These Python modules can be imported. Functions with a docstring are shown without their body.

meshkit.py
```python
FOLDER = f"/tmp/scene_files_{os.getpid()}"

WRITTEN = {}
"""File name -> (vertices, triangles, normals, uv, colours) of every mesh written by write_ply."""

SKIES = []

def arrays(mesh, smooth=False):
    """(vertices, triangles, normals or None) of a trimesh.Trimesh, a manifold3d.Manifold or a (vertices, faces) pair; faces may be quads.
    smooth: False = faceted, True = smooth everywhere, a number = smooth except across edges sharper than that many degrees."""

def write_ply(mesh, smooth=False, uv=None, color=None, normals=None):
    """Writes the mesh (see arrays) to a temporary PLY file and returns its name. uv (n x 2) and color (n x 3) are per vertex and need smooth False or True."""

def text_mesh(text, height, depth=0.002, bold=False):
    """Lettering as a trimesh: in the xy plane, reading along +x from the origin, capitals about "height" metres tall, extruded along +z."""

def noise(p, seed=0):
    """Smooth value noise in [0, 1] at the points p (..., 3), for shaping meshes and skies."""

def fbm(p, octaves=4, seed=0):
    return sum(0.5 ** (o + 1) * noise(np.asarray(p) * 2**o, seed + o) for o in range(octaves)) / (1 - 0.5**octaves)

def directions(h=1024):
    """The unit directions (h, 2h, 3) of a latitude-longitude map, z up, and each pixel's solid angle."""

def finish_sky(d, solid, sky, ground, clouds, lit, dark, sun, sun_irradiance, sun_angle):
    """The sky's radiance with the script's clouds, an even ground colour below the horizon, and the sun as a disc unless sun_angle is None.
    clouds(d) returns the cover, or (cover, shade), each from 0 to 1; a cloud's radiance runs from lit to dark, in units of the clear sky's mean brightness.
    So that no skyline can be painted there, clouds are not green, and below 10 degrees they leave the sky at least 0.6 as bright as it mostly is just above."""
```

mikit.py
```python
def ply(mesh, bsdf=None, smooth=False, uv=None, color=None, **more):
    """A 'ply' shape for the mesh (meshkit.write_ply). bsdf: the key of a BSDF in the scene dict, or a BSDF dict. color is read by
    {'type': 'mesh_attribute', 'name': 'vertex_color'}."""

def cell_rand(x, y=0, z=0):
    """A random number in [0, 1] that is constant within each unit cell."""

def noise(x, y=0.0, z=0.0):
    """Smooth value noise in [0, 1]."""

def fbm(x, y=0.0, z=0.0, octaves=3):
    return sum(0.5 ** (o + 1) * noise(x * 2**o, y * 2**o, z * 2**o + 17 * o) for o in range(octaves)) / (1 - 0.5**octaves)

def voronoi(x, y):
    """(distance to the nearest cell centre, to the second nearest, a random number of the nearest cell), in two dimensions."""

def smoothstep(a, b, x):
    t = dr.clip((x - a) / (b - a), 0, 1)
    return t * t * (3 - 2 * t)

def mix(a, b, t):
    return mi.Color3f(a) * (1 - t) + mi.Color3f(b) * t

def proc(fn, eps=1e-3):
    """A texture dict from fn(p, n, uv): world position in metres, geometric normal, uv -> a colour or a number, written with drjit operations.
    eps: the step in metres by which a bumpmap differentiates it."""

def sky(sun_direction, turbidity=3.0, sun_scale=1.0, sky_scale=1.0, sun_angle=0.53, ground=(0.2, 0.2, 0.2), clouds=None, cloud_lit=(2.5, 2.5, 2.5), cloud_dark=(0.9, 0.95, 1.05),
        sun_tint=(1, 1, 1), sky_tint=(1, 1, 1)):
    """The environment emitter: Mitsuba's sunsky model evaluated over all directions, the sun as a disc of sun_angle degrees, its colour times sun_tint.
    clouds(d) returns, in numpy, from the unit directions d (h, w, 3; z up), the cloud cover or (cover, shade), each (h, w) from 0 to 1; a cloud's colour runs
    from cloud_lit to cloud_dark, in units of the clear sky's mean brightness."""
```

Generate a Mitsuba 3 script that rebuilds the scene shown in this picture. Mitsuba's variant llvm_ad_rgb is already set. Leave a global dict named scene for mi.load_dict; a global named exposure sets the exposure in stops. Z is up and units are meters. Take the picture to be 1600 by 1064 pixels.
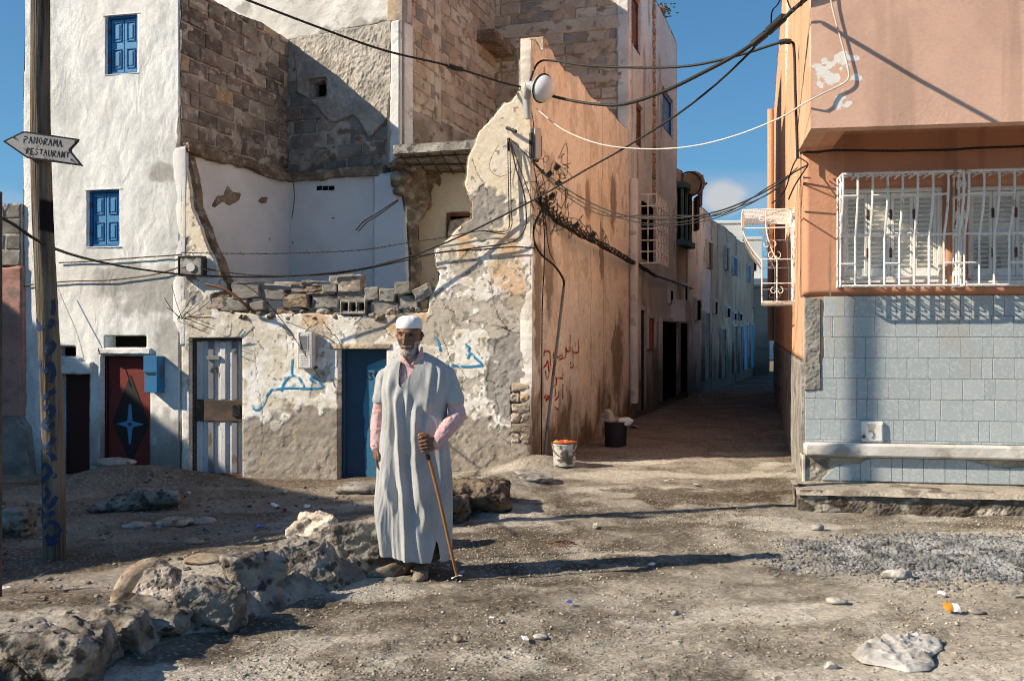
import math, random
import numpy as np, trimesh, shapely
import drjit as dr
import mitsuba as mi
import mikit, meshkit
import manifold3d as m3
from shapely.geometry import Polygon, LineString, box as sbox, Point
from shapely.ops import unary_union
from scipy.interpolate import RBFInterpolator

T4 = mi.ScalarTransform4f
scene, labels = {}, {}
RNG = np.random.default_rng(7)
random.seed(7)

# ---------------------------------------------------------------- camera, sky, exposure
F, HZ, CZ = 1600.0, 522.0, 1.55          # focal length and horizon in photo pixels, eye height in metres
scene['camera'] = {
    'type': 'perspective', 'fov': 2 * math.degrees(math.atan(800 / F)), 'fov_axis': 'x',
    'near_clip': 0.05, 'far_clip': 900.0,
    'principal_point_offset_y': (532.0 - HZ) / 1064.0,
    'to_world': T4().look_at(origin=[0, 0, CZ], target=[0, 10, CZ], up=[0, 0, 1]),
}
SUN_AZ, SUN_EL = math.radians(15.2), math.radians(32.7)
sun = (-math.cos(SUN_AZ) * math.cos(SUN_EL), -math.sin(SUN_AZ) * math.cos(SUN_EL), math.sin(SUN_EL))


def cloud_cover(d):
    x, y, z = d[..., 0], d[..., 1], np.maximum(d[..., 2], 0.02)
    q = np.stack([x / (z + .12) * 1.3, y / (z + .12) * 1.3, z * 0 + 3.3], -1)
    n = meshkit.fbm(q, 5, 3)
    low = np.clip(1 - np.abs(z - .10) / .09, 0, 1)
    c = np.array([.198, .96, .128])
    c /= np.linalg.norm(c)
    e = np.stack([x * 22, y * 22, z * 30], -1)
    r = np.sqrt(((x - c[0]) / .024) ** 2 + ((z - c[2]) / .019) ** 2 + np.where(y < 0, 9, 0)) + 1.1 * (meshkit.fbm(e, 4, 6) - .5)
    puff = np.clip((1.0 - r) / .55, 0, 1)
    return np.maximum(np.clip((n - .56) / .22, 0, 1) * low * .5, puff * .9)


scene['sky'] = mikit.sky(sun, turbidity=2.6, sun_scale=1.0, sky_scale=0.60, ground=(.16, .14, .12), clouds=cloud_cover,
                         sun_tint=(.94, 1.0, 1.13), sky_tint=(.62, 1.0, 1.20))
exposure = 2.42


# ---------------------------------------------------------------- numbers that work in numpy and in drjit alike
class NP:
    @staticmethod
    def noise(x, y=0.0, z=0.0):
        x, y, z = np.broadcast_arrays(np.asarray(x, float), y, z)
        return meshkit.noise(np.stack([x, y, z], -1) + 1e6)
    smooth = staticmethod(lambda a, b, x: (lambda t: t * t * (3 - 2 * t))(np.clip((x - a) / (b - a), 0, 1)))
    sqrt, abs, min, max, sin = np.sqrt, np.abs, np.minimum, np.maximum, np.sin


class DR:
    noise = staticmethod(mikit.noise)
    smooth = staticmethod(mikit.smoothstep)
    sqrt, abs, min, max, sin = dr.sqrt, dr.abs, dr.minimum, dr.maximum, dr.sin


def fb(B, x, y=0.0, z=0.0, o=3):
    return sum(0.5 ** (k + 1) * B.noise(x * 2 ** k, y * 2 ** k, z * 2 ** k + 17 * k) for k in range(o)) / (1 - 0.5 ** o)


def blobs(B, u, z, spots, warp, soft=.12):
    """1 inside noisy ellipses (u0, z0, half width, half height)."""
    m = 0
    for (a, b, ru, rz) in spots:
        d = B.sqrt(((u - a) / ru) * ((u - a) / ru) + ((z - b) / rz) * ((z - b) / rz))
        m = B.max(m, B.smooth(1 + soft, 1 - soft, d + warp))
    return m


def lin(r, g, b):
    c = np.array([r, g, b]) / 255.0
    return tuple(float(v) for v in np.where(c <= .04045, c / 12.92, ((c + .055) / 1.055) ** 2.4))


# ---------------------------------------------------------------- materials
def mat(name, col, bump=None, scale=1.0, rough=None, metal=0.0, spec=0.4, eps=2e-3):
    c = mikit.proc(col) if callable(col) else {'type': 'rgb', 'value': list(map(float, col))}
    if rough is None:
        b = {'type': 'diffuse', 'reflectance': c}
    else:
        b = {'type': 'principled', 'base_color': c, 'roughness': rough, 'metallic': metal, 'specular': spec}
    if bump is not None:
        b = {'type': 'bumpmap', 'arbitrary': mikit.proc(bump, eps), 'scale': scale, 'bsdf': b}
    scene[name] = {'type': 'twosided', 'bsdf': b}


def grainy(a, b, freq, seed=0.0, fine=60.0, amt=.16, c=None, cthr=.62):
    def fn(p, n, uv):
        w = mikit.fbm(p.x * freq + seed, p.y * freq, p.z * freq, 4)
        k = mikit.fbm(p.x * fine, p.y * fine, p.z * fine + seed, 2)
        col = mikit.mix(a, b, mikit.smoothstep(.3, .7, w))
        if c is not None:
            v = mikit.fbm(p.x * freq * 2.3 + 9, p.y * freq * 2.3, p.z * freq * 2.3 + seed, 4)
            col = mikit.mix(col, mi.Color3f(c), mikit.smoothstep(cthr - .06, cthr + .08, v))
        return col * (1 - amt + 2 * amt * k)
    return fn


def rough_bump(f1=12.0, f2=55.0, a1=1.0, a2=.3, seed=0.0):
    return lambda p, n, uv: a1 * mikit.fbm(p.x * f1 + seed, p.y * f1, p.z * f1, 3) + a2 * mikit.fbm(p.x * f2, p.y * f2, p.z * f2 + seed, 2)


# ---------------------------------------------------------------- keys, labels
def fresh(name):
    if name not in labels and name not in scene and not any(k.startswith(name + '__') for k in scene):
        return name
    i = 1
    while True:
        k = f'{name}_{i:03d}'
        if k not in labels and k not in scene and not any(q.startswith(k + '__') for q in scene):
            return k
        i += 1


_used = {}


def part(parent, name, mesh, m, smooth=False, label=None, kind=None, to_world=None):
    base = f'{parent}__{name}'
    i = _used.get(base, -1) + 1
    _used[base] = i
    key = base if i == 0 else f'{base}_{i:03d}'
    d = dict(mesh) if isinstance(mesh, dict) else mikit.ply(mesh, m, smooth)
    if to_world is not None:
        d['to_world'] = to_world
    scene[key] = d
    if label or kind:
        labels[key] = {k: v for k, v in (('label', label), ('kind', kind)) if v}
    return key


def thing(name, label, cat, group=None, kind=None):
    key = fresh(name)
    labels[key] = {'label': label}
    if cat:
        labels[key]['category'] = cat
    if group:
        labels[key]['group'] = group
    if kind:
        labels[key]['kind'] = kind
    return key


def single(name, mesh, m, label, cat=None, smooth=False, group=None, kind=None):
    key = thing(name, label, cat, group, kind)
    scene[key] = mikit.ply(mesh, m, smooth)
    return key


# ---------------------------------------------------------------- geometry helpers
def at(px, py, d):
    """The point at depth d (metres ahead of the eye) that the photo shows at (px, py)."""
    return np.array([(px - 800) / F * d, d, CZ - (py - HZ) / F * d])


class Wall:
    """A vertical plane: u metres along it to the right, z up, n out of its face."""

    def __init__(self, o, ang):
        self.o = np.array(o, float)
        a = math.radians(ang)
        self.t = np.array([math.cos(a), math.sin(a)])
        self.n = np.array([self.t[1], -self.t[0]])

    def u(self, px):
        r = (px - 800) / F
        return (r * self.o[1] - self.o[0]) / (self.t[0] - r * self.t[1])

    def uz(self, px, py):
        u = self.u(px)
        return np.array([u, CZ - (py - HZ) / F * (self.o[1] + u * self.t[1])])

    def pt(self, u, z, n=0.0):
        u, z, n = np.broadcast_arrays(np.asarray(u, float), z, n)
        return np.stack([self.o[0] + u * self.t[0] + n * self.n[0], self.o[1] + u * self.t[1] + n * self.n[1], z], -1)

    def poly(self, pts):
        return [tuple(self.uz(*p)) for p in pts]

    def place(self, mesh, u=0, z=0, n=0):
        """mesh modelled with x along the wall, y INTO the wall, z up"""
        m = mesh.copy()
        v = m.vertices
        m.vertices = self.pt(u + v[:, 0], z + v[:, 2], n - v[:, 1])
        return m

    def frame(self, u, z, n=0.0):
        p = self.pt(u, z, n)
        M = np.eye(4)
        M[:3, 0] = [*self.t, 0]
        M[:3, 1] = [*-self.n, 0]
        M[:3, 2] = [0, 0, 1]
        M[:3, 3] = p
        return T4(M.tolist())

    def local(self, p):
        """(u, z) of drjit points"""
        return (p.x - self.o[0]) * self.t[0] + (p.y - self.o[1]) * self.t[1], p.z

    def box(self, u0, u1, z0, z1, n0, n1, bevel=0.0):
        return self.place(rbox(u1 - u0, n1 - n0, z1 - z0, bevel), (u0 + u1) / 2, (z0 + z1) / 2, (n0 + n1) / 2)


def rbox(sx, sy, sz, bevel=0.0):
    if bevel <= 0:
        return trimesh.creation.box((sx, sy, sz))
    b = min(bevel, .45 * min(sx, sy, sz))
    h = np.array([sx, sy, sz]) / 2
    pts = []
    for s in np.ndindex(2, 2, 2):
        s = np.array(s) * 2 - 1
        for k in range(3):
            q = s * h - s * b
            q[k] = s[k] * h[k]
            pts.append(q)
    return trimesh.convex.convex_hull(np.array(pts))


def cat(*ms):
    ms = [m for x in ms for m in (x if isinstance(x, (list, tuple)) else [x])]
    return trimesh.util.concatenate(ms)


def fromman(m):
    q = m.to_mesh()
    return trimesh.Trimesh(np.array(q.vert_properties[:, :3], float), np.array(q.tri_verts), process=False)


def toman(m):
    return m3.Manifold(m3.Mesh(np.asarray(m.vertices, np.float32), np.asarray(m.faces, np.uint32)))


def tube(points, r, sides=6, cap=True):
    p = np.asarray(points, float)
    t = np.gradient(p, axis=0)
    t /= np.linalg.norm(t, axis=1, keepdims=True) + 1e-12
    a = np.cross(t[0], [0, 0, 1.0] if abs(t[0, 2]) < .9 else [1.0, 0, 0])
    A = []
    for k in range(len(p)):
        a = a - t[k] * (a @ t[k])
        a /= np.linalg.norm(a) + 1e-12
        A.append(a)
    A = np.array(A)
    Bn = np.cross(t, A)
    ang = np.arange(sides) * 2 * np.pi / sides
    rr = np.broadcast_to(r, (len(p),))
    v = p[:, None] + rr[:, None, None] * (np.cos(ang)[None, :, None] * A[:, None] + np.sin(ang)[None, :, None] * Bn[:, None])
    i, j = np.meshgrid(np.arange(len(p) - 1), np.arange(sides), indexing='ij')
    q = np.stack([i * sides + j, i * sides + (j + 1) % sides, (i + 1) * sides + (j + 1) % sides, (i + 1) * sides + j], -1).reshape(-1, 4)
    f = np.vstack([q[:, [0, 1, 2]], q[:, [0, 2, 3]]])
    v = v.reshape(-1, 3)
    if cap:
        v = np.vstack([v, p[:1], p[-1:]])
        c0, c1, k = len(v) - 2, len(v) - 1, np.arange(sides)
        e = (len(p) - 1) * sides
        f = np.vstack([f, np.stack([np.full(sides, c0), (k + 1) % sides, k], 1), np.stack([np.full(sides, c1), e + k, e + (k + 1) % sides], 1)])
    return trimesh.Trimesh(v, f, process=False)


def curve(pts, n=40):
    """Catmull-Rom through the points."""
    p = np.asarray(pts, float)
    P = np.vstack([2 * p[0] - p[1], p, 2 * p[-1] - p[-2]])
    out = []
    seg = len(p) - 1
    per = max(2, n // seg)
    for k in range(seg):
        a, b, c, d = P[k:k + 4]
        for s in np.linspace(0, 1, per, endpoint=False):
            out.append(.5 * (2 * b + (c - a) * s + (2 * a - 5 * b + 4 * c - d) * s ** 2 + (3 * b - a - 3 * c + d) * s ** 3))
    out.append(p[-1])
    return np.array(out)


def wall_sheet(W, poly, step=.02, disp=None, thick=.3, back=True, snap=True):
    """A slab of the wall cut to the polygon (u, z), its face a fine grid pushed in and out by disp(u, z)."""
    poly = poly if isinstance(poly, shapely.Geometry) else Polygon(poly)
    poly = poly.buffer(0)
    u0, z0, u1, z1 = poly.bounds
    nu, nz = max(2, int(math.ceil((u1 - u0) / step)) + 1), max(2, int(math.ceil((z1 - z0) / step)) + 1)
    U, Z = np.meshgrid(np.linspace(u0, u1, nu), np.linspace(z0, z1, nz), indexing='ij')
    cu, cz = (U[:-1, :-1] + U[1:, 1:]) / 2, (Z[:-1, :-1] + Z[1:, 1:]) / 2
    inside = shapely.contains_xy(poly, cu, cz)
    idx = np.arange(nu * nz).reshape(nu, nz)
    q = np.stack([idx[:-1, :-1], idx[1:, :-1], idx[1:, 1:], idx[:-1, 1:]], -1)[inside]
    used = np.unique(q)
    remap = -np.ones(nu * nz, int)
    remap[used] = np.arange(len(used))
    q = remap[q]
    u, z = U.ravel()[used].copy(), Z.ravel()[used].copy()
    f = np.vstack([q[:, [0, 1, 2]], q[:, [0, 2, 3]]])
    e = np.vstack([q[:, [0, 1]], q[:, [1, 2]], q[:, [2, 3]], q[:, [3, 0]]])
    es = np.sort(e, 1)
    _, inv, cnt = np.unique(es, axis=0, return_inverse=True, return_counts=True)
    be = e[cnt[inv.ravel()] == 1]
    if snap:
        bv = np.unique(be)
        line = poly.boundary
        pts = shapely.points(u[bv], z[bv])
        near = shapely.line_interpolate_point(line, shapely.line_locate_point(line, pts)) if line.geom_type == 'LineString' else None
        if near is None:
            lines = list(line.geoms)
            dist = np.stack([shapely.distance(l, pts) for l in lines])
            best = dist.argmin(0)
            near = np.array([lines[b].interpolate(lines[b].project(p)) for b, p in zip(best, pts)])
        nu_, nz_ = shapely.get_x(near), shapely.get_y(near)
        ok = np.hypot(nu_ - u[bv], nz_ - z[bv]) < step * 1.2
        u[bv[ok]], z[bv[ok]] = nu_[ok], nz_[ok]
    n = disp(u, z) if disp is not None else np.zeros_like(u)
    front = W.pt(u, z, n)
    N = len(u)
    bn = np.full(N, -thick)
    v = np.vstack([front, W.pt(u, z, bn)])
    fs = [f]
    if back:
        fs.append(f[:, ::-1] + N)
    a, b = be[:, 0], be[:, 1]
    fs.append(np.stack([a, a + N, b + N], 1))
    fs.append(np.stack([a, b + N, b], 1))
    return trimesh.Trimesh(v, np.vstack(fs), process=False)


def ribbon(W, pts, width, disp=None, off=.004, n=30, straight=False):
    """A flat brush stroke on the wall through the photo points."""
    p = np.array([W.uz(*q) for q in pts])
    if not straight and len(p) > 2:
        p = curve(p, n)
    else:
        p = np.vstack([p[0] + (p[1] - p[0]) * s for s in np.linspace(0, 1, 8)] if len(p) == 2 else [np.vstack([np.linspace(p[k], p[k + 1], 6)[:-1] for k in range(len(p) - 1)] + [p[-1:]])])
    g = unary_union([LineString(p).buffer(width / 2, quad_segs=4)])
    return wall_sheet(W, g, step=max(width / 3, .006), disp=lambda u, z: (disp(u, z) if disp else 0) + off, thick=-off * .2, back=False)


def rock(size, seed=0, sub=4, amp=.28, freq=1.4, fine=.08, flat=.0, crumble=0.0):
    seed = int(seed)
    """A broken lump of about the given size; base flattened."""
    m = trimesh.creation.icosphere(subdivisions=sub)
    v = m.vertices
    q = v + seed * 7.13
    r = 1 + amp * 2 * (meshkit.fbm(q * freq, 3, seed) - .5) + fine * 2 * (meshkit.fbm(q * 6, 3, seed + 5) - .5)
    if crumble:
        c = meshkit.fbm(q * 4.2, 4, seed + 9)
        r += crumble * (.9 * (c - .5) + .55 * (np.abs(meshkit.fbm(q * 3.1, 3, seed + 3) - .5) * -2 + .3) + .35 * (meshkit.fbm(q * 17, 2, seed + 4) - .5))
    rs = np.random.default_rng(seed)
    v = v * r[:, None]
    for k in range(16 if crumble else 7):   # broken flat faces
        d = rs.normal(size=3)
        d /= np.linalg.norm(d)
        h = .66 + .28 * rs.random()
        s = v @ d
        v = v - np.where(s > h, (s - h) * (.72 if crumble else .85), 0)[:, None] * d
    v = v * np.asarray(size) / 2
    return trimesh.Trimesh(v, m.faces, process=False)


def chunk(size, seed, n=15, edge=.018, rough=.5):
    """a broken angular piece: two hulls of random points, joined, their faces roughened"""
    rs = np.random.default_rng(seed)
    out = None
    for k in range(3):
        q = rs.uniform(-1, 1, (n, 3))
        q = np.sign(q) * np.abs(q) ** .45 * (1 if k == 0 else .62)
        q *= .85 + .3 * rs.random((n, 1))
        if k:
            q += rs.uniform(-.5, .5, 3) * [1, 1, .6]
        q[:, 2] *= 1 - .25 * np.abs(q[:, 0])
        h = m3.Manifold.hull_points(q * np.asarray(size) / 2)
        out = h if out is None else out + h
    m = fromman(out.refine_to_length(edge))
    m.merge_vertices()
    trimesh.smoothing.filter_laplacian(m, lamb=.4, iterations=2)
    v = m.vertices
    s = seed * 3.1
    d = .026 * (meshkit.fbm(v * 9 + s, 4, seed) - .5) * 2 + .022 * (1 - np.abs(2 * meshkit.fbm(v * 6 + s, 3, seed + 1) - 1) - .6) + .016 * (meshkit.fbm(v * 34 + s, 3, seed + 2) - .5) * 2
    pit = meshkit.noise(v * 40 + s, seed + 3)
    d -= .007 * np.clip((pit - .78) / .1, 0, 1)
    m.vertices = v + m.vertex_normals * (d * rough)[:, None]
    return m


def ragged(pts, amp=.03, freq=6.0, seed=0, step=.03):
    """The polyline with a noisy outline added (u, z pairs)."""
    l = LineString(pts)
    n = max(2, int(l.length / step))
    p = np.array([l.interpolate(k / n, normalized=True).coords[0] for k in range(n + 1)])
    q = np.stack([p[:, 0] * freq, p[:, 1] * freq, np.full(len(p), seed * 3.7)], -1)
    o = np.stack([meshkit.fbm(q, 4, seed) - .5, meshkit.fbm(q + 31, 4, seed) - .5], -1) * 2 * amp
    o[0] = o[-1] = 0
    return [tuple(x) for x in p + o]


# ---------------------------------------------------------------- where the walls stand
W_WHITE = Wall((-4.10, 12.7), -14.0)                       # white house front: u runs -2.3 .. 0
W_FRONT = Wall((-4.10, 12.7), -10.0)                        # ruined house front: u 0 .. 4.36
CORNER = W_FRONT.pt(W_FRONT.u(830), 0)[:2]
W_SIDE = Wall(CORNER, 73.0)                                # its wall along the alley
W_PARTY = Wall((-4.10, 12.7), 73.0)                        # side of the white house, inside the ruin
PC = W_PARTY.pt(W_PARTY.u(450), 0)[:2]
W_BACK = Wall(PC, -25.0)                                   # back wall of the ruin
BC = W_BACK.pt(W_BACK.u(626), 0)[:2]
W_TAN = Wall(BC, 73.0)                                     # block wall going back from the pier
TC = W_TAN.pt(W_TAN.u(775), 0)[:2]
GC = W_SIDE.pt(6.5, 0)[:2]
W_END = Wall(TC, math.degrees(math.atan2(GC[1] - .35 - TC[1], GC[0] - .1 - TC[0])))   # end wall of the grey house
W_ALLEY = Wall(W_SIDE.pt(12.2, 0)[:2], 70.0)               # houses further down the alley
W_PINK = Wall((2.745, 9.65), -10.0)
PSL = 18.0
W_PSIDE = Wall(W_PINK.pt(0, 0)[:2] + PSL * np.array([math.sin(math.radians(13.5)), math.cos(math.radians(13.5))]), -103.5)  # u runs towards the camera
# ---------------------------------------------------------------- ground
GP = np.array([
    (-.6, 6.65, 0), (1.8, 7.3, -.05), (2.4, 9.0, -.03), (4.5, 8.8, -.03), (.25, 12.0, .05), (2.1, 18.4, .02), (10, 40, .02), (3.2, 12.8, .02), (14, 60, .02),
    (-3.43, 7.68, -.12), (-4.1, 12.3, -.22), (-6, 13, -.25), (-2.3, 4.85, -.04), (-5, 5, -.13), (0, 4.3, 0), (3, 4.5, -.02), (-1.3, 12.0, -.2), (-.4, 11.6, -.04), (-2.2, 9.5, -.15),
    (0, 9.5, -.01), (-.1, 10.4, .01), (-1.1, 7.6, -.04), (4, 6.5, -.04), (-9, 8, -.2), (-9, 3, -.15), (8, 8, -.03), (6, 3, 0), (0, 0, 0), (-4, 0, -.1),
    (30, 0, 0), (-30, 0, -.2), (0, -30, 0), (0, 90, 0), (60, 60, 0), (-60, 60, -.1)], float)
_rbf = RBFInterpolator(GP[:, :2], GP[:, 2], kernel='linear', smoothing=.0)
_gx, _gy = np.arange(-12, 14.01, .25), np.arange(-2, 50.01, .25)
_X, _Y = np.meshgrid(_gx, _gy, indexing='ij')
from scipy.ndimage import gaussian_filter
from scipy.interpolate import RegularGridInterpolator
_H = gaussian_filter(_rbf(np.stack([_X.ravel(), _Y.ravel()], 1)).reshape(_X.shape), 1.6)
_base = RegularGridInterpolator((_gx, _gy), _H, bounds_error=False, fill_value=None)


def bump(x, y, cx, cy, rx, ry, h, rot=0.0):
    c, s = math.cos(rot), math.sin(rot)
    a, b = ((x - cx) * c + (y - cy) * s) / rx, (-(x - cx) * s + (y - cy) * c) / ry
    return h * np.exp(-(a * a + b * b))


def ground_z(x, y, fine=True):
    x, y = np.broadcast_arrays(np.asarray(x, float), np.asarray(y, float))
    xc, yc = np.clip(x, -12, 14), np.clip(y, -2, 50)
    z = _base(np.stack([xc, yc], -1))
    p = np.stack([x, y, x * 0], -1)
    z = z + .05 * (meshkit.fbm(p * .9, 3, 1) - .5)
    z = z + bump(x, y, -4.55, 11.95, .75, .45, .24, .15) + bump(x, y, -3.7, 12.15, .5, .3, .08)          # heap by the red door
    z = z + bump(x, y, .3, 11.75, .42, .3, .13) + bump(x, y, 3.15, 11.3, .3, .8, .07)                  # heaps at the corners
    z = z + bump(x, y, -.15, 10.25, .35, .75, .16, -.35)                                                # earth bank behind the man
    z = z + bump(x, y, -1.45, 6.3, .22, 1.7, .07, -.33) + bump(x, y, 3.6, 7.3, 1.3, .6, .05)
    if fine:
        h = meshkit.fbm(p * 5.5, 4, 2)
        z = z + .035 * (h - .5) + .014 * (meshkit.fbm(p * 23, 3, 4) - .5)
    return z


def stretch(lo, hi, step, far, grow=1.16):
    a = list(np.arange(lo, hi + 1e-9, step))
    s, q = step, hi
    while q < far[1]:
        s *= grow
        q += s
        a.append(q)
    s, q, left = step, lo, []
    while q > far[0]:
        s *= grow
        q -= s
        left.append(q)
    return np.array(left[::-1] + a)


gx, gy = stretch(-4.6, 4.8, .03, (-400, 400)), stretch(4.2, 17.4, .03, (-300, 500))
GX, GY = np.meshgrid(gx, gy, indexing='ij')
GZ = ground_z(GX, GY)
ii = np.arange(GX.size).reshape(GX.shape)
gq = np.stack([ii[:-1, :-1], ii[1:, :-1], ii[1:, 1:], ii[:-1, 1:]], -1).reshape(-1, 4)
ground_mesh = trimesh.Trimesh(np.stack([GX.ravel(), GY.ravel(), GZ.ravel()], 1), np.vstack([gq[:, [0, 1, 2]], gq[:, [0, 2, 3]]]), process=False)


def ground_col(p, n, uv):
    a = mikit.fbm(p.x * .8 + 3, p.y * .8, 0, 4)
    b = mikit.fbm(p.x * 4.5, p.y * 4.5 + 8, 0, 4)
    g = mikit.fbm(p.x * 42, p.y * 42, 0, 3)
    col = mikit.mix((.112, .094, .073), (.345, .315, .265), mikit.smoothstep(.28, .72, a * .55 + b * .45))
    pale = mikit.smoothstep(.50, .66, mikit.fbm(p.x * 1.3 + 20, p.y * 1.9, 5, 4))
    col = mikit.mix(col, mi.Color3f(.47, .44, .38), pale * .8)
    off = p.x - (1.05 - .16 * (p.y - 8)) + (a - .5) * .8
    ruts = mikit.smoothstep(.20, .07, dr.abs(off - .55)) + mikit.smoothstep(.22, .08, dr.abs(off + .75))
    col = mikit.mix(col, mi.Color3f(.40, .365, .31), dr.clip(ruts, 0, 1) * mikit.smoothstep(.35, .6, b) * .55)
    # damp stain in front of the alley
    d = dr.sqrt(dr.square((p.x - 1.75) / .8) + dr.square((p.y - 9.75) / .55)) + (b - .5) * 1.5
    col = mikit.mix(col, mi.Color3f(.085, .062, .042), mikit.smoothstep(1.1, .75, d) * .8)
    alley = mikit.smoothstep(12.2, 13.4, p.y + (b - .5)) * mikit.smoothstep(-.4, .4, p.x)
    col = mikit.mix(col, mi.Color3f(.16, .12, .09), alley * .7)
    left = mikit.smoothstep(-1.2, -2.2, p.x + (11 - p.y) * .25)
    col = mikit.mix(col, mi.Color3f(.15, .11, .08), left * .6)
    v, v2, r = mikit.voronoi(p.x * 30 + b, p.y * 30)
    grit = mikit.smoothstep(.42, .2, v) * mikit.smoothstep(.55, .75, r)
    col = mikit.mix(col, mi.Color3f(.42, .39, .345) * (.6 + .7 * r), grit * .38)
    return col * (.62 + .76 * g)


# gravel dust round the patch is part of the dirt colour below
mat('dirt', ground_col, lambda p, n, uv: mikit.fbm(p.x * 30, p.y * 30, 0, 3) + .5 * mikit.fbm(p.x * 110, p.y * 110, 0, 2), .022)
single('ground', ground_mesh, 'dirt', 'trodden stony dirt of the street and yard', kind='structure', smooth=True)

for nm, ca, cb in (('stone_grey', (.21, .205, .195), (.36, .35, .33)), ('stone_warm', (.30, .24, .18), (.47, .41, .33)), ('stone_blue', (.15, .16, .17), (.30, .31, .325)),
                   ('stone_white', (.42, .40, .36), (.58, .56, .51)), ('rubble', (.135, .12, .105), (.31, .285, .25)), ('rubble_pale', (.34, .29, .24), (.62, .55, .47)),
                   ('earth', (.105, .08, .058), (.20, .16, .12)), ('cement', (.24, .23, .21), (.40, .385, .36))):
    mat(nm, grainy(ca, cb, 7.0, seed=hash(nm) % 1 + len(nm), fine=48, amt=.30, c=tuple(x * .55 for x in ca), cthr=.6), rough_bump(16, 60, 1, .5), .02 if nm[:3] in ('rub', 'ear') else .01)


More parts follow.
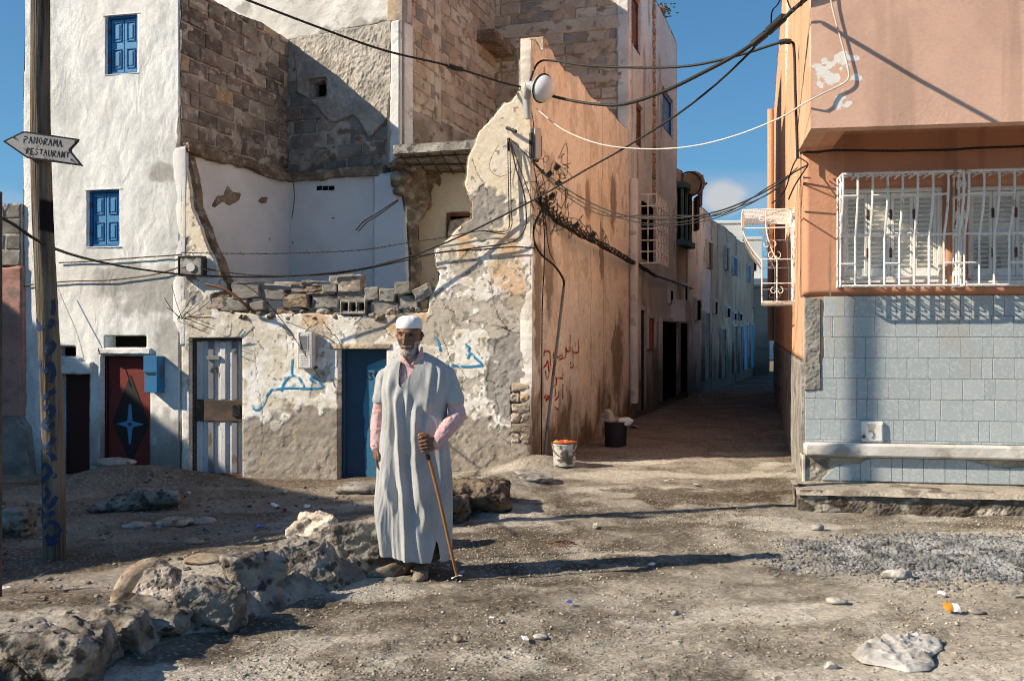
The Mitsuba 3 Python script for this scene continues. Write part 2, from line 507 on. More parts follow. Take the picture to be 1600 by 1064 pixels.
def scatter(n, region, size, seed, dens=None):
    """n small stones lying on the ground inside region(x, y) -> keep probability."""
    rs = np.random.default_rng(seed)
    base = [trimesh.creation.icosphere(subdivisions=1) for _ in range(5)]
    for k, b in enumerate(base):
        b.vertices = b.vertices * (1 + .5 * (meshkit.noise(b.vertices * 1.7 + k * 9, k) - .5))[:, None]
    vs, fs, off, made = [], [], 0, 0
    while made < n:
        x, y = rs.uniform(*region[0], 4000), rs.uniform(*region[1], 4000)
        keep = rs.random(4000) < dens(x, y)
        for X, Y in zip(x[keep], y[keep]):
            if made >= n:
                break
            s = size[0] * (size[1] / size[0]) ** (rs.random() ** 2.2)
            b = base[rs.integers(5)]
            a = rs.random() * 6.28
            v = b.vertices * s * np.array([1, .6 + .4 * rs.random(), .4 + .35 * rs.random()]) * .5
            c, sn = math.cos(a), math.sin(a)
            v = np.stack([v[:, 0] * c - v[:, 1] * sn, v[:, 0] * sn + v[:, 1] * c, v[:, 2]], 1) + [X, Y, 0]
            v[:, 2] += s * .12
            vs.append(v)
            fs.append(b.faces + off)
            off += len(v)
            made += 1
    v, f = np.vstack(vs), np.vstack(fs)
    starts = np.arange(0, len(v), len(base[0].vertices))
    cen = v.reshape(-1, len(base[0].vertices), 3).mean(1)
    zz = np.repeat(ground_z(cen[:, 0], cen[:, 1]), len(base[0].vertices))
    v[:, 2] += zz
    return trimesh.Trimesh(v, f, process=False)


def in_view(x, y):
    return (np.abs(x) < .53 * y + .1) & (y > 4.3)


def d_gravel(x, y):
    q = np.stack([x * 1.6, y * 1.6, x * 0], -1)
    core = np.exp(-(((x - 3.35) / 1.15) ** 2 + ((y - 7.25) / .62) ** 2))
    return np.where(in_view(x, y), np.clip(core * 1.5 * (.25 + 1.3 * meshkit.fbm(q * 1.4, 4, 8)) - .10, 0, 1), 0)


def d_loose(x, y):
    q = np.stack([x * 1.2, y * 1.5, x * 0], -1)
    n = meshkit.fbm(q, 4, 11)
    near = np.exp(-(((x + .6) / .8) ** 2 + ((y - 5.0) / .6) ** 2)) * .6
    return np.where(in_view(x, y) & (y < 9.6) & (x > -1.75 + (y - 6) * .22), np.clip((n - .42) * 2.4 + near, .03, 1), 0)


def d_left(x, y):
    return np.where(in_view(x, y) & (x < -1.2 + (y - 6.5) * .2) & (y < 12), .5, 0)


single('gravel', scatter(9000, ((1.2, 5.2), (5.6, 9.2)), (.012, .042), 21, d_gravel), 'stone_blue', 'loose blue grey gravel spread beside the pink house kerb', 'gravel', smooth=40, kind='stuff')
single('pale_gravel', scatter(4500, ((1.2, 5.2), (5.6, 9.2)), (.012, .045), 26, d_gravel), 'stone_grey', 'paler gravel mixed through the blue grey gravel patch', 'gravel', smooth=40, kind='stuff')
single('pebbles', scatter(8000, ((-2.2, 5.2), (4.3, 10.0)), (.005, .024), 22, d_loose), 'stone_warm', 'scattered small pale stones over the street dirt', 'pebbles', smooth=40, kind='stuff')
single('grit', scatter(1500, ((-2.2, 5.2), (4.3, 10.0)), (.006, .022), 25, d_loose), 'stone_white', 'whitish chips of stone and plaster strewn on the street', 'chips', smooth=40, kind='stuff')
single('litter_stones', scatter(1300, ((-6, 0), (4.5, 12)), (.012, .06), 23, d_left), 'rubble', 'sparse small dark stones in the shaded yard', 'pebbles', smooth=40, kind='stuff')
# ---------------------------------------------------------------- plasters
def streaks(B, u, z, f=9.0, s=0.0):
    return fb(B, u * f + s, z * .55, s, 4)


# --- white house
def white_col(p, n, uv):
    u, z = W_WHITE.local(p)
    w = fb(DR, u * 1.7 + 4, z * 1.1, n.x * 3, 4)
    k = fb(DR, u * 6 + w * 3, z * 2.2, 2.0, 4)
    col = mikit.mix((.62, .635, .625), (.85, .87, .86), mikit.smoothstep(.30, .62, w * .5 + k * .5))
    col = mikit.mix(col, mi.Color3f(.72, .69, .66), mikit.smoothstep(.52, .7, fb(DR, u * .9, z * .9, 9.0, 3)) * .5)
    grey = blobs(DR, u, z, [(-.35, 2.05, .5, .30), (-.16, 1.45, .3, .35), (-.9, 2.25, .35, .2), (-.22, .28, .35, .42), (-.3, 3.55, .22, .16)], (fb(DR, u * 5, z * 5, 3.0, 4) - .5) * 1.5, .25)
    col = mikit.mix(col, mi.Color3f(.33, .32, .30), grey * .75)
    low = mikit.smoothstep(.55, -.1, z + (k - .5) * .7)
    col = mikit.mix(col, mi.Color3f(.22, .20, .18), low * .7)
    return col * (.9 + .2 * fb(DR, u * 40, z * 40, 1.0, 2))


def white_bump(p, n, uv):
    u, z = W_WHITE.local(p)
    w = fb(DR, u * 2.2, z * 1.6, 4.0, 3)
    return .55 * fb(DR, u * 5 + w * 4, z * 3.2 + w * 3, 2.0, 3) + .25 * fb(DR, u * 17 + w * 6, z * 9, 6.0, 3) + .06 * fb(DR, u * 60, z * 60, 3.0, 2)


mat('white_plaster', white_col, white_bump, .026)
mat('old_white', grainy((.50, .49, .47), (.66, .655, .64), 1.6, 7, 40, .1, c=(.34, .33, .31), cthr=.60), rough_bump(6, 40, 1, .25), .03)
mat('lime', grainy((.62, .63, .62), (.80, .81, .80), 2.5, 3, 40, .08, c=(.45, .44, .42), cthr=.68), rough_bump(6, 40, 1, .25), .02)


# --- ruined house front
R_GREY = [(3.86, 3.02, .33, .22), (3.72, 2.86, .2, .18), (4.16, .95, .26, .42), (4.12, 1.35, .2, .22), (.03, 2.35, .15, .35), (.2, 2.0, .12, .1)]
R_RUST = [(1.75, 1.75, .14, .26), (4.12, 2.35, .16, .34), (2.85, 1.68, .3, .14), (2.25, 1.9, .16, .1), (3.6, 2.55, .1, .3), (4.2, 2.05, .12, .3)]


CRACKS = []
for line in ([(392, 505), (398, 560), (402, 600), (412, 650), (408, 715)], [(470, 500), (488, 515), (505, 520), (520, 538)], [(500, 495), (508, 512), (524, 528), (530, 540)], [(560, 500), (575, 515), (600, 512), (612, 530)],
             [(690, 470), (720, 500), (760, 505), (800, 520)], [(760, 440), (775, 480), (790, 515), (812, 522)], [(800, 515), (818, 505), (826, 520)], [(690, 510), (700, 560), (730, 590), (772, 600)], [(770, 600), (776, 640), (780, 680), (800, 700)],
             [(735, 250), (760, 300), (770, 350)], [(430, 500), (445, 520), (448, 560)], [(640, 500), (655, 540)]):
    q_ = [W_FRONT.uz(*x) for x in line]
    CRACKS += [(*map(float, q_[k]), *map(float, q_[k + 1])) for k in range(len(q_) - 1)]


def front_masks(B, u, z):
    w = fb(B, u * 3.3, z * 3.3, 7.3, 4)
    w2 = fb(B, u * 11, z * 11, 2.1, 3)
    upper = B.smooth(2.35, 2.75, z + (w - .5) * .3)
    cracked = B.smooth(1.35, 1.6, z) * B.smooth(2.1, 1.85, z) * B.smooth(1.1, 1.6, u)
    body = B.smooth(3.0, 3.4, u) * (1 - upper)
    bias = .10 * cracked + .07 * body - .08 * upper - .05 * B.smooth(1.2, .9, u)
    peel = B.smooth(.585, .60, w * .62 + w2 * .38 + bias)
    grey = blobs(B, u, z, R_GREY, (w2 - .5) * 1.4 + (w - .5) * .8)
    low = B.smooth(.62, .50, z + (w - .5) * 1.1 + (w2 - .5) * .35 + .12 * B.smooth(3.0, 3.6, u)) * B.smooth(.35, 1.05, u)
    dist = 9.0
    uw, zw = u + .05 * (w2 - .5) + .09 * (w - .5), z + .06 * (w2 - .5)
    for (a, b, c, e) in CRACKS:
        l2 = (c - a) ** 2 + (e - b) ** 2
        t = B.min(B.max(((uw - a) * (c - a) + (zw - b) * (e - b)) / l2, 0), 1)
        dist = B.min(dist, (uw - a - t * (c - a)) * (uw - a - t * (c - a)) + (zw - b - t * (e - b)) * (zw - b - t * (e - b)))
    crack = B.smooth(.0052, .0015, B.sqrt(dist) + .009 * (w2 - .42))
    return w, w2, upper, peel, grey, low, crack


def front_disp(u, z):
    w, w2, upper, peel, grey, low, crack = front_masks(NP, u, z)
    d = .022 * (fb(NP, u * 1.3, z * 1.3, 3.1, 3) - .5) + .004 * (w - .5)
    return d - .006 * peel - .008 * grey - .010 * low - .007 * crack + (.012 * grey + .012 * low + .003) * (fb(NP, u * 16, z * 16, 5.0, 3) - .5)


def front_col(p, n, uv):
    u, z = W_FRONT.local(p)
    w, w2, upper, peel, grey, low, crack = front_masks(DR, u, z)
    big = fb(DR, u * 1.1, z * 1.1, 6.5, 3)
    col = mikit.mix((.70, .65, .54), (.85, .84, .79), mikit.smoothstep(.35, .6, big * .5 + w2 * .5))
    col = mikit.mix(col, mi.Color3f(.82, .71, .54), upper * .8)
    col = mikit.mix(col, mi.Color3f(.56, .51, .41), mikit.smoothstep(1.35, .85, u + (w - .5) * .5) * mikit.smoothstep(2.2, 1.7, z) * .6)
    pale = mikit.smoothstep(.47, .6, fb(DR, u * 4.2, z * 4.2, 12.5, 4)) * (1 - upper * .75)
    col = mikit.mix(col, mi.Color3f(.89, .89, .88), pale * .85)
    rust = blobs(DR, u, z, R_RUST, (w2 - .5) * 1.2 + (w - .5), .4)
    col = mikit.mix(col, mi.Color3f(.62, .37, .17), rust * .65)
    col = mikit.mix(col, mikit.mix((.34, .31, .26), (.56, .50, .41), fb(DR, u * 21, z * 21, 2.2, 2)), peel * .8)
    col = mikit.mix(col, mikit.mix((.25, .24, .225), (.38, .36, .335), w2), grey * .9)
    col = mikit.mix(col, mikit.mix((.17, .145, .12), (.42, .37, .305), fb(DR, u * 5, z * 5, 3.0, 5)), low * .9)
    dark = mikit.smoothstep(.62, .70, fb(DR, u * 13, z * 13, 4.5, 4) + .05 * mikit.smoothstep(2.8, 3.3, u) * (1 - upper))
    col = mikit.mix(col, mi.Color3f(.22, .20, .17), dark * .75)
    col = mikit.mix(col, mi.Color3f(.08, .07, .06), crack * .85)
    return col * (.84 + .32 * fb(DR, u * 45, z * 45, 2.0, 2))


mat('front_plaster', front_col, lambda p, n, uv: mikit.fbm(p.x * 24, p.y * 24, p.z * 24, 3) + .4 * mikit.fbm(p.x * 80, p.y * 80, p.z * 80, 2), .006)


# --- ruined house, alley side (orange)
S_WET = [(.25, 2.0, .22, .7), (.75, 2.35, .2, .55), (3.0, 3.45, .22, .36), (4.9, 3.7, .25, .4), (5.2, .95, .55, .75), (3.9, 2.9, .16, .5)]


def side_masks(B, u, z):
    w = fb(B, u * 2.2, z * 2.2, 4.3, 4)
    w2 = fb(B, u * 9, z * 9, 6.1, 3)
    s = .8 * fb(B, u * 2.7 + (w - .5) * 2.5, z * 1.5 + (w2 - .5) * .5, 3.3, 5) + .2 * fb(B, u * 5.5 + (w - .5), z * .6, 5.3, 3)
    wet = blobs(B, u, z, S_WET, (w2 - .5) * .9 + (s - .5) * 1.6, .3)
    low = B.smooth(.95, .1, z + (s - .5) * 2.4 + (w - .5) * .8)
    return w, w2, s, wet, low


def side_disp(u, z):
    w, w2, s, wet, low = side_masks(NP, u, z)
    return .05 * (fb(NP, u * .9, z * .9, 2.2, 3) - .5) + .01 * (w2 - .5) - .006 * wet - .02 * low * w2


def side_col(p, n, uv):
    u, z = W_SIDE.local(p)
    w, w2, s, wet, low = side_masks(DR, u, z)
    up = mikit.smoothstep(1.6, 2.9, z + (w - .5) * 1.4 + (s - .5) * 1.2)
    col = mikit.mix((.76, .74, .70), (.89, .84, .755), up)
    col = mikit.mix(col, mi.Color3f(.84, .68, .50), mikit.smoothstep(.52, .68, fb(DR, u * 1.9, z * .8, 7.7, 3)) * .5)
    col = mikit.mix(col, mi.Color3f(.88, .83, .74), mikit.smoothstep(.52, .66, s) * .6)
    col = mikit.mix(col, mi.Color3f(.52, .42, .33), mikit.smoothstep(.44, .28, s) * .6)
    chip = mikit.smoothstep(.565, .60, fb(DR, u * 2.4, z * 2.0, 15.5, 5) + .03 * mikit.smoothstep(2.2, .6, z))
    col = mikit.mix(col, mikit.mix((.58, .52, .45), (.76, .71, .64), w2), chip * .8)
    line = mikit.smoothstep(.018, .006, dr.abs(u - 3.15 + (w - .5) * .25)) * mikit.smoothstep(5.0, 3.9, z) + mikit.smoothstep(.025, .008, dr.abs(u - 4.0 + (w - .5) * .3))
    col = mikit.mix(col, mi.Color3f(.30, .19, .11), dr.clip(line, 0, 1) * .7)
    col = mikit.mix(col, mi.Color3f(.17, .12, .085), wet * .72)
    col = mikit.mix(col, mikit.mix((.085, .055, .04), (.24, .165, .12), w2), low * .92)
    return col * (.80 + .40 * fb(DR, u * 26, z * 22, 2.0, 3))


mat('side_plaster', side_col, lambda p, n, uv: mikit.fbm(p.x * 20, p.y * 20, p.z * 18, 3) + .3 * mikit.fbm(p.x * 80, p.y * 80, p.z * 80, 2), .010)


# --- inside paint, cements, block colours
def peeled_paint(a, b, under, thr, seed):
    def fn(p, n, uv):
        w = mikit.fbm(p.x * 1.6 + seed, p.y * 1.6, p.z * 1.6, 4)
        v = mikit.fbm(p.x * 3.1, p.y * 3.1 + seed, p.z * 3.1, 5)
        col = mikit.mix(a, b, mikit.smoothstep(.35, .65, w))
        col = mikit.mix(col, mi.Color3f(under), mikit.smoothstep(thr, thr + .015, v))
        return col * (.92 + .16 * mikit.fbm(p.x * 50, p.y * 50, p.z * 50, 2))
    return fn


mat('room_paint', peeled_paint((.70, .70, .70), (.80, .80, .80), (.40, .31, .25), .775, 1.0), rough_bump(9, 50), .008)
mat('room_blue', peeled_paint((.70, .75, .80), (.77, .81, .85), (.36, .28, .22), .79, 3.0), rough_bump(9, 50), .008)
mat('room_beige', peeled_paint((.62, .58, .50), (.70, .66, .58), (.35, .25, .17), .72, 5.0), rough_bump(9, 50), .008)
mat('bare_masonry', grainy((.17, .125, .09), (.34, .26, .19), 5, 2, 34, .3, c=(.42, .36, .29), cthr=.6), rough_bump(14, 45, 1, .6), .045)
mat('rough_cement', grainy((.33, .31, .28), (.46, .43, .39), 4, 6, 26, .22), lambda p, n, uv: mikit.fbm(p.x * 9 + mikit.fbm(p.x * 5, p.y * 5, p.z * 5, 2) * 3, p.y * 9, p.z * 6, 3) + .4 * mikit.fbm(p.x * 34, p.y * 34, p.z * 24, 2), .06)
mat('mortar_brown', grainy((.27, .225, .19), (.50, .44, .38), 3.5, 8, 40, .2, c=(.20, .155, .12), cthr=.62), rough_bump(16, 60, 1, .5), .02)
mat('mortar_tan', grainy((.46, .36, .25), (.60, .49, .36), 2.2, 9, 40, .18, c=(.30, .25, .2), cthr=.6), rough_bump(16, 60, 1, .5), .02)
for k, (a, b) in enumerate((((.165, .135, .11), (.30, .25, .21)), ((.25, .21, .175), (.40, .345, .295)), ((.12, .102, .088), (.22, .19, .165)), ((.40, .27, .155), (.48, .36, .24)))):
    mat(f'block_brown_{k}', grainy(a, b, 5, 3 * k + 1, 46, .25, c=tuple(x * 1.35 for x in b), cthr=.6), rough_bump(26, 70, 1, .6), .014)
for k, (a, b) in enumerate((((.17, .16, .15), (.29, .275, .255)), ((.24, .225, .205), (.37, .35, .325)), ((.19, .15, .12), (.28, .23, .19)))):
    mat(f'block_grey_{k}', grainy(a, b, 5, 3 * k + 11, 46, .25), rough_bump(26, 70, 1, .6), .014)
for k, (a, b) in enumerate((((.47, .39, .30), (.60, .51, .41)), ((.40, .325, .25), (.52, .44, .35)), ((.27, .25, .23), (.39, .365, .335)), ((.54, .47, .38), (.68, .61, .51)))):
    mat(f'block_tan_{k}', grainy(a, b, 3, 3 * k + 21, 46, .18, c=(.30, .25, .2), cthr=.62), rough_bump(26, 70, 1, .6), .012)
mat('wood_brown', grainy((.10, .045, .025), (.20, .085, .045), 6, 4, 40, .2), rough=.7)
mat('wood_red', grainy((.22, .075, .035), (.34, .12, .06), 6, 4, 40, .2), rough=.7)
mat('black', (.015, .015, .017), rough=.55)
mat('dark_void', (.012, .011, .010))
mat('cable_black', (.02, .019, .018), rough=.6)
mat('cable_white', (.62, .6, .56), rough=.5)
mat('iron', grainy((.06, .05, .045), (.13, .085, .06), 9, 5, 50, .25), rough=.7, metal=.3)


def paint(name, a, chip, seed, thr=.66, f=6.0, rough=.55):
    def fn(p, n, uv):
        w = mikit.fbm(p.x * f + seed, p.y * f, p.z * f * .45, 5)
        k = mikit.fbm(p.x * 2.2 + seed, p.y * 2.2, p.z * 2.2, 3)
        col = mi.Color3f(a) * (.72 + .5 * k)
        return mikit.mix(col, mi.Color3f(chip), mikit.smoothstep(thr, thr + .03, w)) * (.9 + .2 * mikit.fbm(p.x * 60, p.y * 60, p.z * 30, 2))
    mat(name, fn, rough_bump(30, 70, .5, .5), .003, rough=rough)


paint('blue_shutter', (.05, .245, .49), (.10, .22, .36), 1, .70)
paint('blue_shutter_dark', (.022, .125, .31), (.08, .18, .30), 2, .7)
paint('blue_door', (.012, .050, .105), (.03, .15, .27), 3, .57, 2.2)
paint('blue_light', (.035, .17, .30), (.02, .09, .17), 4, .52, 2.6)
paint('red_door', (.15, .022, .018), (.07, .02, .018), 5, .6)
paint('dark_red', (.045, .009, .008), (.02, .012, .01), 6, .6)
paint('white_metal', (.60, .60, .605), (.33, .25, .2), 7, .70)
paint('grey_metal', (.20, .205, .22), (.12, .10, .09), 8, .64)
paint('white_grille', (.82, .82, .80), (.45, .42, .38), 9, .665, 14)
paint('white_shutter', (.78, .77, .73), (.5, .46, .4), 10, .72)
paint('box_blue', (.02, .15, .33), (.05, .1, .16), 11, .70)
paint('star_blue', (.09, .27, .48), (.3, .42, .5), 15, .66)
paint('graffiti_blue', (.035, .27, .52), (.45, .55, .56), 12, .60, 26, .8)
paint('graffiti_red', (.34, .035, .03), (.5, .36, .29), 13, .56, 22, .8)
paint('graffiti_navy', (.012, .035, .095), (.05, .07, .11), 14, .60, 12, .8)

DOOR41 = [(297, 529), (378, 528), (378, 747), (297, 744)]
DOOR39 = [(528, 545), (604, 544), (606, 756), (531, 754)]
FZ = -.45            # walls go down into the ground to here


def uzb(W, px0, px1, py0, py1):
    a, b = W.uz(px0, py0), W.uz(px1, py1)
    return a[0], b[0], b[1], a[1]


# ---------------------------------------------------------------- white house
WH = thing('white_house', 'tall whitewashed house with blue shutters beside the leaning pole', 'house')
roof_z = 5.93
u0 = W_WHITE.u(38)
doorA = uzb(W_WHITE, 157, 234, 556, 745)       # red door
doorB = uzb(W_WHITE, 93, 140, 582, 755)        # dark door behind the pole
ventA, ventB = uzb(W_WHITE, 164, 228, 525, 543), uzb(W_WHITE, 84, 118, 542, 557)
shA, shB = uzb(W_WHITE, 166, 214, 26, 114), uzb(W_WHITE, 137.5, 186, 298, 385)
holes = [sbox(d[0], FZ if k < 2 else d[2], d[1], d[3]) for k, d in enumerate((doorA, doorB, ventA, ventB, shA, shB))]
wl = ragged([(u0, FZ), (u0 + .01, 2.0), (u0 - .02, 4.0), (u0 + .01, roof_z)], .02, 1.5, 3)
wpoly = Polygon(wl + [(-.025, roof_z), (-.025, FZ)]).difference(unary_union(holes))
wdisp = lambda u, z: .025 * (meshkit.fbm(np.stack([u * 1.2, z * .8, u * 0], -1), 3, 3) - .5) + .012 * (meshkit.fbm(np.stack([u * 5, z * 4, u * 0], -1), 3, 5) - .5)
part(WH, 'front_wall', wall_sheet(W_WHITE, wpoly, .025, wdisp, .3), 'white_plaster', True)
side = Wall(W_WHITE.pt(u0, 0)[:2] + .02 * W_WHITE.t - 4 * np.array([-W_WHITE.n[0], -W_WHITE.n[1]]) * -1, -104)
part(WH, 'back', cat(W_WHITE.box(u0 + .02, -.2, FZ, roof_z - .05, -2.6, -.31)), 'lime')
for k, d in enumerate((ventA, ventB)):
    part(WH, 'vent', W_WHITE.box(d[0] - .02, d[1] + .02, d[2] - .02, d[3] + .02, -.29, -.22), 'dark_void', label='dark slot vent above the red door' if k == 0 else 'dark slot vent beside the pole')
    part(WH, 'lintel', wall_sheet(W_WHITE, ragged([(d[0] - .08, d[2] - .085), (d[1] + .08, d[2] - .085)], .008, 9, k) + [(d[1] + .08, d[2] - .01), (d[0] - .08, d[2] - .01)], .02, lambda u, z: .035 + wdisp(u, z), .08), 'lime', True)


def shutter(W, d, host, lean=0.0):
    """two-leaf wooden shutter with eight raised panels; lean skews it as in the photo"""
    uc, zc, w, h = (d[0] + d[1]) / 2, (d[2] + d[3]) / 2, d[1] - d[0], d[3] - d[2]
    s = part(host, 'shutter', W.box(d[0] - .02, d[1] + .02, d[2] - .02, d[3] + .02, -.12, -.085), 'blue_shutter_dark')
    for a, b, c, e in ((d[0], d[1], d[3] - .03, d[3]), (d[0], d[1], d[2], d[2] + .03), (d[0], d[0] + .03, d[2] + .03, d[3] - .03), (d[1] - .03, d[1], d[2] + .03, d[3] - .03)):
        part(s, 'frame', W.box(a, b, c, e, -.085, -.03, .006), 'blue_shutter_dark')
    lw = (w - .06) / 2
    for k in (0, 1):
        a = d[0] + .03 + k * lw
        part(s, 'leaf', W.box(a + .003, a + lw - .003, d[2] + .033, d[3] - .033, -.086, -.062, .004), 'blue_shutter')
        for q in (0, 1):
            ph = (h - .06) / 2
            z0 = d[2] + .03 + q * ph
            x0, x1, y0, y1 = a + .035, a + lw - .035, z0 + .05, z0 + ph - .04
            for r in ((x0, x1, y1 - .014, y1), (x0, x1, y0, y0 + .014), (x0, x0 + .014, y0 + .014, y1 - .014), (x1 - .014, x1, y0 + .014, y1 - .014)):
                part(s, 'moulding', W.box(*r, -.062, -.050, .003), 'blue_shutter_dark')
            part(s, 'panel', W.box(x0 + .03, x1 - .03, y0 + .035, y1 - .035, -.063, -.052, .006), 'blue_shutter')
    for z in (d[2] + h * .25, d[2] + h * .75):
        part(s, 'hinge', W.box(d[0] + .02, d[0] + .036, z - .03, z + .03, -.06, -.02, .004), 'iron')
    for r in ((d[0] - .05, d[1] + .05, d[3], d[3] + .012), (d[0] - .02, d[1] + .03, d[2] - .014, d[2])):
        part(s, 'sill', W.box(*r, -.08, .012, .004), 'lime')


shutter(W_WHITE, shA, WH)
shutter(W_WHITE, shB, WH)
# red door with dark diamond and blue star
dr_ = part(WH, 'door', W_WHITE.box(doorA[0] - .02, doorA[1] + .02, FZ, doorA[3] + .01, -.16, -.12), 'red_door', label='red metal door with dark diamond and pale blue star')
ucen = W_WHITE.uz(195, 655)
w2, h2 = (doorA[1] - doorA[0]) * .37, .56
dia = Polygon([(ucen[0], ucen[1] + h2), (ucen[0] + w2, ucen[1] - .05), (ucen[0], ucen[1] - h2), (ucen[0] - w2, ucen[1] - .05)])
part(dr_, 'diamond', wall_sheet(W_WHITE, dia, .05, lambda u, z: u * 0 - .112, .118, back=False), 'black')
star = []
for k in range(8):
    rr_ = (.37 if k % 4 == 0 else .20) if k % 2 == 0 else .055
    star.append((ucen[0] + rr_ * math.sin(k * math.pi / 4), ucen[1] - .07 + rr_ * math.cos(k * math.pi / 4)))
part(dr_, 'star', wall_sheet(W_WHITE, Polygon(star), .03, lambda u, z: u * 0 - .106, .11, back=False), 'star_blue')
part(dr_, 'boss', W_WHITE.place(rock((.05, .03, .05), 3, 2, .05), ucen[0], ucen[1] - .07, -.10), 'iron', 30)
for a in (doorA[0] + .015, doorA[1] - .015):
    part(dr_, 'frame', W_WHITE.box(a - .016, a + .016, FZ, doorA[3] - .03, -.119, -.085, .004), 'dark_red')
part(dr_, 'frame', W_WHITE.box(doorA[0], doorA[1], doorA[3] - .03, doorA[3] + .008, -.119, -.08, .004), 'dark_red')
dk = part(WH, 'door', W_WHITE.box(doorB[0] - .02, doorB[1] + .02, FZ, doorB[3] + .01, -.17, -.13), 'dark_red', label='dark low door next to the pole')
part(dk, 'frame', W_WHITE.box(doorB[1] - .03, doorB[1], FZ, doorB[3], -.13, -.10, .004), 'black')
part(WH, 'lintel', wall_sheet(W_WHITE, ragged([(doorB[0] - .05, doorB[3] - .03), (doorB[1] + .03, doorB[3] - .02)], .015, 9, 5) + [(doorB[1] + .05, doorB[3] + .14), (doorB[0] - .05, doorB[3] + .14)], .02, lambda u, z: .05 + wdisp(u, z) * 2, .12), 'lime', True)


# ---------------------------------------------------------------- block walls
def block_wall(W, host, region, mats, holder, bw=.40, bh=.205, joint=.014, n0=-.10, jit=.007, weights=None, seed=0, skip=None, mort='mortar_brown', z_start=0.0, smear=.5, face=0.0):
    """the wall as a mortar sheet that holds single blocks; where the mortar was smeared it covers their edges"""
    region = Polygon(region) if not isinstance(region, shapely.Geometry) else region
    rs = np.random.default_rng(seed)

    def md(u, z):
        s = fb(NP, u * 3.1 + seed, z * 3.1, 5.5, 4)
        return face - .016 + (.022 + .012 * (fb(NP, u * 18, z * 18, 1.0, 2) - .5)) * NP.smooth(.62 - .12 * smear, .70 - .12 * smear, s) + .01 * (fb(NP, u * 9, z * 9, 2.0, 3) - .5)
    holder_key = part(host, holder, wall_sheet(W, region, .03, md, .2), mort, True)
    a0, b0, a1, b1 = region.bounds
    k = 0
    z = z_start if z_start else b0
    while z < b1:
        u = a0 - (bw / 2 if k % 2 else 0) - rs.random() * .05
        while u < a1:
            w = bw * (.94 + .12 * rs.random()) if rs.random() > .12 else bw * .5
            g = sbox(u + joint / 2, z + joint / 2, u + w - joint / 2, z + bh - joint / 2).intersection(region.buffer(-.004))
            if not g.is_empty and g.area > .012 and g.geom_type == 'Polygon' and not (skip and skip(u + w / 2, z + bh / 2)):
                c = np.array(g.exterior.coords)[:-1]
                c += rs.normal(0, .004, c.shape)
                hull = Polygon(c).buffer(-.006, join_style='mitre')
                if not hull.is_empty and hull.geom_type == 'Polygon':
                    p = face + rs.normal(0, jit)
                    o = np.array(shapely.remove_repeated_points(hull, .002).exterior.coords)[:-1]
                    i = np.array([[x, zz] for x, zz in o])
                    cen = i.mean(0)
                    inner = cen + (i - cen) * (1 - .012 / np.maximum(np.linalg.norm(i - cen, axis=1, keepdims=True), .02))
                    m_ = len(o)
                    V = np.vstack([W.pt(o[:, 0], o[:, 1], n0), W.pt(o[:, 0], o[:, 1], p - .008), W.pt(inner[:, 0], inner[:, 1], p + rs.normal(0, .0015, m_))])
                    fs = []
                    for q in range(m_):
                        r = (q + 1) % m_
                        fs += [[q, r, m_ + r], [q, m_ + r, m_ + q], [m_ + q, m_ + r, 2 * m_ + r], [m_ + q, 2 * m_ + r, 2 * m_ + q]]
                    fs += [[2 * m_, 2 * m_ + q, 2 * m_ + q + 1] for q in range(1, m_ - 1)]
                    part(holder_key, 'block', trimesh.Trimesh(V, fs, process=False), mats[rs.choice(len(mats), p=weights)])
            u += w
        z += bh
        k += 1
    return holder_key


zl = 3.83
pu = W_PARTY.u(450)
party = Polygon(ragged([(.0, zl + .02), (pu * .5, zl - .04), (pu, zl + .06)], .05, 3, 4) + [(pu + .12, zl + .06), (pu + .12, 5.92), (pu * .72, 5.97), (pu * .5, 5.9), (.0, 5.92)])
block_wall(W_PARTY, WH, party, ['block_brown_0', 'block_brown_1', 'block_brown_2', 'block_brown_3'], 'side_wall', weights=[.42, .3, .24, .04], seed=3, smear=.55)

# ---------------------------------------------------------------- ruined house
RH = thing('ruined_house', 'half collapsed plastered house with open upper room on the alley corner', 'house')
P = lambda pts: W_FRONT.poly(pts)
left_edge = ragged(P([(352, 452), (331, 398), (303, 330), (291, 262), (284, 232)]), .03, 7, 2)
ledge = ragged(P([(668, 488), (640, 492), (560, 494), (480, 490), (420, 492), (345, 487), (330, 476), (329, 462), (352, 452)]), .03, 7, 5)
right_edge = ragged(P([(829, 148), (812, 140), (800, 158), (786, 164), (770, 186), (750, 206), (742, 225), (731, 246), (729, 272), (726, 292), (736, 315), (738, 340), (712, 360), (703, 372), (681, 388), (679, 400), (687, 428), (683, 445), (672, 466), (668, 488)]), .028, 8, 9, .02)
fo = [(0, FZ)] + [(0, W_FRONT.uz(284, 232)[1])] + left_edge[::-1][1:] + ledge[::-1][1:] + right_edge[::-1][1:] + [(W_FRONT.u(830), W_FRONT.uz(829, 148)[1]), (W_FRONT.u(830), FZ)]
fpoly = Polygon(fo).buffer(0)
d41, d39 = P(DOOR41), P(DOOR39)
hole41 = Polygon([(d41[0][0], FZ), (d41[1][0], FZ), d41[1], d41[0]])
hole39 = Polygon(ragged([(d39[0][0], FZ), d39[0]], .006, 8, 2) + [(d39[1][0], d39[1][1]), (d39[1][0], FZ)])
brickz = Polygon(ragged(P([(797, 606), (800, 660), (806, 690), (826, 692), (829, 600), (797, 606)]), .02, 9, 3, .02)).buffer(0)
fpoly = fpoly.difference(hole41).difference(hole39).difference(brickz)
if fpoly.geom_type != 'Polygon':
    fpoly = max(fpoly.geoms, key=lambda g: g.area)
FW = part(RH, 'front_wall', wall_sheet(W_FRONT, fpoly, .0155, front_disp, .28), 'front_plaster', True)
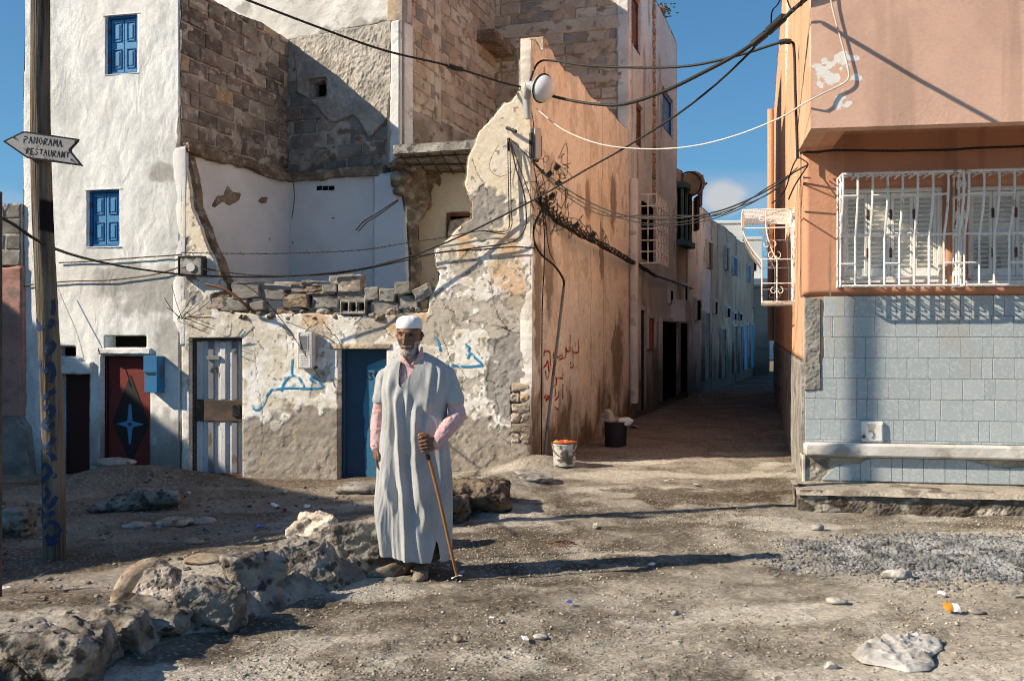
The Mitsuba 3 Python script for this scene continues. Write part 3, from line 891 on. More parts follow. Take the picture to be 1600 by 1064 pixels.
# raw masonry core behind the broken edges
core = fpoly.buffer(.045).intersection(sbox(-.02, W_FRONT.uz(0, 500)[1], W_FRONT.u(830) - .03, 6)).intersection(unary_union([LineString(left_edge).buffer(.11), LineString(ledge).buffer(.07), LineString(right_edge).buffer(.03)]))
for g in getattr(core, 'geoms', [core]):
    if g.area > .01:
        part(FW, 'broken_edge', wall_sheet(W_FRONT, g, .02, lambda u, z: -.06 + .05 * (fb(NP, u * 9, z * 9, 4.0, 3) - .5), .22), 'bare_masonry', True)
# exposed stones low on the corner
zb = W_FRONT.uz(826, 694)[1]
part(FW, 'bedding', W_FRONT.box(W_FRONT.u(790), W_FRONT.u(829.5), zb - .06, zb + .78, -.2, -.075), 'mortar_brown')
rs = np.random.default_rng(4)
for k in range(6):
    z = zb + .02 + k * .118
    for a, b in (((799, 829),) if k % 2 else ((798, 813), (814, 829))):
        m = rbox(W_FRONT.u(b) - W_FRONT.u(a), .16, .108, .02).subdivide().subdivide()
        m.vertices = m.vertices + (meshkit.fbm(m.vertices * 16 + k * 5 + a, 3, k)[:, None] - .5) * .05
        part(FW, 'stone', W_FRONT.place(m, W_FRONT.u((a + b) / 2), z + .05, -.075), ['block_brown_3', 'block_tan_1', 'block_brown_1'][rs.integers(3)], 40)

# --- door 41: ribbed white steel with a dark band
u0, u1, z1 = d41[0][0], d41[1][0], d41[0][1]
zt = W_FRONT.uz(297, 744)[1]
D41 = part(RH, 'door', W_FRONT.box(u0, u1, zt + .03, z1 - .012, -.135, -.115), 'white_metal', label='ribbed white steel door with dark middle band and number 41')
for a, b in ((u0, u0 + .03), (u1 - .03, u1)):
    part(D41, 'frame', W_FRONT.box(a, b, zt, z1, -.115, -.06, .004), 'iron')
part(D41, 'frame', W_FRONT.box(u0 + .03, u1 - .03, z1 - .03, z1 - .002, -.115, -.06, .004), 'iron')
part(D41, 'frame', W_FRONT.box(u0, u1, zt - .04, zt + .03, -.14, -.05, .006), 'iron')
bz0, bz1 = W_FRONT.uz(297, 658)[1], W_FRONT.uz(297, 625)[1]
part(D41, 'band', W_FRONT.box(u0 + .032, u1 - .032, bz0, bz1, -.115, -.072, .004), 'iron', label='dark steel band across the door')
wd = (u1 - u0 - .06)
for k in range(4):
    a = u0 + .03 + wd * (k * .25 + .012)
    for zz0, zz1 in ((zt + .035, bz0 - .003), (bz1 + .003, z1 - .035)):
        part(D41, 'rib', W_FRONT.box(a, a + wd * .125, zz0, zz1, -.115, -.088, .008), 'grey_metal' if k % 2 else 'white_metal')
part(D41, 'letter_slot', W_FRONT.box(u0 + wd * .26 + .03, u0 + wd * .26 + .2, W_FRONT.uz(0, 561)[1], W_FRONT.uz(0, 555)[1], -.09, -.055, .004), 'grey_metal')
part(D41, 'handle', W_FRONT.box(u1 - .15, u1 - .055, bz0 + .06, bz1 - .05, -.072, -.045, .006), 'black')
part(D41, 'handle', W_FRONT.place(tube([(-.03, 0, .07), (-.03, -.05, .05), (.03, -.05, -.02), (.03, 0, -.04)], .008), u1 - .10, (bz0 + bz1) / 2, -.05), 'black', True)
t41 = meshkit.text_mesh('41', .075, .003)
t41.apply_transform(trimesh.transformations.rotation_matrix(math.pi / 2, [1, 0, 0]))
part(D41, 'number', W_FRONT.place(t41, u0 + wd * .30 + .03, W_FRONT.uz(0, 581)[1], -.083), 'black', label='number 41 in black paint')

# --- blue door 39
u0, u1, z1 = d39[0][0], d39[1][0], d39[0][1]
zt = W_FRONT.uz(531, 754)[1]
D39 = part(RH, 'door', W_FRONT.box(u0 - .01, u1 + .01, FZ, z1 + .005, -.21, -.17), 'blue_door', label='worn blue painted door with number 39')
part(D39, 'panel', wall_sheet(W_FRONT, ragged([(u0 + .30, zt + .02), (u0 + .27, zt + .9), (u0 + .32, z1 - .2), (u0 + .62, z1 - .1)], .02, 8, 7) + [(u1 - .01, z1 - .1), (u1 - .01, zt + .02)], .03, lambda u, z: u * 0 - .158, .169), 'blue_light', label='lighter blue repainted door face')
t39 = meshkit.text_mesh('39', .09, .003)
t39.apply_transform(trimesh.transformations.rotation_matrix(math.pi / 2, [1, 0, 0]))
part(D39, 'number', W_FRONT.place(t39, W_FRONT.u(567), W_FRONT.uz(567, 594)[1], -.153), 'black', label='number 39 in black paint')
part(D39, 'frame', W_FRONT.box(u0 - .005, u0 + .04, FZ, z1, -.17, -.13, .005), 'blue_door')
part(RH, 'lintel', wall_sheet(W_FRONT, ragged([(u0 - .1, z1 - .005), (u1 + .06, z1 - .005)], .004, 7, 1) + [(u1 + .06, z1 + .06), (u0 - .1, z1 + .06)], .02, lambda u, z: front_disp(u, z) + .012, .2), 'mortar_tan', True)

# --- alley side wall
stub = [(0, 4.47), (0, 5.0), (.35, 5.03), (.42, 4.98), (.8, 5.1), (1.6, 5.02), (2.4, 5.12), (3.2, 5.02), (4.4, 5.12), (5.4, 5.08), (6.5, 5.15)]
SW = part(RH, 'side_wall', wall_sheet(W_SIDE, ragged([(0, FZ), (0, 4.9)], .02, 5, 12) + ragged(stub[1:], .045, 5, 13) + [(6.5, FZ)], .028, side_disp, .13), 'side_plaster', True, label='orange streaked plaster wall along the alley')
for k, (px0, px1, py) in enumerate(((805, 819, 84), (818, 831, 68))):
    a, b = W_FRONT.u(px0), W_FRONT.u(px1)
    part(RH, 'pillar_stub', W_FRONT.place(rbox(b - a, .16, 1.2, .012), (a + b) / 2, W_FRONT.uz(px0, py)[1] - .6, -.32 - .16 * k), 'cement')
part(RH, 'pillar_stub', W_SIDE.box(.55, .78, 4.6, 5.17, -.22, .0, .01), 'block_tan_1')

# --- the open upper room
zf = W_FRONT.uz(500, 488)[1]
part(RH, 'floor', trimesh.Trimesh(np.array([W_FRONT.pt(u, zz, n) for zz in (zf - .3, zf - .06) for (u, n) in ((0.02, -.26), (4.3, -.26), (4.3, -3.2), (.9, -3.2))]), [[0, 1, 5], [0, 5, 4], [1, 2, 6], [1, 6, 5], [2, 3, 7], [2, 7, 6], [3, 0, 4], [3, 4, 7], [4, 5, 6], [4, 6, 7], [0, 2, 1], [0, 3, 2]], process=False), 'bare_masonry')
flat = lambda a, s: (lambda u, z: a * (meshkit.fbm(np.stack([u * 2, z * 2, u * 0 + s], -1), 3, 1) - .5))
RP = part(RH, 'room_wall', wall_sheet(W_PARTY, [(.0, 1.4), (.0, zl + .05), (pu * .5, zl), (pu, zl + .08), (pu, 1.4)], .04, lambda u, z: .05 + flat(.03, 1)(u, z), .12), 'room_paint', True, label='white painted room wall with peeled brown patches')
bu = W_BACK.u(626)
RB = part(RH, 'room_wall', wall_sheet(W_BACK, [(-.02, 1.4), (-.02, zl - .01), (bu * .75, zl - .02), (bu, zl), (bu, 1.4)], .04, lambda u, z: .05 + flat(.03, 2)(u, z), .12), 'room_paint', True)
# peeled patches of paint, flakes gone
for pts in ([(326, 322), (333, 306), (345, 305), (350, 291), (358, 300), (371, 303), (368, 315), (352, 322), (343, 316), (331, 324)], [(398, 315), (404, 308), (415, 308), (412, 317), (404, 318)], [(346, 300), (352, 296), (355, 303), (349, 306)]):
    part(RP, 'bare_patch', wall_sheet(W_PARTY, ragged([tuple(W_PARTY.uz(*p)) for p in pts + pts[:1]], .02, 9, 4, .02), .02, lambda u, z: .053 + flat(.03, 1)(u, z), .006), 'bare_masonry', True)
for k in range(3):
    a, b, c, e = uzb(W_BACK, 499 + 9.5 * k, 507 + 9.5 * k, 292, 298)
    part(RB, 'vent', W_BACK.box(a, b, c, e, -.02, .064 + .001 * k), 'dark_void')
# lighter pilaster, broken cross wall, beige wall, slab
pa, pb = W_BACK.u(590), W_BACK.u(640)
part(RH, 'pilaster', wall_sheet(W_BACK, ragged([(pa, 1.4), (pa, zl + .02)], .006, 4, 2) + ragged([(pa + .01, zl + .02), (pb, zl - .1)], .02, 7, 3) + ragged([(pb, zl - .1), (pb + .03, 1.4)], .03, 6, 4), .03, lambda u, z: .11 + flat(.02, 5)(u, z), .16), 'room_blue', True)
W_CROSS = Wall(W_BACK.pt(W_BACK.u(638), 0, .0)[:2], 12)
cu = lambda px, py: tuple(W_CROSS.uz(px, py))
part(RH, 'cross_wall', wall_sheet(W_CROSS, ragged([cu(636, 475), cu(640, 400), cu(632, 340), cu(626, 300), cu(611, 290), cu(613, 252)], .03, 6, 6) + ragged([cu(660, 250), cu(672, 310), cu(664, 340), cu(653, 350), cu(656, 400), cu(655, 478)], .03, 6, 7), .025, lambda u, z: .06 * (fb(NP, u * 8, z * 8, 3.0, 3) - .5) + .10, .3), 'bare_masonry', True)
for k, (px, py, s) in enumerate(((622, 258, .2), (618, 278, .17), (632, 282, .2), (640, 262, .2), (622, 300, .18))):
    part(RH, 'stone', W_CROSS.place(rock((s, .2, .16), 60 + k, 3, .15), *W_CROSS.uz(px, py), .12), 'block_grey_1' if k % 2 else 'bare_masonry', 40)
W_BEIGE = Wall(W_BACK.pt(W_BACK.u(640), 0, -.45)[:2], -8)
be = [W_BEIGE.uz(645, 255), W_BEIGE.uz(760, 255)]
win = uzb(W_BEIGE, 698, 745, 333, 385)
bp = Polygon([(be[0][0] - .2, 1.4), (be[0][0] - .2, 4.0), (be[1][0], 4.0), (be[1][0], 1.4)]).difference(sbox(win[0], win[2], win[1], win[3]))
BW = part(RH, 'room_wall', wall_sheet(W_BEIGE, bp, .04, flat(.02, 8), .15), 'room_beige', True, label='beige room wall behind the broken cross wall')
part(BW, 'window_frame', cat(W_BEIGE.box(win[0], win[1], win[3] - .05, win[3], -.1, .01), W_BEIGE.box(win[0], win[0] + .045, win[2], win[3] - .05, -.1, .008)), 'wood_brown')
part(BW, 'window_dark', W_BEIGE.box(win[0] - .02, win[1] + .02, win[2] - .02, win[3] + .02, -.3, -.16), 'dark_void')
part(BW, 'bare_patch', wall_sheet(W_BEIGE, ragged([tuple(W_BEIGE.uz(*q)) for q in ((664, 258), (682, 268), (690, 280), (689, 292), (681, 285), (673, 300), (676, 322), (668, 330), (660, 316), (664, 258))], .02, 9, 14, .02), .02, lambda u, z: .012 + .01 * fb(NP, u * 12, z * 12, 1.0, 2), .012), 'bare_masonry', True)
part(BW, 'patching', wall_sheet(W_BEIGE, ragged([tuple(W_BEIGE.uz(*q)) for q in ((703, 345), (732, 340), (740, 390), (700, 372), (703, 345))], .02, 9, 15, .02), .02, lambda u, z: .03 + .02 * fb(NP, u * 12, z * 12, 1.0, 2), .03), 'rough_cement', True)
# slab with bars showing on its underside
sl = [at(614, 236, 13.15), at(742, 232, 12.75), at(760, 250, 15.0), at(640, 250, 14.7)]
zs0, zs1 = 3.86, 3.97
top = np.array([[p[0], p[1]] for p in sl])
sp = Polygon(ragged([tuple(top[0]), tuple(top[1])], .03, 6, 3) + [tuple(top[2]), tuple(top[3])])
slm = trimesh.creation.extrude_polygon(sp.buffer(0), zs1 - zs0, engine='earcut')
slm.apply_translation([0, 0, zs0])
SL = part(RH, 'slab', slm, 'cement')
for k in range(6):
    a, b = top[0] + (top[1] - top[0]) * (k + .5) / 6, top[3] + (top[2] - top[3]) * (k + .5) / 6
    part(SL, 'bar', tube([[*a, zs0 - .012], [*b, zs0 - .012]], .012, 5), 'iron')
for k in range(3):
    a, b = top[0] + (top[3] - top[0]) * (k + .3) / 3, top[1] + (top[2] - top[1]) * (k + .3) / 3
    part(SL, 'bar', tube([[*a, zs0 - .03], [*b, zs0 - .03]], .012, 5), 'iron')
# line of the torn-off floor along the room walls
for W, a, b, s in ((W_PARTY, 0.02, pu - .02, 1), (W_BACK, .03, W_BACK.u(605), 2)):
    n_ = int((b - a) / .025)
    uu = np.linspace(a, b, n_)
    lo = zl - .04 + .09 * (meshkit.fbm(np.stack([uu * 3, uu * 0, uu * 0 + s], -1), 4, 2) - .5)
    hi = zl + .10 + .09 * (meshkit.fbm(np.stack([uu * 3, uu * 0 + 4, uu * 0 + s], -1), 4, 3) - .5)
    part(RH, 'torn_slab_edge', wall_sheet(W, Polygon(list(zip(uu, lo)) + list(zip(uu[::-1], hi[::-1]))), .02, lambda u, z: .10 + .10 * (fb(NP, u * 9, z * 9, 3.0, 3) - .35), .12), 'bare_masonry', True)

# ---------------------------------------------------------------- tan house behind
TH = thing('back_house', 'tall unplastered block house behind the ruined house', 'house')
bb = W_BACK.u(614)
rough_poly = Polygon([(.14, 5.6), (.2, 5.1), (.45, 4.95), (bu * .42, 4.62), (bu * .6, 4.70), (bu * .74, 4.36), (bb - .05, 4.55), (bb, 5.95), (.14, 5.93)])
bw_poly = Polygon([(-.12, zl + .05), (bb, zl + .05), (bb, 5.95), (-.12, 5.93)])
hole = uzb(W_BACK, 487, 509, 129, 150)
hb = sbox(hole[0], hole[2], hole[1], hole[3])
BK = block_wall(W_BACK, TH, bw_poly.difference(hb), ['block_grey_0', 'block_grey_1', 'block_grey_2'], 'lower_wall', weights=[.5, .25, .25], seed=8, smear=.9, mort='mortar_brown')
part(BK, 'hole', W_BACK.box(hole[0] - .05, hole[1] + .05, hole[2] - .05, hole[3] + .05, -.5, -.19), 'dark_void')
part(BK, 'cement_coat', wall_sheet(W_BACK, Polygon(ragged(list(rough_poly.exterior.coords), .06, 4, 21)).buffer(0).difference(hb.buffer(.04)), .02, lambda u, z: .03 + .035 * (fb(NP, u * 9 + 2 * fb(NP, u * 4, z * 4, 1.0, 2), z * 6, 3.0, 3) - .3), .06), 'rough_cement', True, label='rough grey cement coat half in sun')
ub = W_BACK.u(300)
part(TH, 'upper_wall', wall_sheet(W_BACK, [(ub, 5.6), (ub, 9.0), (bu, 9.0)] + ragged([(bu, 5.99), (bu * .5, 5.93), (0, 5.90)], .04, 5, 31) + [(ub, 5.6)], .04, lambda u, z: -.03 + .06 * (fb(NP, u * 2, z * 2, 3.0, 4) - .5), .3), 'old_white', True)
part(TH, 'pier', cat(wall_sheet(W_BACK, ragged([(bb - .03, zl + .1), (bb + .0, 5.95)], .02, 6, 33) + [(bu + .02, 5.95), (bu + .02, zl + .25)], .03, lambda u, z: .06 + .02 * (fb(NP, u * 5, z * 5, 3.0, 3) - .5), .3)), 'lime', True, label='white plastered corner pier catching the sun')
tu = W_TAN.u(775)
tan_poly = Polygon([(0.0, 3.9), (tu, 3.9), (tu, 9.0), (0.0, 9.0)])
TW = block_wall(W_TAN, TH, tan_poly, ['block_tan_0', 'block_tan_1', 'block_tan_2', 'block_tan_3'], 'side_wall', weights=[.34, .24, .12, .30], seed=12, mort='mortar_tan', smear=.35, skip=lambda u, z: z < 4.75 - u * .0 and z < 4.9)
part(TW, 'brown_coat', wall_sheet(W_TAN, ragged([(.1, 3.95), (.1, 4.75), (1.5, 4.85), (3.1, 4.85), (tu, 4.75)], .05, 4, 41) + [(tu, 3.95)], .04, lambda u, z: .012 + .02 * (fb(NP, u * 6, z * 6, 3.0, 3) - .5), .05), 'mortar_brown', True)
part(TW, 'column', W_TAN.box(1.30, 1.52, 4.8, 9.0, -.1, .025, .01), 'block_tan_3')
part(TW, 'column', W_TAN.box(.0, .18, 4.0, 9.0, -.1, .03, .01), 'block_tan_2')
part(TW, 'core', W_TAN.box(.9, tu + .3, 1.5, 9.0, -1.2, -.21), 'mortar_brown')
part(TH, 'roof_edge', W_TAN.box(tu - 1.1, tu + .2, 6.55, 6.75, -.1, .35, .02), 'bare_masonry')

# ---------------------------------------------------------------- grey house on the alley
GH = thing('grey_house', 'three storey grey plastered house in the alley with block end wall', 'house')
gu0, gu1 = 6.5, W_SIDE.u(1056)
eu = float(np.linalg.norm((W_SIDE.pt(gu0, 0, .0)[:2] - W_END.o)))
EW = block_wall(W_END, GH, Polygon([(-.1, 3.0), (eu - .12, 3.0), (eu - .12, 8.25), (-.1, 8.25)]), ['block_tan_0', 'block_tan_1', 'block_tan_2', 'block_tan_3'], 'end_wall', weights=[.2, .2, .3, .3], seed=15, mort='mortar_tan', smear=.75)
zc = W_END.uz(700, 60)[1]
part(EW, 'beam', W_END.box(-.1, eu - .12, zc - .12, zc + .12, -.1, .03, .012), 'block_tan_3')
part(EW, 'beam', W_END.box(eu - 1.0, eu - .12, zc - 1.05, zc - .88, -.1, .03, .012), 'block_tan_3')
part(EW, 'core', W_END.box(-.1, eu - .2, .0, 8.2, -.7, -.21), 'mortar_tan')
part(EW, 'corner_strip', wall_sheet(W_END, ragged([(eu - .20, 3.0), (eu - .22, 8.25)], .03, 4, 51) + [(eu, 8.26), (eu, 3.0)], .03, lambda u, z: .03 + .01 * (fb(NP, u * 9, z * 9, 2.0, 3) - .5), .2), 'lime', True)


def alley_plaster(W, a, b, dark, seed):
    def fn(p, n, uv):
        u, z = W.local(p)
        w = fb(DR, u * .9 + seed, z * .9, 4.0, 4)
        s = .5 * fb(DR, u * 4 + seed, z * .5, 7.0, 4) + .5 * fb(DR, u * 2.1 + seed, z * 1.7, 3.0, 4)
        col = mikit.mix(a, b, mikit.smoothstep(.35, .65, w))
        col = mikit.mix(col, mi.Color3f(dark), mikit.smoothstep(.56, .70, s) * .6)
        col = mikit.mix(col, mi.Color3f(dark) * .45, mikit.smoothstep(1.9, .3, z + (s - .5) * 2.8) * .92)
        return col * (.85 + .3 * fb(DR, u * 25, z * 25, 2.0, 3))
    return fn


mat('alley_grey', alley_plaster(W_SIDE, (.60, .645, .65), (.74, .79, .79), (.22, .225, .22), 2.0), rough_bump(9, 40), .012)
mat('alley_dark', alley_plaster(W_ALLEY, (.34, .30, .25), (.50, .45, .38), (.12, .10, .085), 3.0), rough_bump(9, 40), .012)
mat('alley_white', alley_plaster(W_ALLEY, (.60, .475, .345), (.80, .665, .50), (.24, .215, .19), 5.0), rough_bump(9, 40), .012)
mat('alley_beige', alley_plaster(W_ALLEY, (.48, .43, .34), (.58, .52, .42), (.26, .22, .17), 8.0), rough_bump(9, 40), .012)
mat('bright_white', grainy((.72, .72, .70), (.82, .82, .80), 1.0, 3, 20, .06))


def opening(W, host, name, q, m, depth=.16, frame=None, label=None):
    """a recessed leaf with a raised surround, q = (px0, px1, py0, py1)"""
    a, b, c, e = uzb(W, *q)
    k = part(host, name, W.box(a, b, c, e, -.02, .006), m, label=label)
    f = frame or 'alley_grey'
    t = max(.03, min(.07, (b - a) * .1))
    for r in ((a - t, a, c, e), (b, b + t, c, e), (a - t, b + t, e, e + t)):
        part(k, 'frame', W.box(*r, -.02, .035, .004), f)
    return k, (a, b, c, e)


gp = Polygon(ragged([(gu0, FZ), (gu0, 8.25)], .02, 2, 61) + ragged([(gu0, 8.27), (gu1 - 1.2, 8.27), (gu1, 8.2)], .03, 3, 62) + [(gu1, FZ)]).buffer(0)
gw = {}
for nm, q in (('w1', (986, 999, -6, 76)), ('w2', (993, 1003, 165, 228)), ('w3', (1033, 1050, 148, 206))):
    a, b, c, e = uzb(W_SIDE, *q)
    c, e = min(c, e), max(c, e)
    gw[nm] = (a, b, CZ - (q[3] - HZ) / F * W_SIDE.pt((a + b) / 2, 0)[1], CZ - (q[2] - HZ) / F * W_SIDE.pt((a + b) / 2, 0)[1])
gpoly = gp.difference(unary_union([sbox(v[0], v[2], v[1], v[3]) for v in gw.values()]))
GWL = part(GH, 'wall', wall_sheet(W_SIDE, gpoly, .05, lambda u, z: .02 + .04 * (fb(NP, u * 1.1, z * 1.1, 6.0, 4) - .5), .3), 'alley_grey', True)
part(GH, 'core', W_SIDE.box(gu0 + .5, gu1 - .05, FZ, 8.0, -2.6, -.33), 'mortar_tan')
for nm, v in gw.items():
    blue = nm == 'w3'
    k = part(GH, 'window', W_SIDE.box(v[0] - .03, v[1] + .03, v[2] - .03, v[3] + .03, -.2, -.12), 'dark_void', label='window with open blue shutters high in the alley' if blue else 'narrow brown shuttered window')
    m = 'blue_shutter_dark' if blue else 'wood_brown'
    w = v[1] - v[0]
    for q in (0, 1):
        part(k, 'leaf', W_SIDE.box(v[0] + q * w / 2 + .02, v[0] + (q + 1) * w / 2 - .02, v[2] + .02, v[3] - .02, -.11, -.06, .004), m)
    for r in ((v[0], v[1], v[3] - .05, v[3]), (v[0], v[0] + .04, v[2], v[3] - .05), (v[1] - .04, v[1], v[2], v[3] - .05)):
        part(k, 'frame', W_SIDE.box(*r, -.12, -.02, .004), m)
for nm, q, m in (('gate', (1029, 1053, 503, 622), 'dark_void'), ('door', (994, 1002, 485, 640), 'black'), ('window', (1007, 1018, 497, 545), 'wood_red'), ('window', (1042, 1048, 455, 475), 'dark_void'), ('box', (1046, 1056, 470, 503), 'lime')):
    a, b = W_SIDE.u(q[0]), W_SIDE.u(q[1])
    d_ = W_SIDE.pt((a + b) / 2, 0)[1]
    c, e = CZ - (q[3] - HZ) / F * d_, CZ - (q[2] - HZ) / F * d_
    k = part(GH, nm, W_SIDE.box(a, b, c, e, -.05, .05 if nm != 'box' else .35), m, label='rusty brown shutter low on the grey house' if m == 'wood_red' else None)
    if nm != 'box':
        for r in ((a - .07, a, c, e), (b, b + .07, c, e), (a - .07, b + .07, e, e + .08)):
            part(k, 'frame', W_SIDE.box(*r, -.05, .09, .004), 'alley_grey')
# brick band where the plaster fell off, pipe
for k in range(26):
    z = 4.2 + k * .16
    part(GWL, 'brick', W_SIDE.place(rbox(.22 + .04 * math.sin(k * 3.1), .05, .13, .01), W_SIDE.u(1019) + .03 * math.sin(k * 1.9), z, .035), 'block_brown_3' if k % 3 else 'block_brown_1')
pp = W_SIDE.u(982)
zt = W_SIDE.uz(982, 280)[1]
pz = [(pp, zz, .10) for zz in np.linspace(.35, zt, 12)]
single('drain_pipe', tube([W_SIDE.pt(*q) for q in pz], .075, 12), 'lime', 'pale drain pipe at the end of the orange wall', 'pipe', smooth=40)

# ---------------------------------------------------------------- houses down the alley
def row_house(px0, px1, top, m, label, seed, thick=.3, d=0.0):
    u0, u1 = W_ALLEY.u(px0), W_ALLEY.u(px1)
    k = thing('alley_house', label, 'house')
    body = W_ALLEY.box(u0 + .01, u1 - .01, FZ, top - .25, -3.5, -.31 + d)
    part(k, 'core', body, 'mortar_tan')
    r = ragged([(u0, top), ((u0 + u1) / 2, top + .05), (u1, top - .03)], .04, 1.5, seed, .1)
    part(k, 'wall', wall_sheet(W_ALLEY, [(u0, FZ)] + r + [(u1, FZ)], .08, lambda u, z: d + .05 * (fb(NP, u * .9, z * .9, float(seed), 3) - .5), thick), m, True)
    return k


H1 = row_house(1056, 1074, 5.35, 'alley_dark', 'narrow dark house with green framed window in the shaded alley', 71)
H2 = row_house(1074, 1112, 4.85, 'alley_grey', 'grey house with a dark stained base under the roof tank', 72)
H3 = row_house(1112, 1150, 4.72, 'alley_white', 'whitish alley house with brown shuttered window', 73)
H4 = row_house(1150, 1178, 4.62, 'alley_white', 'last white alley house with two blue doors', 74)
mat('teal', grainy((.09, .17, .17), (.14, .23, .22), 3, 2, 30, .2))
# green framed window box in the first house
a, b, c, e = uzb(W_ALLEY, 1058, 1071, 300, 375)
c, e = CZ - (378 - HZ) / F * 24.3, CZ - (300 - HZ) / F * 24.3
k = part(H1, 'window', W_ALLEY.box(a, b, c, e, -.02, .10), 'dark_void')
for r in ((a - .1, b + .1, e, e + .14), (a - .1, b + .1, c - .14, c)):
    part(k, 'frame', W_ALLEY.box(*r, -.02, .22, .01), 'teal')
for x in (a, (a + b) / 2, b):
    part(k, 'frame', W_ALLEY.box(x - .05, x + .05, c, e, .09, .15, .008), 'teal')
for host, nm, q, m, lb in (
        (H1, 'door', (1058.5, 1071, 505, 611), 'dark_void', None),
        (H2, 'door', (1098, 1106, 490, 593), 'black', None), (H2, 'window', (1085, 1092, 470, 500), 'dark_void', None), (H2, 'window', (1066, 1071, 447, 475), 'dark_void', None),
        (H2, 'window', (1103, 1110.5, 380, 420), 'wood_brown', 'brown shuttered window'), (H3, 'window', (1133, 1138, 482, 495), 'dark_void', None), (H3, 'door', (1124, 1131, 515, 590), 'black', None),
        (H3, 'window', (1114, 1118, 472, 490), 'dark_void', None), (H3, 'window', (1131.5, 1136, 388, 422), 'alley_dark', None),
        (H3, 'door', (1144, 1149, 510, 582), 'black', None), (H4, 'door', (1153, 1157, 510, 580), 'black', None), (H3, 'window', (1144, 1148, 490, 499), 'dark_void', None), (H4, 'window', (1153, 1157, 491, 500), 'dark_void', None),
        (H3, 'window', (1143, 1149, 404, 430), 'blue_shutter_dark', 'small arched blue window'), (H4, 'window', (1166, 1170, 416, 440), 'blue_shutter', 'small blue shutter'),
        (H4, 'door', (1160, 1166, 508, 577), 'blue_shutter', 'narrow blue door'), (H4, 'door', (1171, 1175, 508, 574), 'blue_shutter', 'narrow blue door at the alley end')):
    d_ = W_ALLEY.pt(W_ALLEY.u((q[0] + q[1]) / 2), 0)[1]
    a, b = W_ALLEY.u(q[0]), W_ALLEY.u(q[1])
    c, e = CZ - (q[3] - HZ) / F * d_, CZ - (q[2] - HZ) / F * d_
    k = part(host, nm, W_ALLEY.box(a, b, c, e, -.1, .045), m, label=lb)
    for r in ((a - .06, a, c, e), (b, b + .06, c, e), (a - .06, b + .06, e, e + .07)):
        part(k, 'frame', W_ALLEY.box(*r, -.1, .075, .004), 'alley_grey')
    if nm == 'window' and m not in ('dark_void',):
        part(k, 'mullion', W_ALLEY.box((a + b) / 2 - .02, (a + b) / 2 + .02, c, e, .04, .06, .004), 'black')
# end of the alley, houses beyond
EH = thing('end_house', 'beige house closing the far end of the alley', 'house')
W_FAR = Wall(W_ALLEY.pt(W_ALLEY.u(1178), 0)[:2], -12)
part(EH, 'wall', wall_sheet(W_FAR, [(-.2, FZ), (-.2, 3.3), (.56, 3.25), (.56, FZ)], .1, lambda u, z: .04 * (fb(NP, u, z, 4.0, 3) - .5), .3), 'alley_beige', True)
part(EH, 'core', W_FAR.box(-.2, .5, FZ, 3.1, -4, -.31), 'mortar_tan')
part(EH, 'parapet', W_FAR.box(-.2, .58, 3.26, 3.36, -.3, .06, .02), 'alley_beige')
for k, (px0, px1, y0, d_, lb) in enumerate(((1108, 1160, 350, 58, 'bright white house rising behind the alley roofs'), (1150, 1190, 375, 66, 'white house far behind with a tank on its roof'), (1176, 1232, 440, 62, 'white house beyond the alley mouth'))):
    h = thing('far_house', lb, 'house')
    W = Wall(at(px0, 500, d_)[:2], -6)
    w = W.u(px1)
    zz = CZ - (y0 - HZ) / F * d_
    part(h, 'wall', W.box(0, w, FZ, zz, -6, 0), 'bright_white')
    part(h, 'parapet', W.box(-.05, w + .05, zz, zz + .18, -.3, .06, .02), 'bright_white')
    part(h, 'window', W.box(w * .6, w * .6 + .3, zz - 2.0, zz - 1.4, -.1, .02), 'dark_void')
    part(h, 'window', W.box(w * .2, w * .2 + .3, zz - 2.0, zz - 1.4, -.1, .02), 'dark_void')
# ---------------------------------------------------------------- pink house
P_SPOTS = [(W_PINK.u(1300), 0, 0, 0)]


def pink_paint(base, dark, seed, spots=(), W=W_PINK):
    def fn(p, n, uv):
        u, z = W.local(p)
        w = fb(DR, p.x * .9 + seed, p.y * .9, p.z * .9, 4)
        s = fb(DR, u * 4 + seed, z * .5, 7.0, 3)
        col = mikit.mix(dark, base, mikit.smoothstep(.25, .7, w * .6 + s * .4))
        col = col * (1 - .16 * mikit.smoothstep(.56, .72, fb(DR, u * 7 + seed, z * .4, 4.0, 4))) * (1 - .10 * mikit.smoothstep(.55, .7, fb(DR, u * 1.7, z * 1.7, 6.0 + seed, 5)))
        if spots:
            k = fb(DR, u * 19, z * 19, 2.0, 5)
            col = mikit.mix(col, mi.Color3f(.80, .79, .76), blobs(DR, u, z, spots, (k - .5) * 5.0, .10))
        return col * (.93 + .14 * fb(DR, p.x * 55, p.y * 55, p.z * 55, 2))
    return fn


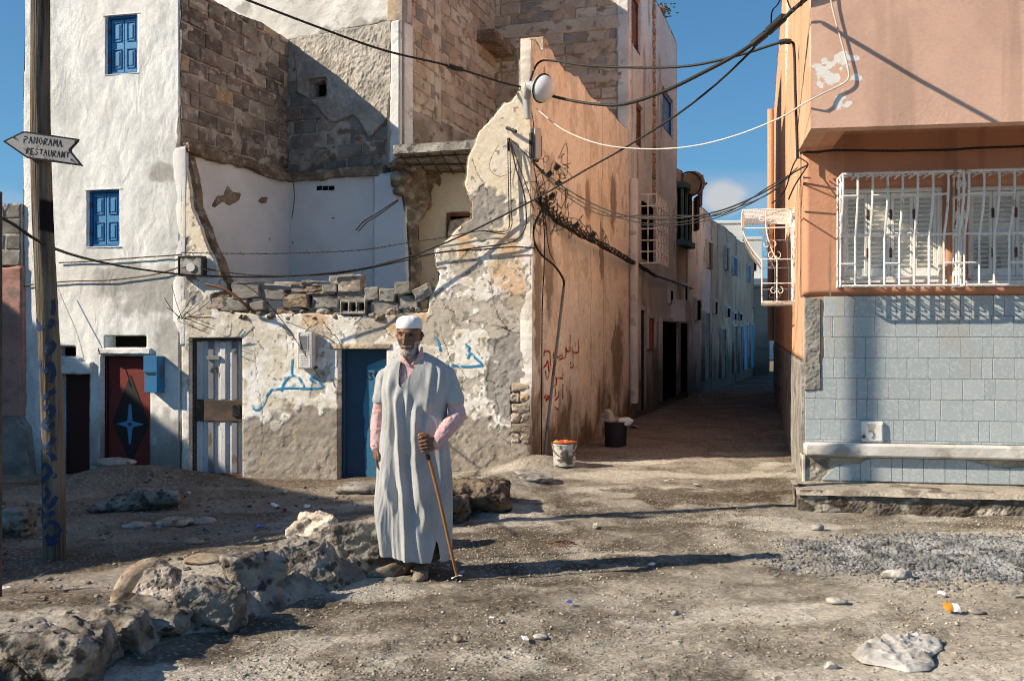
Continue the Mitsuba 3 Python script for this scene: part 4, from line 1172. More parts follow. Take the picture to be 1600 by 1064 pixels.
W_OVER = Wall(W_PINK.pt(0, 0)[:2] + 1.10 * W_PINK.n - .05 * W_PINK.t, -10.0)
sp_o = []
for px, py, r, q in ((1293, 118, .075, .09), (1284, 110, .06, .05), (1310, 97, .08, .04), (1318, 92, .03, .05), (1335, 122, .045, .02), (1316, 155, .05, .025), (1309, 165, .025, .03), (1322, 163, .03, .03), (1299, 128, .04, .03), (1283, 134, .02, .03)):
    sp_o.append((*[float(v) for v in W_OVER.uz(px, py)], r, q))
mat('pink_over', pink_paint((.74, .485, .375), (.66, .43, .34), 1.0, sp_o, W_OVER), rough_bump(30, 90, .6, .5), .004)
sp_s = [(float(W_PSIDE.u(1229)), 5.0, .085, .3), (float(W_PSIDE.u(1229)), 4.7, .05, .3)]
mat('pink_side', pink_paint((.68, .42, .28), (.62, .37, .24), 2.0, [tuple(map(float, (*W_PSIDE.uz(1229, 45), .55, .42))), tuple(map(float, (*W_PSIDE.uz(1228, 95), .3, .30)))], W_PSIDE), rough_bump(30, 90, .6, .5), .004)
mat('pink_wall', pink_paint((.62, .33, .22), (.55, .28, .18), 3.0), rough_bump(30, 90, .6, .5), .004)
mat('grey_dado', grainy((.19, .18, .165), (.32, .31, .285), 4, 3, 40, .22), rough_bump(10, 45, 1, .5), .02)
for k, (a, b) in enumerate((((.35, .405, .43), (.42, .475, .50)), ((.37, .42, .445), (.44, .49, .515)), ((.33, .38, .405), (.39, .445, .47)))):
    def tile_fn(p, n, uv, a=a, b=b, k=k):
        u, z = W_PINK.local(p)
        s = fb(DR, u * 1.3 + k, z * 1.3, 3.0, 4)
        col = mikit.mix(a, b, s)
        d = mikit.smoothstep(.55, .8, mikit.noise(u * 60 + z * 34, z * 60 - u * 20, 1.0))
        col = mikit.mix(col, mi.Color3f(.56, .57, .57), d * .45)
        return mikit.mix(col, mi.Color3f(.40, .37, .33), mikit.smoothstep(.55, .75, fb(DR, u * 3, z * 1.2, 9.0, 4)) * .45)
    mat(f'tile_{k}', tile_fn, lambda p, n, uv: mikit.noise(p.x * 70 + p.z * 40, p.z * 70, 3.0), .0013, rough=.5, spec=.4)
mat('grout', grainy((.20, .20, .20), (.29, .29, .29), 20, 3, 60, .2))
mat('ledge_white', grainy((.56, .55, .52), (.70, .69, .66), 2.2, 5, 40, .1, c=(.40, .37, .33), cthr=.62), rough_bump(10, 45), .008)
mat('kerb_concrete', grainy((.08, .066, .053), (.20, .172, .14), 3.2, 6, 40, .3, c=(.42, .38, .32), cthr=.6), rough_bump(13, 48, 1, .6), .03)
mat('kerb_top', grainy((.33, .295, .245), (.47, .43, .365), 2.6, 7, 40, .25, c=(.2, .17, .14), cthr=.62), rough_bump(13, 48, 1, .6), .02)

PH = thing('pink_house', 'salmon pink house with overhanging upper floor and grey tiled base', 'house')
PE = 6.5                              # its front runs on out of the frame
zt0, zt1 = .54, 1.905                 # tiled band
zo = 3.27                             # underside of the overhang
HW = [uzb(W_PINK, 1316, 1474, 295, 437), uzb(W_PINK, 1513, 1672, 291, 437)]
pp_ = Polygon([(0, zt1), (0, 7.5), (PE, 7.5), (PE, zt1)]).difference(unary_union([sbox(h[0], h[2], h[1], h[3]) for h in HW]))
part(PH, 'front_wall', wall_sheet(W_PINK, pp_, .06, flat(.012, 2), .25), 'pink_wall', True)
part(PH, 'core', cat(W_PINK.box(.27, PE, -.3, 7.4, -3.0, -.6), W_PSIDE.box(.0, PSL - 2.5, -.3, 7.4, -4.0, -.26)), 'pink_wall')
part(PH, 'dado', W_PINK.box(.012, PE, -.3, zt1 - .003, -.25, -.012), 'grout')
# alley side
su = PSL - .015
sd = 1.28
part(PH, 'side_wall', wall_sheet(W_PSIDE, [(0, sd), (0, 7.5), (su, 7.5), (su, sd)], .08, flat(.012, 3), .25), 'pink_side', True)
part(PH, 'side_dado', wall_sheet(W_PSIDE, ragged([(0, sd + .0), (su * .5, sd + .02), (su, sd + .01)], .012, 4, 3)[::-1] + [(0, -.4), (su, -.4)], .05, lambda u, z: .014 + .02 * (fb(NP, u * 6, z * 6, 3.0, 3) - .5), .2), 'grey_dado', True)
part(PH, 'corner_patch', wall_sheet(W_PINK, ragged([(.012, 1.02), (.155, 1.03), (.16, 1.88), (.012, 1.89), (.012, 1.02)], .006, 9, 8), .012, lambda u, z: .012 + .012 * (fb(NP, u * 12, z * 12, 3.0, 3) - .5), .03), 'grey_dado', True, label='bare grey cement patch at the corner beside the tiles')
rs = np.random.default_rng(31)


def tile_band(z0, z1, hgt, u_start, u_end, skip, off=.0):
    z, row = z1, 0
    while z > z0 + .02:
        b = max(z - hgt, z0)
        u = u_start - rs.random() * .12
        while u < u_end:
            w = .186 if rs.random() > .28 else .094
            a0, a1 = max(u, u_start), u + w
            if b > .99 and a1 > .19:
                a0 = max(a0, .162)
            if a1 - a0 > .03 and not skip(a0, a1, b, z):
                m = W_PINK.box(a0 + .0015, a1 - .0015, b + .0018, z - .0018, -.011, .002 + rs.normal(0, .0007) + off, .0018)
                part(PH, 'tile', m, f'tile_{rs.choice(3, p=[.6, .25, .15])}')
            u += w
        z = b
        row += 1


tile_band(zt0, zt1, .192, .015, 2.35, lambda a, b, c, d: a < .155 and c > .99)
part(PH, 'tiles_beyond', W_PINK.box(2.56, PE, .17, zt1, -.011, .004), 'tile_0')
lu = W_PINK.uz(1282, 712)
gap = Polygon(ragged([(.0, .42), (.62, .42), (.5, .36), (.3, .33), (.16, .20), (.0, .2), (.0, .42)], .02, 8, 5, .02)).buffer(0)
gap2 = Polygon(ragged([(1.35, .42), (2.2, .42), (2.1, .33), (1.7, .33), (1.35, .42)], .015, 8, 6, .02)).buffer(0)


def low_tiles():
    u = .14
    while u < 2.35:
        w = .186 if rs.random() > .4 else .094
        g = sbox(u + .0025, .185, u + w - .0025, .398).difference(gap.buffer(.01)).difference(gap2)
        for q in getattr(g, 'geoms', [g]):
            if q.geom_type == 'Polygon' and q.area > .001:
                part(PH, 'tile', wall_sheet(W_PINK, q, .03, lambda uu, zz: uu * 0 + .018, .028, back=False), 'tile_0' if rs.random() < .7 else 'tile_1')
        u += w


low_tiles()
part(PH, 'base_cement', wall_sheet(W_PINK, [(-.01, -.2), (-.01, .41), (PE, .41), (PE, -.2)], .025, lambda u, z: .004 + .022 * (fb(NP, u * 9, z * 9, 2.0, 4) - .55), .2), 'kerb_top', True)
part(PH, 'ledge', W_PINK.place(wall_free := rbox(PE, .14, .125, .02), PE / 2 + .004, .474, .03), 'ledge_white', label='white plaster ledge under the tiles')
part(PH, 'corner_bead', W_PINK.box(-.012, .02, .02, .42, -.02, .03, .008), 'ledge_white')
# overhanging floor
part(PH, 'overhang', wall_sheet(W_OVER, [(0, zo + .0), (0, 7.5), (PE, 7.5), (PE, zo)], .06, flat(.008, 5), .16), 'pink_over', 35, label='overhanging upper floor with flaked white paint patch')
W_OSIDE = Wall(W_OVER.pt(0, 0, -1.12)[:2], -100.0)
part(PH, 'overhang_side', wall_sheet(W_OSIDE, [(0, zo), (0, 7.5), (1.121, 7.5), (1.121, zo)], .06, flat(.006, 6), .15), 'pink_side', 35)
part(PH, 'soffit_beam', W_OVER.box(.003, PE, zo + .002, zo + .14, -.19, -.003), 'pink_wall')
part(PH, 'soffit_beam', W_OVER.box(.003, .30, zo + .003, zo + .14, -1.098, -.191), 'pink_wall')
part(PH, 'soffit', W_OVER.box(.1, PE, zo + .145, zo + .25, -1.098, -.1), 'pink_wall')
single('down_pipe', tube(np.array([W_PSIDE.pt(.5, z, .09) for z in (sd + .1, 3, 5, 7.4)]), .085, 12), 'pink_side', 'pink painted down pipe at the alley end of the pink house', 'pipe', smooth=40)

# --- front windows: white louvred shutters
for wi, h in enumerate(HW):
    a, b, c, e = h
    Wn = part(PH, 'window', W_PINK.box(a - .02, b + .02, c - .02, e + .02, -.24, -.13), 'white_shutter', label='white louvred window half in the shadow of the overhang' if wi == 0 else 'white louvred window cut by the frame edge')
    for r in ((a, b, e - .035, e), (a, b, c, c + .035), (a, a + .035, c + .035, e - .035), (b - .035, b, c + .035, e - .035)):
        part(Wn, 'frame', W_PINK.box(*r, -.13, -.03, .005), 'white_shutter')
    part(Wn, 'sill', W_PINK.box(a - .03, b + .03, c - .028, c - .002, -.1, .03, .006), 'white_shutter')
    lw = (b - a - .07) / 4
    for k in range(4):
        x0 = a + .035 + k * lw
        x1 = x0 + lw
        yb, yt = c + .04, e - .04
        st = .032
        for r in ((x0 + .002, x0 + st, yb, yt), (x1 - st, x1 - .002, yb, yt), (x0 + st, x1 - st, yt - .05, yt), (x0 + st, x1 - st, yb, yb + .075), (x0 + st, x1 - st, (yb + yt) / 2 - .02, (yb + yt) / 2 + .02)):
            part(Wn, 'leaf_frame', W_PINK.box(*r, -.129, -.085, .004), 'white_shutter')
        if k in (0, 1, 2, 3):
            for z in np.arange(yb + .10, yt - .065, .042):
                if abs(z - (yb + yt) / 2) < .045:
                    continue
                s = rbox(x1 - x0 - 2 * st, .006, .044)
                s.apply_transform(trimesh.transformations.rotation_matrix(math.radians(63), [1, 0, 0]))
                part(Wn, 'slat', W_PINK.place(s, (x0 + x1) / 2, z, -.108), 'white_shutter')
        if k in (0, 1, 2):
            for z in (yb + .22, yt - .2):
                part(Wn, 'hinge', W_PINK.box(x1 - .012, x1 + .012, z - .045, z + .045, -.086, -.074, .003), 'iron')


# --- pot-bellied iron grilles
def prof(s, deep, low):
    """how far the bars stand out at height fraction s (0 bottom, 1 top)"""
    s = np.asarray(s, float)
    belly = low + (deep - low) * np.clip(np.where(s > .46, np.sin(np.clip((s - .46) / .54, 0, 1) * np.pi * .62) ** .8, 0), 0, 1)
    return belly


def grille(W, a, b, c, e, deep, low, nbars, host_label, skips=True, r=.0108, scroll_front=False):
    g = thing('window_grille', host_label, 'window grille')
    S = np.linspace(0, 1, 26)
    zz = c + (e - c) * S
    nn = prof(S, deep, low)
    us = np.linspace(a, b, nbars)
    for i, u in enumerate(us):
        part(g, 'bar', tube(W.pt(u + 0 * S, zz, nn), r, 6), 'white_grille', 40)
    for s in (0, 1):
        n_ = float(prof(s, deep, low))
        z = c + (e - c) * s
        part(g, 'rail', tube(W.pt(np.array([a, a, a + .02, (a + b) / 2, b - .02, b, b]), np.full(7, z), np.array([-.01, n_ * .9, n_, n_, n_, n_ * .9, -.01])), r * 1.15, 6), 'white_grille', 40)
    for s in (.46, .20, .80):
        n_ = float(prof(s, deep, low)) + .004
        z = c + (e - c) * s
        if s == .46:
            segs = [(us[0], us[-1])]
        else:
            segs = [(us[k], us[k + 1]) for k in (0, 2, 4, 6, 8) if k + 1 < nbars] if s == .80 else [(us[k], us[k + 1]) for k in (0, 3, 7) if k + 1 < nbars]
        for x, y in segs:
            part(g, 'rail', tube(W.pt(np.array([x, y]), np.full(2, z), np.full(2, n_)), r * .9, 6), 'white_grille', 40)
    # ends of the cage: uprights, rungs, scrolls
    for u in (a, b):
        for f in (.08, .55):
            part(g, 'end_bar', tube(W.pt(u + 0 * S, zz, nn * f), r * .9, 6), 'white_grille', 40)
        for s in (.0, .2, .46, .8, 1.0):
            n_ = float(prof(s, deep, low))
            part(g, 'end_rung', tube(W.pt(np.array([u, u]), np.full(2, c + (e - c) * s), np.array([-.01, n_])), r, 6), 'white_grille', 40)
        for s0 in (.12, .5, .62, .9):
            n_ = float(prof(s0, deep, low)) * .55
            th = np.linspace(0, 4.6, 18)
            q = .045 * (1 - th / 8)
            for sg in (-1, 1):
                part(g, 'scroll', tube(W.pt(u + 0 * th, c + (e - c) * s0 + q * np.cos(th), n_ + sg * (.035 + q * np.sin(th) * .9)), r * .6, 5), 'white_grille', 40)
    # wavy bars and scrolls in the top and bottom trays
    for k in range(nbars - 1):
        u = (us[k] + us[k + 1]) / 2
        for s in (0., 1.):
            n_ = float(prof(s, deep, low))
            z = c + (e - c) * s
            part(g, 'tray_bar', tube(W.pt(np.array([us[k], us[k]]), np.full(2, z), np.array([-.01, n_])), r * .8, 5), 'white_grille', 40)
            th = np.linspace(0, 5.2, 16)
            q = .06 * (1 - th / 8)
            part(g, 'scroll', tube(W.pt(u + q * np.cos(th) * .8, np.full(16, z), n_ * .5 + q * np.sin(th)), r * .55, 5), 'white_grille', 40)
    return g


gz0, gz1 = W_PINK.uz(1340, 448)[1] - .0, W_PINK.uz(1340, 290)[1]
gz0 = CZ - (447 - HZ) / F * 9.38
gz1 = CZ - (276 - HZ) / F * 9.38
G1 = (W_PINK.u(1330) - .035, W_PINK.u(1517) - .085)
grille(W_PINK, G1[0] - .09, G1[1] - .07, gz0, gz1, .38, .22, 9, 'curved white iron window grille nearest the alley corner')
grille(W_PINK, G1[1] - .025, G1[1] - .025 + (G1[1] - G1[0]), gz0, gz1, .38, .22, 9, 'curved white iron window grille cut by the right frame edge')
a_, b_ = W_PSIDE.u(1222), W_PSIDE.u(1243)
grille(W_PSIDE, PSL - 3.7, PSL - 2.1, CZ + .37, CZ + 1.43, .60, .37, 13, 'white scrolled iron grille on the alley side of the pink house', r=.008)
sw = part(PH, 'side_window', W_PSIDE.box(PSL - 3.5, PSL - 2.3, CZ + .42, CZ + 1.35, -.1, .012), 'white_shutter')
part(sw, 'frame', W_PSIDE.box(PSL - 3.54, PSL - 2.26, CZ + 1.35, CZ + 1.40, -.1, .03, .005), 'white_shutter')
# ---------------------------------------------------------------- inspection box on the tiles
q = uzb(W_PINK, 1346, 1379, 658, 690)
MB = thing('meter_hatch', 'small white metal hatch with a latch set low in the tiled wall', 'hatch')
part(MB, 'frame', W_PINK.box(q[0], q[1], q[2], q[3], .0, .035, .004), 'white_grille')
part(MB, 'door', W_PINK.box(q[0] + .025, q[1] - .012, q[2] + .012, q[3] - .02, .035, .043, .003), 'white_shutter')
part(MB, 'latch', W_PINK.place(trimesh.creation.icosphere(2, .018), q[0] + .012, q[2] + .05, .05), 'iron', True)
th = np.linspace(-1.2, 1.9, 14)
part(MB, 'handle', tube(W_PINK.pt(q[0] + .07 + .03 * np.cos(th), q[2] + .07 + .035 * np.sin(th), .05), .004, 5), 'grey_metal', True)

# ---------------------------------------------------------------- raised kerb in front of the pink house
W_KERB = Wall(W_PINK.pt(-.10, 0, .56)[:2], -10.0)
kd = lambda u, z: .05 * (fb(NP, u * 2.2, z * 3, 3.0, 4) - .5) + .035 * (fb(NP, u * 11, z * 11, 5.0, 3) - .5) - .05 * np.clip((z - .12) / .06, 0, 1) ** 2
kf = wall_sheet(W_KERB, Polygon(ragged([(0, .165), (3, .17), (6.6, .165)], .012, 5, 4, .03) + [(6.6, -.3), (0, -.3)]), .018, kd, .3, back=False)
W_KEND = Wall(W_KERB.pt(0, 0, -.66)[:2], -100.0)
ke = wall_sheet(W_KEND, [(0, -.3), (0, .168), (.66, .168), (.66, -.3)], .018, lambda u, z: .05 * (fb(NP, u * 4, z * 4, 3.0, 4) - .5) - .04 * np.clip((z - .12) / .06, 0, 1) ** 2, .2, back=False)
uu, vv = np.meshgrid(np.linspace(-.02, 6.6, 260), np.linspace(-.035, .6, 26), indexing='ij')
tz = .168 + .015 * (meshkit.fbm(np.stack([uu * 6, vv * 6, uu * 0], -1), 4, 3) - .5) - .04 * np.clip((.03 - vv) / .05, 0, 1) ** 2
ki = np.arange(uu.size).reshape(uu.shape)
kq = np.stack([ki[:-1, :-1], ki[1:, :-1], ki[1:, 1:], ki[:-1, 1:]], -1).reshape(-1, 4)
kt = trimesh.Trimesh(W_KERB.pt(uu.ravel(), tz.ravel(), -vv.ravel()), np.vstack([kq[:, [0, 1, 2]], kq[:, [0, 2, 3]]]), process=False)
single('kerb', cat(kf, ke), 'kerb_concrete', 'broken concrete kerb step under the pink house', kind='structure', smooth=True)
single('pavement', kt, 'kerb_top', 'narrow cement pavement on top of the kerb', kind='structure', smooth=True)
# ---------------------------------------------------------------- houses at the left, and the house that shades the yard
LH = thing('rose_house', 'faded rose plastered low house at the left frame edge', 'house')
mat('rose_plaster', grainy((.36, .20, .17), (.46, .27, .23), 2.5, 4, 40, .15, c=(.30, .22, .19), cthr=.6), rough_bump(9, 40), .01)
W_ROSE = Wall(W_WHITE.pt(W_WHITE.u(40), 0, .06)[:2] - 4 * np.array([math.cos(math.radians(-10)), math.sin(math.radians(-10))]), -10)
rz = W_ROSE.uz(20, 418)[1]
low = W_ROSE.uz(20, 655)[1]
part(LH, 'wall', wall_sheet(W_ROSE, ragged([(0, rz), (4.0, rz + .02)], .03, 4, 3) + [(4.0, low), (0, low)], .05, flat(.03, 7), .3), 'rose_plaster', True)
part(LH, 'base', wall_sheet(W_ROSE, ragged([(0, low), (3.98, low + .05), (4.1, low - .1)], .02, 4, 3) + [(4.2, -.5), (0, -.5)], .04, lambda u, z: .06 + .04 * (fb(NP, u * 5, z * 5, 3.0, 3) - .5), .36), 'grey_dado', True)
zp = W_ROSE.uz(20, 318)[1]
block_wall(W_ROSE, LH, Polygon([(3.2, rz + .02), (3.97, rz + .02), (3.97, zp), (3.2, zp - .02)]), ['block_grey_0', 'block_grey_1'], 'parapet', seed=44, smear=.6, mort='rough_cement')
single('iron_post', tube([at(1, 300, 6.4), at(1, 420, 6.4), at(1, 530, 6.4), [*at(.5, 640, 6.4)[:2], -.3]], .010, 8), 'iron', 'thin dark iron post at the left frame edge', 'post', smooth=True)
SH = thing('shading_house', 'house outside the frame that throws its shadow over the yard', 'house')
tip = np.array([-1.15, 9.4])
Hs = 5.6
sv = np.array([math.cos(SUN_AZ), math.sin(SUN_AZ)]) * (Hs + .1) / math.tan(SUN_EL)
c0 = tip - sv
e1, e2 = np.array([-.63, .776]), np.array([-.66, -.75])
far_, near_ = c0 + e1 * 4.1, c0 + e2 * 4.6
far2 = far_ + np.array([.25, 3.2])
shp = Polygon([c0, far_, far2, far2 + np.array([-5, .0]), near_ + np.array([-5, 0]), near_])
sm = trimesh.creation.extrude_polygon(shp, Hs + .6, engine='earcut')
sm.apply_translation([0, 0, -.6])
part(SH, 'wall', sm, 'alley_beige')
rim = trimesh.creation.extrude_polygon(shp.buffer(.03, join_style='mitre').difference(shp.buffer(-.2)), .10, engine='earcut')
rim.apply_translation([0, 0, Hs])
part(SH, 'parapet', rim, 'alley_beige')

# ---------------------------------------------------------------- leaning pole with the sign
def pole_col(p, n, uv):
    w = mikit.fbm(p.x * 60, p.y * 60, p.z * 2.2, 4)
    b = mikit.fbm(p.x * 9, p.y * 9, p.z * .9 + 3, 3)
    col = mikit.mix((.06, .05, .04), (.20, .175, .14), mikit.smoothstep(.3, .68, w * .6 + b * .4))
    band = mikit.smoothstep(2.30, 2.33, p.z + (b - .5) * .06) * mikit.smoothstep(2.57, 2.54, p.z + (b - .5) * .06) * mikit.smoothstep(-3.515, -3.495, p.x + (w - .5) * .03)
    return mikit.mix(col, mi.Color3f(.02, .018, .016), band)


mat('pole_wood', pole_col, lambda p, n, uv: mikit.fbm(p.x * 60, p.y * 60, p.z * 2.0, 4), .02)
PD = 7.68
pb_, pt_ = at(84, 872, PD), at(61, 0, PD)
pdir = (pt_ - pb_) / (pt_[2] - pb_[2])
ptop = 7.2
UP = thing('utility_pole', 'weathered wooden pole with blue painted scrawl leaning by the left frame edge', 'pole')


def pole_axis(z):
    return pb_ + pdir * (z - pb_[2]) + np.array([.014 * math.sin(z * 1.7), .01 * math.cos(z * 1.3), 0])


def pole_r(z):
    return .083 - .0035 * (z - pb_[2])


zz = np.linspace(pb_[2] - .3, ptop, 130)
pm = tube([pole_axis(z) for z in zz], [pole_r(z) for z in zz], 26)
v = pm.vertices
ax = np.array([pole_axis(z) for z in v[:, 2]])
dv = v - ax
an = np.arctan2(dv[:, 1], dv[:, 0])
k_ = 1 + .10 * (meshkit.fbm(np.stack([np.cos(an) * 4, np.sin(an) * 4, v[:, 2] * .8], -1), 3, 2) - .5)
pm.vertices = np.stack([ax[:, 0] + dv[:, 0] * k_, ax[:, 1] + dv[:, 1] * k_, v[:, 2]], 1)
part(UP, 'post', pm, 'pole_wood', True)


def pole_stroke(pts, w=.034, sub='scrawl'):
    """a painted stroke wrapped on the pole through photo points"""
    p = curve([(x, y) for x, y in pts], 26) if len(pts) > 2 else np.array(pts, float)
    P_ = []
    for x, y in p:
        z = CZ - (y - HZ) / F * (PD - .08)
        a = pole_axis(z)
        r = pole_r(z) * 1.015 + .002
        cx_ = 800 + a[0] / a[1] * F
        s = np.clip((x - cx_) / (r / PD * F), -.97, .97)
        th = math.asin(s)
        P_.append((th, z, r, a))
    V, Fc = [], []
    for i, (th, z, r, a) in enumerate(P_):
        j, h = min(i + 1, len(P_) - 1), max(i - 1, 0)
        d = np.array([(P_[j][0] - P_[h][0]) * r, P_[j][1] - P_[h][1]])
        d /= np.linalg.norm(d) + 1e-9
        nn_ = np.array([-d[1], d[0]]) * w / 2 * (.8 + .4 * random.random())
        for sg in (-1, 1):
            t2, z2 = th + sg * nn_[0] / r, z + sg * nn_[1]
            V.append([a[0] + r * math.sin(t2), a[1] - r * math.cos(t2), z2])
        if i:
            b = 2 * i
            Fc += [[b - 2, b - 1, b + 1], [b - 2, b + 1, b]]
    part(UP, sub, trimesh.Trimesh(V, Fc, process=False), 'graffiti_navy', True)


for s in ([(60, 498), (64, 506), (68, 516)], [(60, 512), (66, 509), (76, 514)], [(87, 468), (88, 480), (87, 492)], [(84, 500), (90, 505), (82, 512)], [(78, 545), (84, 534), (90, 541), (84, 552), (77, 547)],
          [(70, 562), (69, 574), (78, 580), (86, 566)], [(86, 566), (90, 582), (86, 598)], [(72, 622), (84, 616), (92, 610)], [(74, 640), (84, 634), (90, 644), (80, 656), (72, 664), (84, 670), (90, 660)],
          [(66, 684), (70, 696), (82, 698), (92, 684)], [(82, 706), (90, 714), (92, 720)], [(68, 732), (78, 726), (86, 738), (76, 748), (68, 756)], [(86, 738), (94, 746)],
          [(78, 762), (84, 772), (76, 784), (86, 792), (95, 776)], [(70, 800), (80, 806), (92, 800)], [(74, 826), (84, 816), (94, 820), (98, 834), (88, 842), (80, 836)], [(80, 838), (86, 850), (96, 846)], [(70, 808), (69, 820)]):
    pole_stroke(s)

# sign, nailed to the front of the pole
SG = thing('arrow_sign', 'hand painted arrow sign reading PANORAMA RESTAURANT nailed to the pole', 'sign')
SD = PD - .13
W_SIGN = Wall(at(3, 221, SD)[:2], 2)
spts = [(4, 221), (37, 205), (126, 218), (110, 235), (130, 260), (43, 248)]
outer = Polygon(W_SIGN.poly(spts))
mat('sign_white', grainy((.40, .37, .35), (.50, .47, .45), 8, 3, 50, .12, c=(.26, .2, .17), cthr=.68), rough=.5)
part(SG, 'border', wall_sheet(W_SIGN, outer, .03, lambda u, z: u * 0, .012), 'black')
part(SG, 'face', wall_sheet(W_SIGN, outer.buffer(-.013, join_style='mitre'), .02, lambda u, z: u * 0 + .003, .008), 'sign_white')
HAND = {  # strokes of hand lettering in a 1 x 1.4 cell
    'P': [[(0, 0), (.05, 1.4)], [(.05, 1.4), (.7, 1.3), (.75, .9), (.1, .7)]], 'A': [[(0, 0), (.4, 1.4), (.8, 0)], [(.15, .5), (.68, .5)]], 'N': [[(0, 0), (.05, 1.4)], [(.05, 1.4), (.75, .05)], [(.75, .05), (.8, 1.4)]],
    'O': [[(.4, 1.4), (.03, .8), (.35, 0), (.78, .6), (.4, 1.4)]], 'R': [[(0, 0), (.05, 1.4)], [(.05, 1.4), (.7, 1.3), (.7, .9), (.1, .7)], [(.3, .7), (.85, 0)]], 'M': [[(0, 0), (.1, 1.4)], [(.1, 1.4), (.45, .5)], [(.45, .5), (.8, 1.4)], [(.8, 1.4), (.9, 0)]],
    'E': [[(0, 0), (.03, 1.4)], [(.03, 1.4), (.7, 1.4)], [(.03, .75), (.55, .75)], [(0, 0), (.7, 0)]], 'S': [[(.75, 1.25), (.35, 1.4), (.1, 1.05), (.65, .6), (.55, .05), (.02, .15)]], 'T': [[(.4, 0), (.42, 1.4)], [(0, 1.4), (.85, 1.38)]],
    'U': [[(.05, 1.4), (.05, .4), (.4, 0), (.75, .4), (.78, 1.4)]]}


def hand_text(word, W, p0, p1, h, width, holder, m, n=.0045):
    """letters along the line between two photo points"""
    a, b = W.uz(*p0), W.uz(*p1)
    d = b - a
    L = np.linalg.norm(d)
    d /= L
    up = np.array([-d[1], d[0]])
    pitch = L / len(word)
    for i, c in enumerate(word):
        g = []
        for st in HAND[c]:
            q = np.array([a + d * (i * pitch + x * pitch * .82) + up * y * h / 1.4 for x, y in st])
            q = curve(q, 14) if len(q) > 2 and c in 'OSPRU' else q
            g.append(LineString(q).buffer(width / 2))
        part(holder, 'letter', wall_sheet(W, unary_union(g), .012, lambda u, z: u * 0 + n, .002, back=False), m)


hand_text('PANORAMA', W_SIGN, (37.5, 223), (99, 230), .046, .0085, SG, 'black')
hand_text('RESTAURANT', W_SIGN, (41, 240.5), (110, 248), .043, .0082, SG, 'black')
for q in ((22, 215), (118, 222), (112, 250)):
    part(SG, 'nail', W_SIGN.place(trimesh.creation.icosphere(1, .008), *W_SIGN.uz(*q), .005), 'iron')
part(SG, 'batten', W_SIGN.place(rbox(.3, .05, .05), W_SIGN.u(75), W_SIGN.uz(75, 232)[1], -.04), 'pole_wood')

# ---------------------------------------------------------------- boxes on the walls
q = uzb(W_WHITE, 238, 258, 556, 613)
PB = thing('letter_box', 'bright blue metal box on the white wall beside the red door', 'box')
part(PB, 'body', W_WHITE.box(q[0], q[1], q[2], q[3], .0, .17, .008), 'box_blue')
part(PB, 'lid', W_WHITE.box(q[0] - .006, q[1] + .006, q[3] - .20, q[3] + .006, .17, .182, .005), 'box_blue')
part(PB, 'slot', W_WHITE.box(q[0] + .03, q[1] - .03, q[3] - .23, q[3] - .212, .168, .176), 'black')
q = uzb(W_FRONT, 470, 494, 519, 576)
EM = thing('electric_meter', 'pale electric meter box with a small window between the two doors', 'meter')
part(EM, 'body', W_FRONT.box(q[0], q[1], q[2], q[3], .01, .12, .012), 'white_metal')
zc = q[3] - .02
part(EM, 'window_frame', W_FRONT.box(q[0] + .025, q[1] - .05, q[3] - .22, q[3] - .03, .12, .127, .003), 'ledge_white')
part(EM, 'window', W_FRONT.box(q[0] + .04, q[1] - .065, q[3] - .205, q[3] - .045, .122, .130), 'grey_metal')
part(EM, 'label_plate', W_FRONT.box(q[0] + .03, q[1] - .03, q[2] + .02, q[2] + .18, .12, .124, .003), 'white_grille')
for z in np.linspace(q[2] + .045, q[2] + .155, 6):
    part(EM, 'print_line', W_FRONT.box(q[0] + .045, q[1] - .05, z - .004, z + .004, .123, .1255), 'grey_metal')
part(EM, 'lug', W_FRONT.box(q[1] - .01, q[1] + .03, q[2] - .0, q[2] + .035, .02, .06, .004), 'iron')
q = uzb(W_FRONT, 288, 323, 403, 432)
WM = thing('water_meter', 'grey square junction box with a round cover under the torn wall edge', 'junction box')
part(WM, 'body', W_FRONT.box(q[0], q[1], q[2], q[3], .02, .13, .014), 'cement')
cyl = trimesh.creation.cylinder(.055, .03, sections=28)
cyl.apply_transform(trimesh.transformations.rotation_matrix(math.pi / 2, [1, 0, 0]))
part(WM, 'cover', W_FRONT.place(cyl, (q[0] + q[1]) / 2 + .01, (q[2] + q[3]) / 2 - .01, .135), 'white_metal', 40)
part(WM, 'rim', cat(W_FRONT.box(q[0] - .01, q[1] + .01, q[3], q[3] + .012, .02, .14), W_FRONT.box(q[0] - .012, q[0], q[2], q[3], .02, .138), W_FRONT.box(q[1], q[1] + .012, q[2], q[3], .02, .138)), 'black')

# ---------------------------------------------------------------- block parapet on the ruin
BP = thing('block_parapet', 'dry stacked broken concrete blocks closing the open upper room', 'blocks')
blk = [(364, 475, 44, 21, 0, .0), (384, 453, 45, 26, 0, 4), (424, 456, 40, 24, 0, -3), (402, 479, 22, 14, 1, 5), (443, 447, 36, 14, 0, 2), (462, 470, 40, 21, 1, 1), (472, 449, 40, 15, 2, -2), (500, 453, 46, 14, 1, 1), (492, 443, 44, 8, 0, -3), (506, 471, 42, 20, 0, 0),
       (516, 450, 22, 14, 0, 3), (532, 437, 40, 15, 0, 5), (546, 443, 38, 26, 2, 0), (547, 460, 44, 20, 0, 2), (580, 459, 24, 20, 0, 3), (604, 461, 25, 20, 0, -2), (600, 482, 44, 20, 0, 0), (629, 450, 24, 19, 0, 0), (636, 472, 30, 22, 0, 2), (660, 457, 28, 20, 0, 24), (340, 462, 36, 12, 1, 8), (336, 474, 30, 16, 2, 0)]
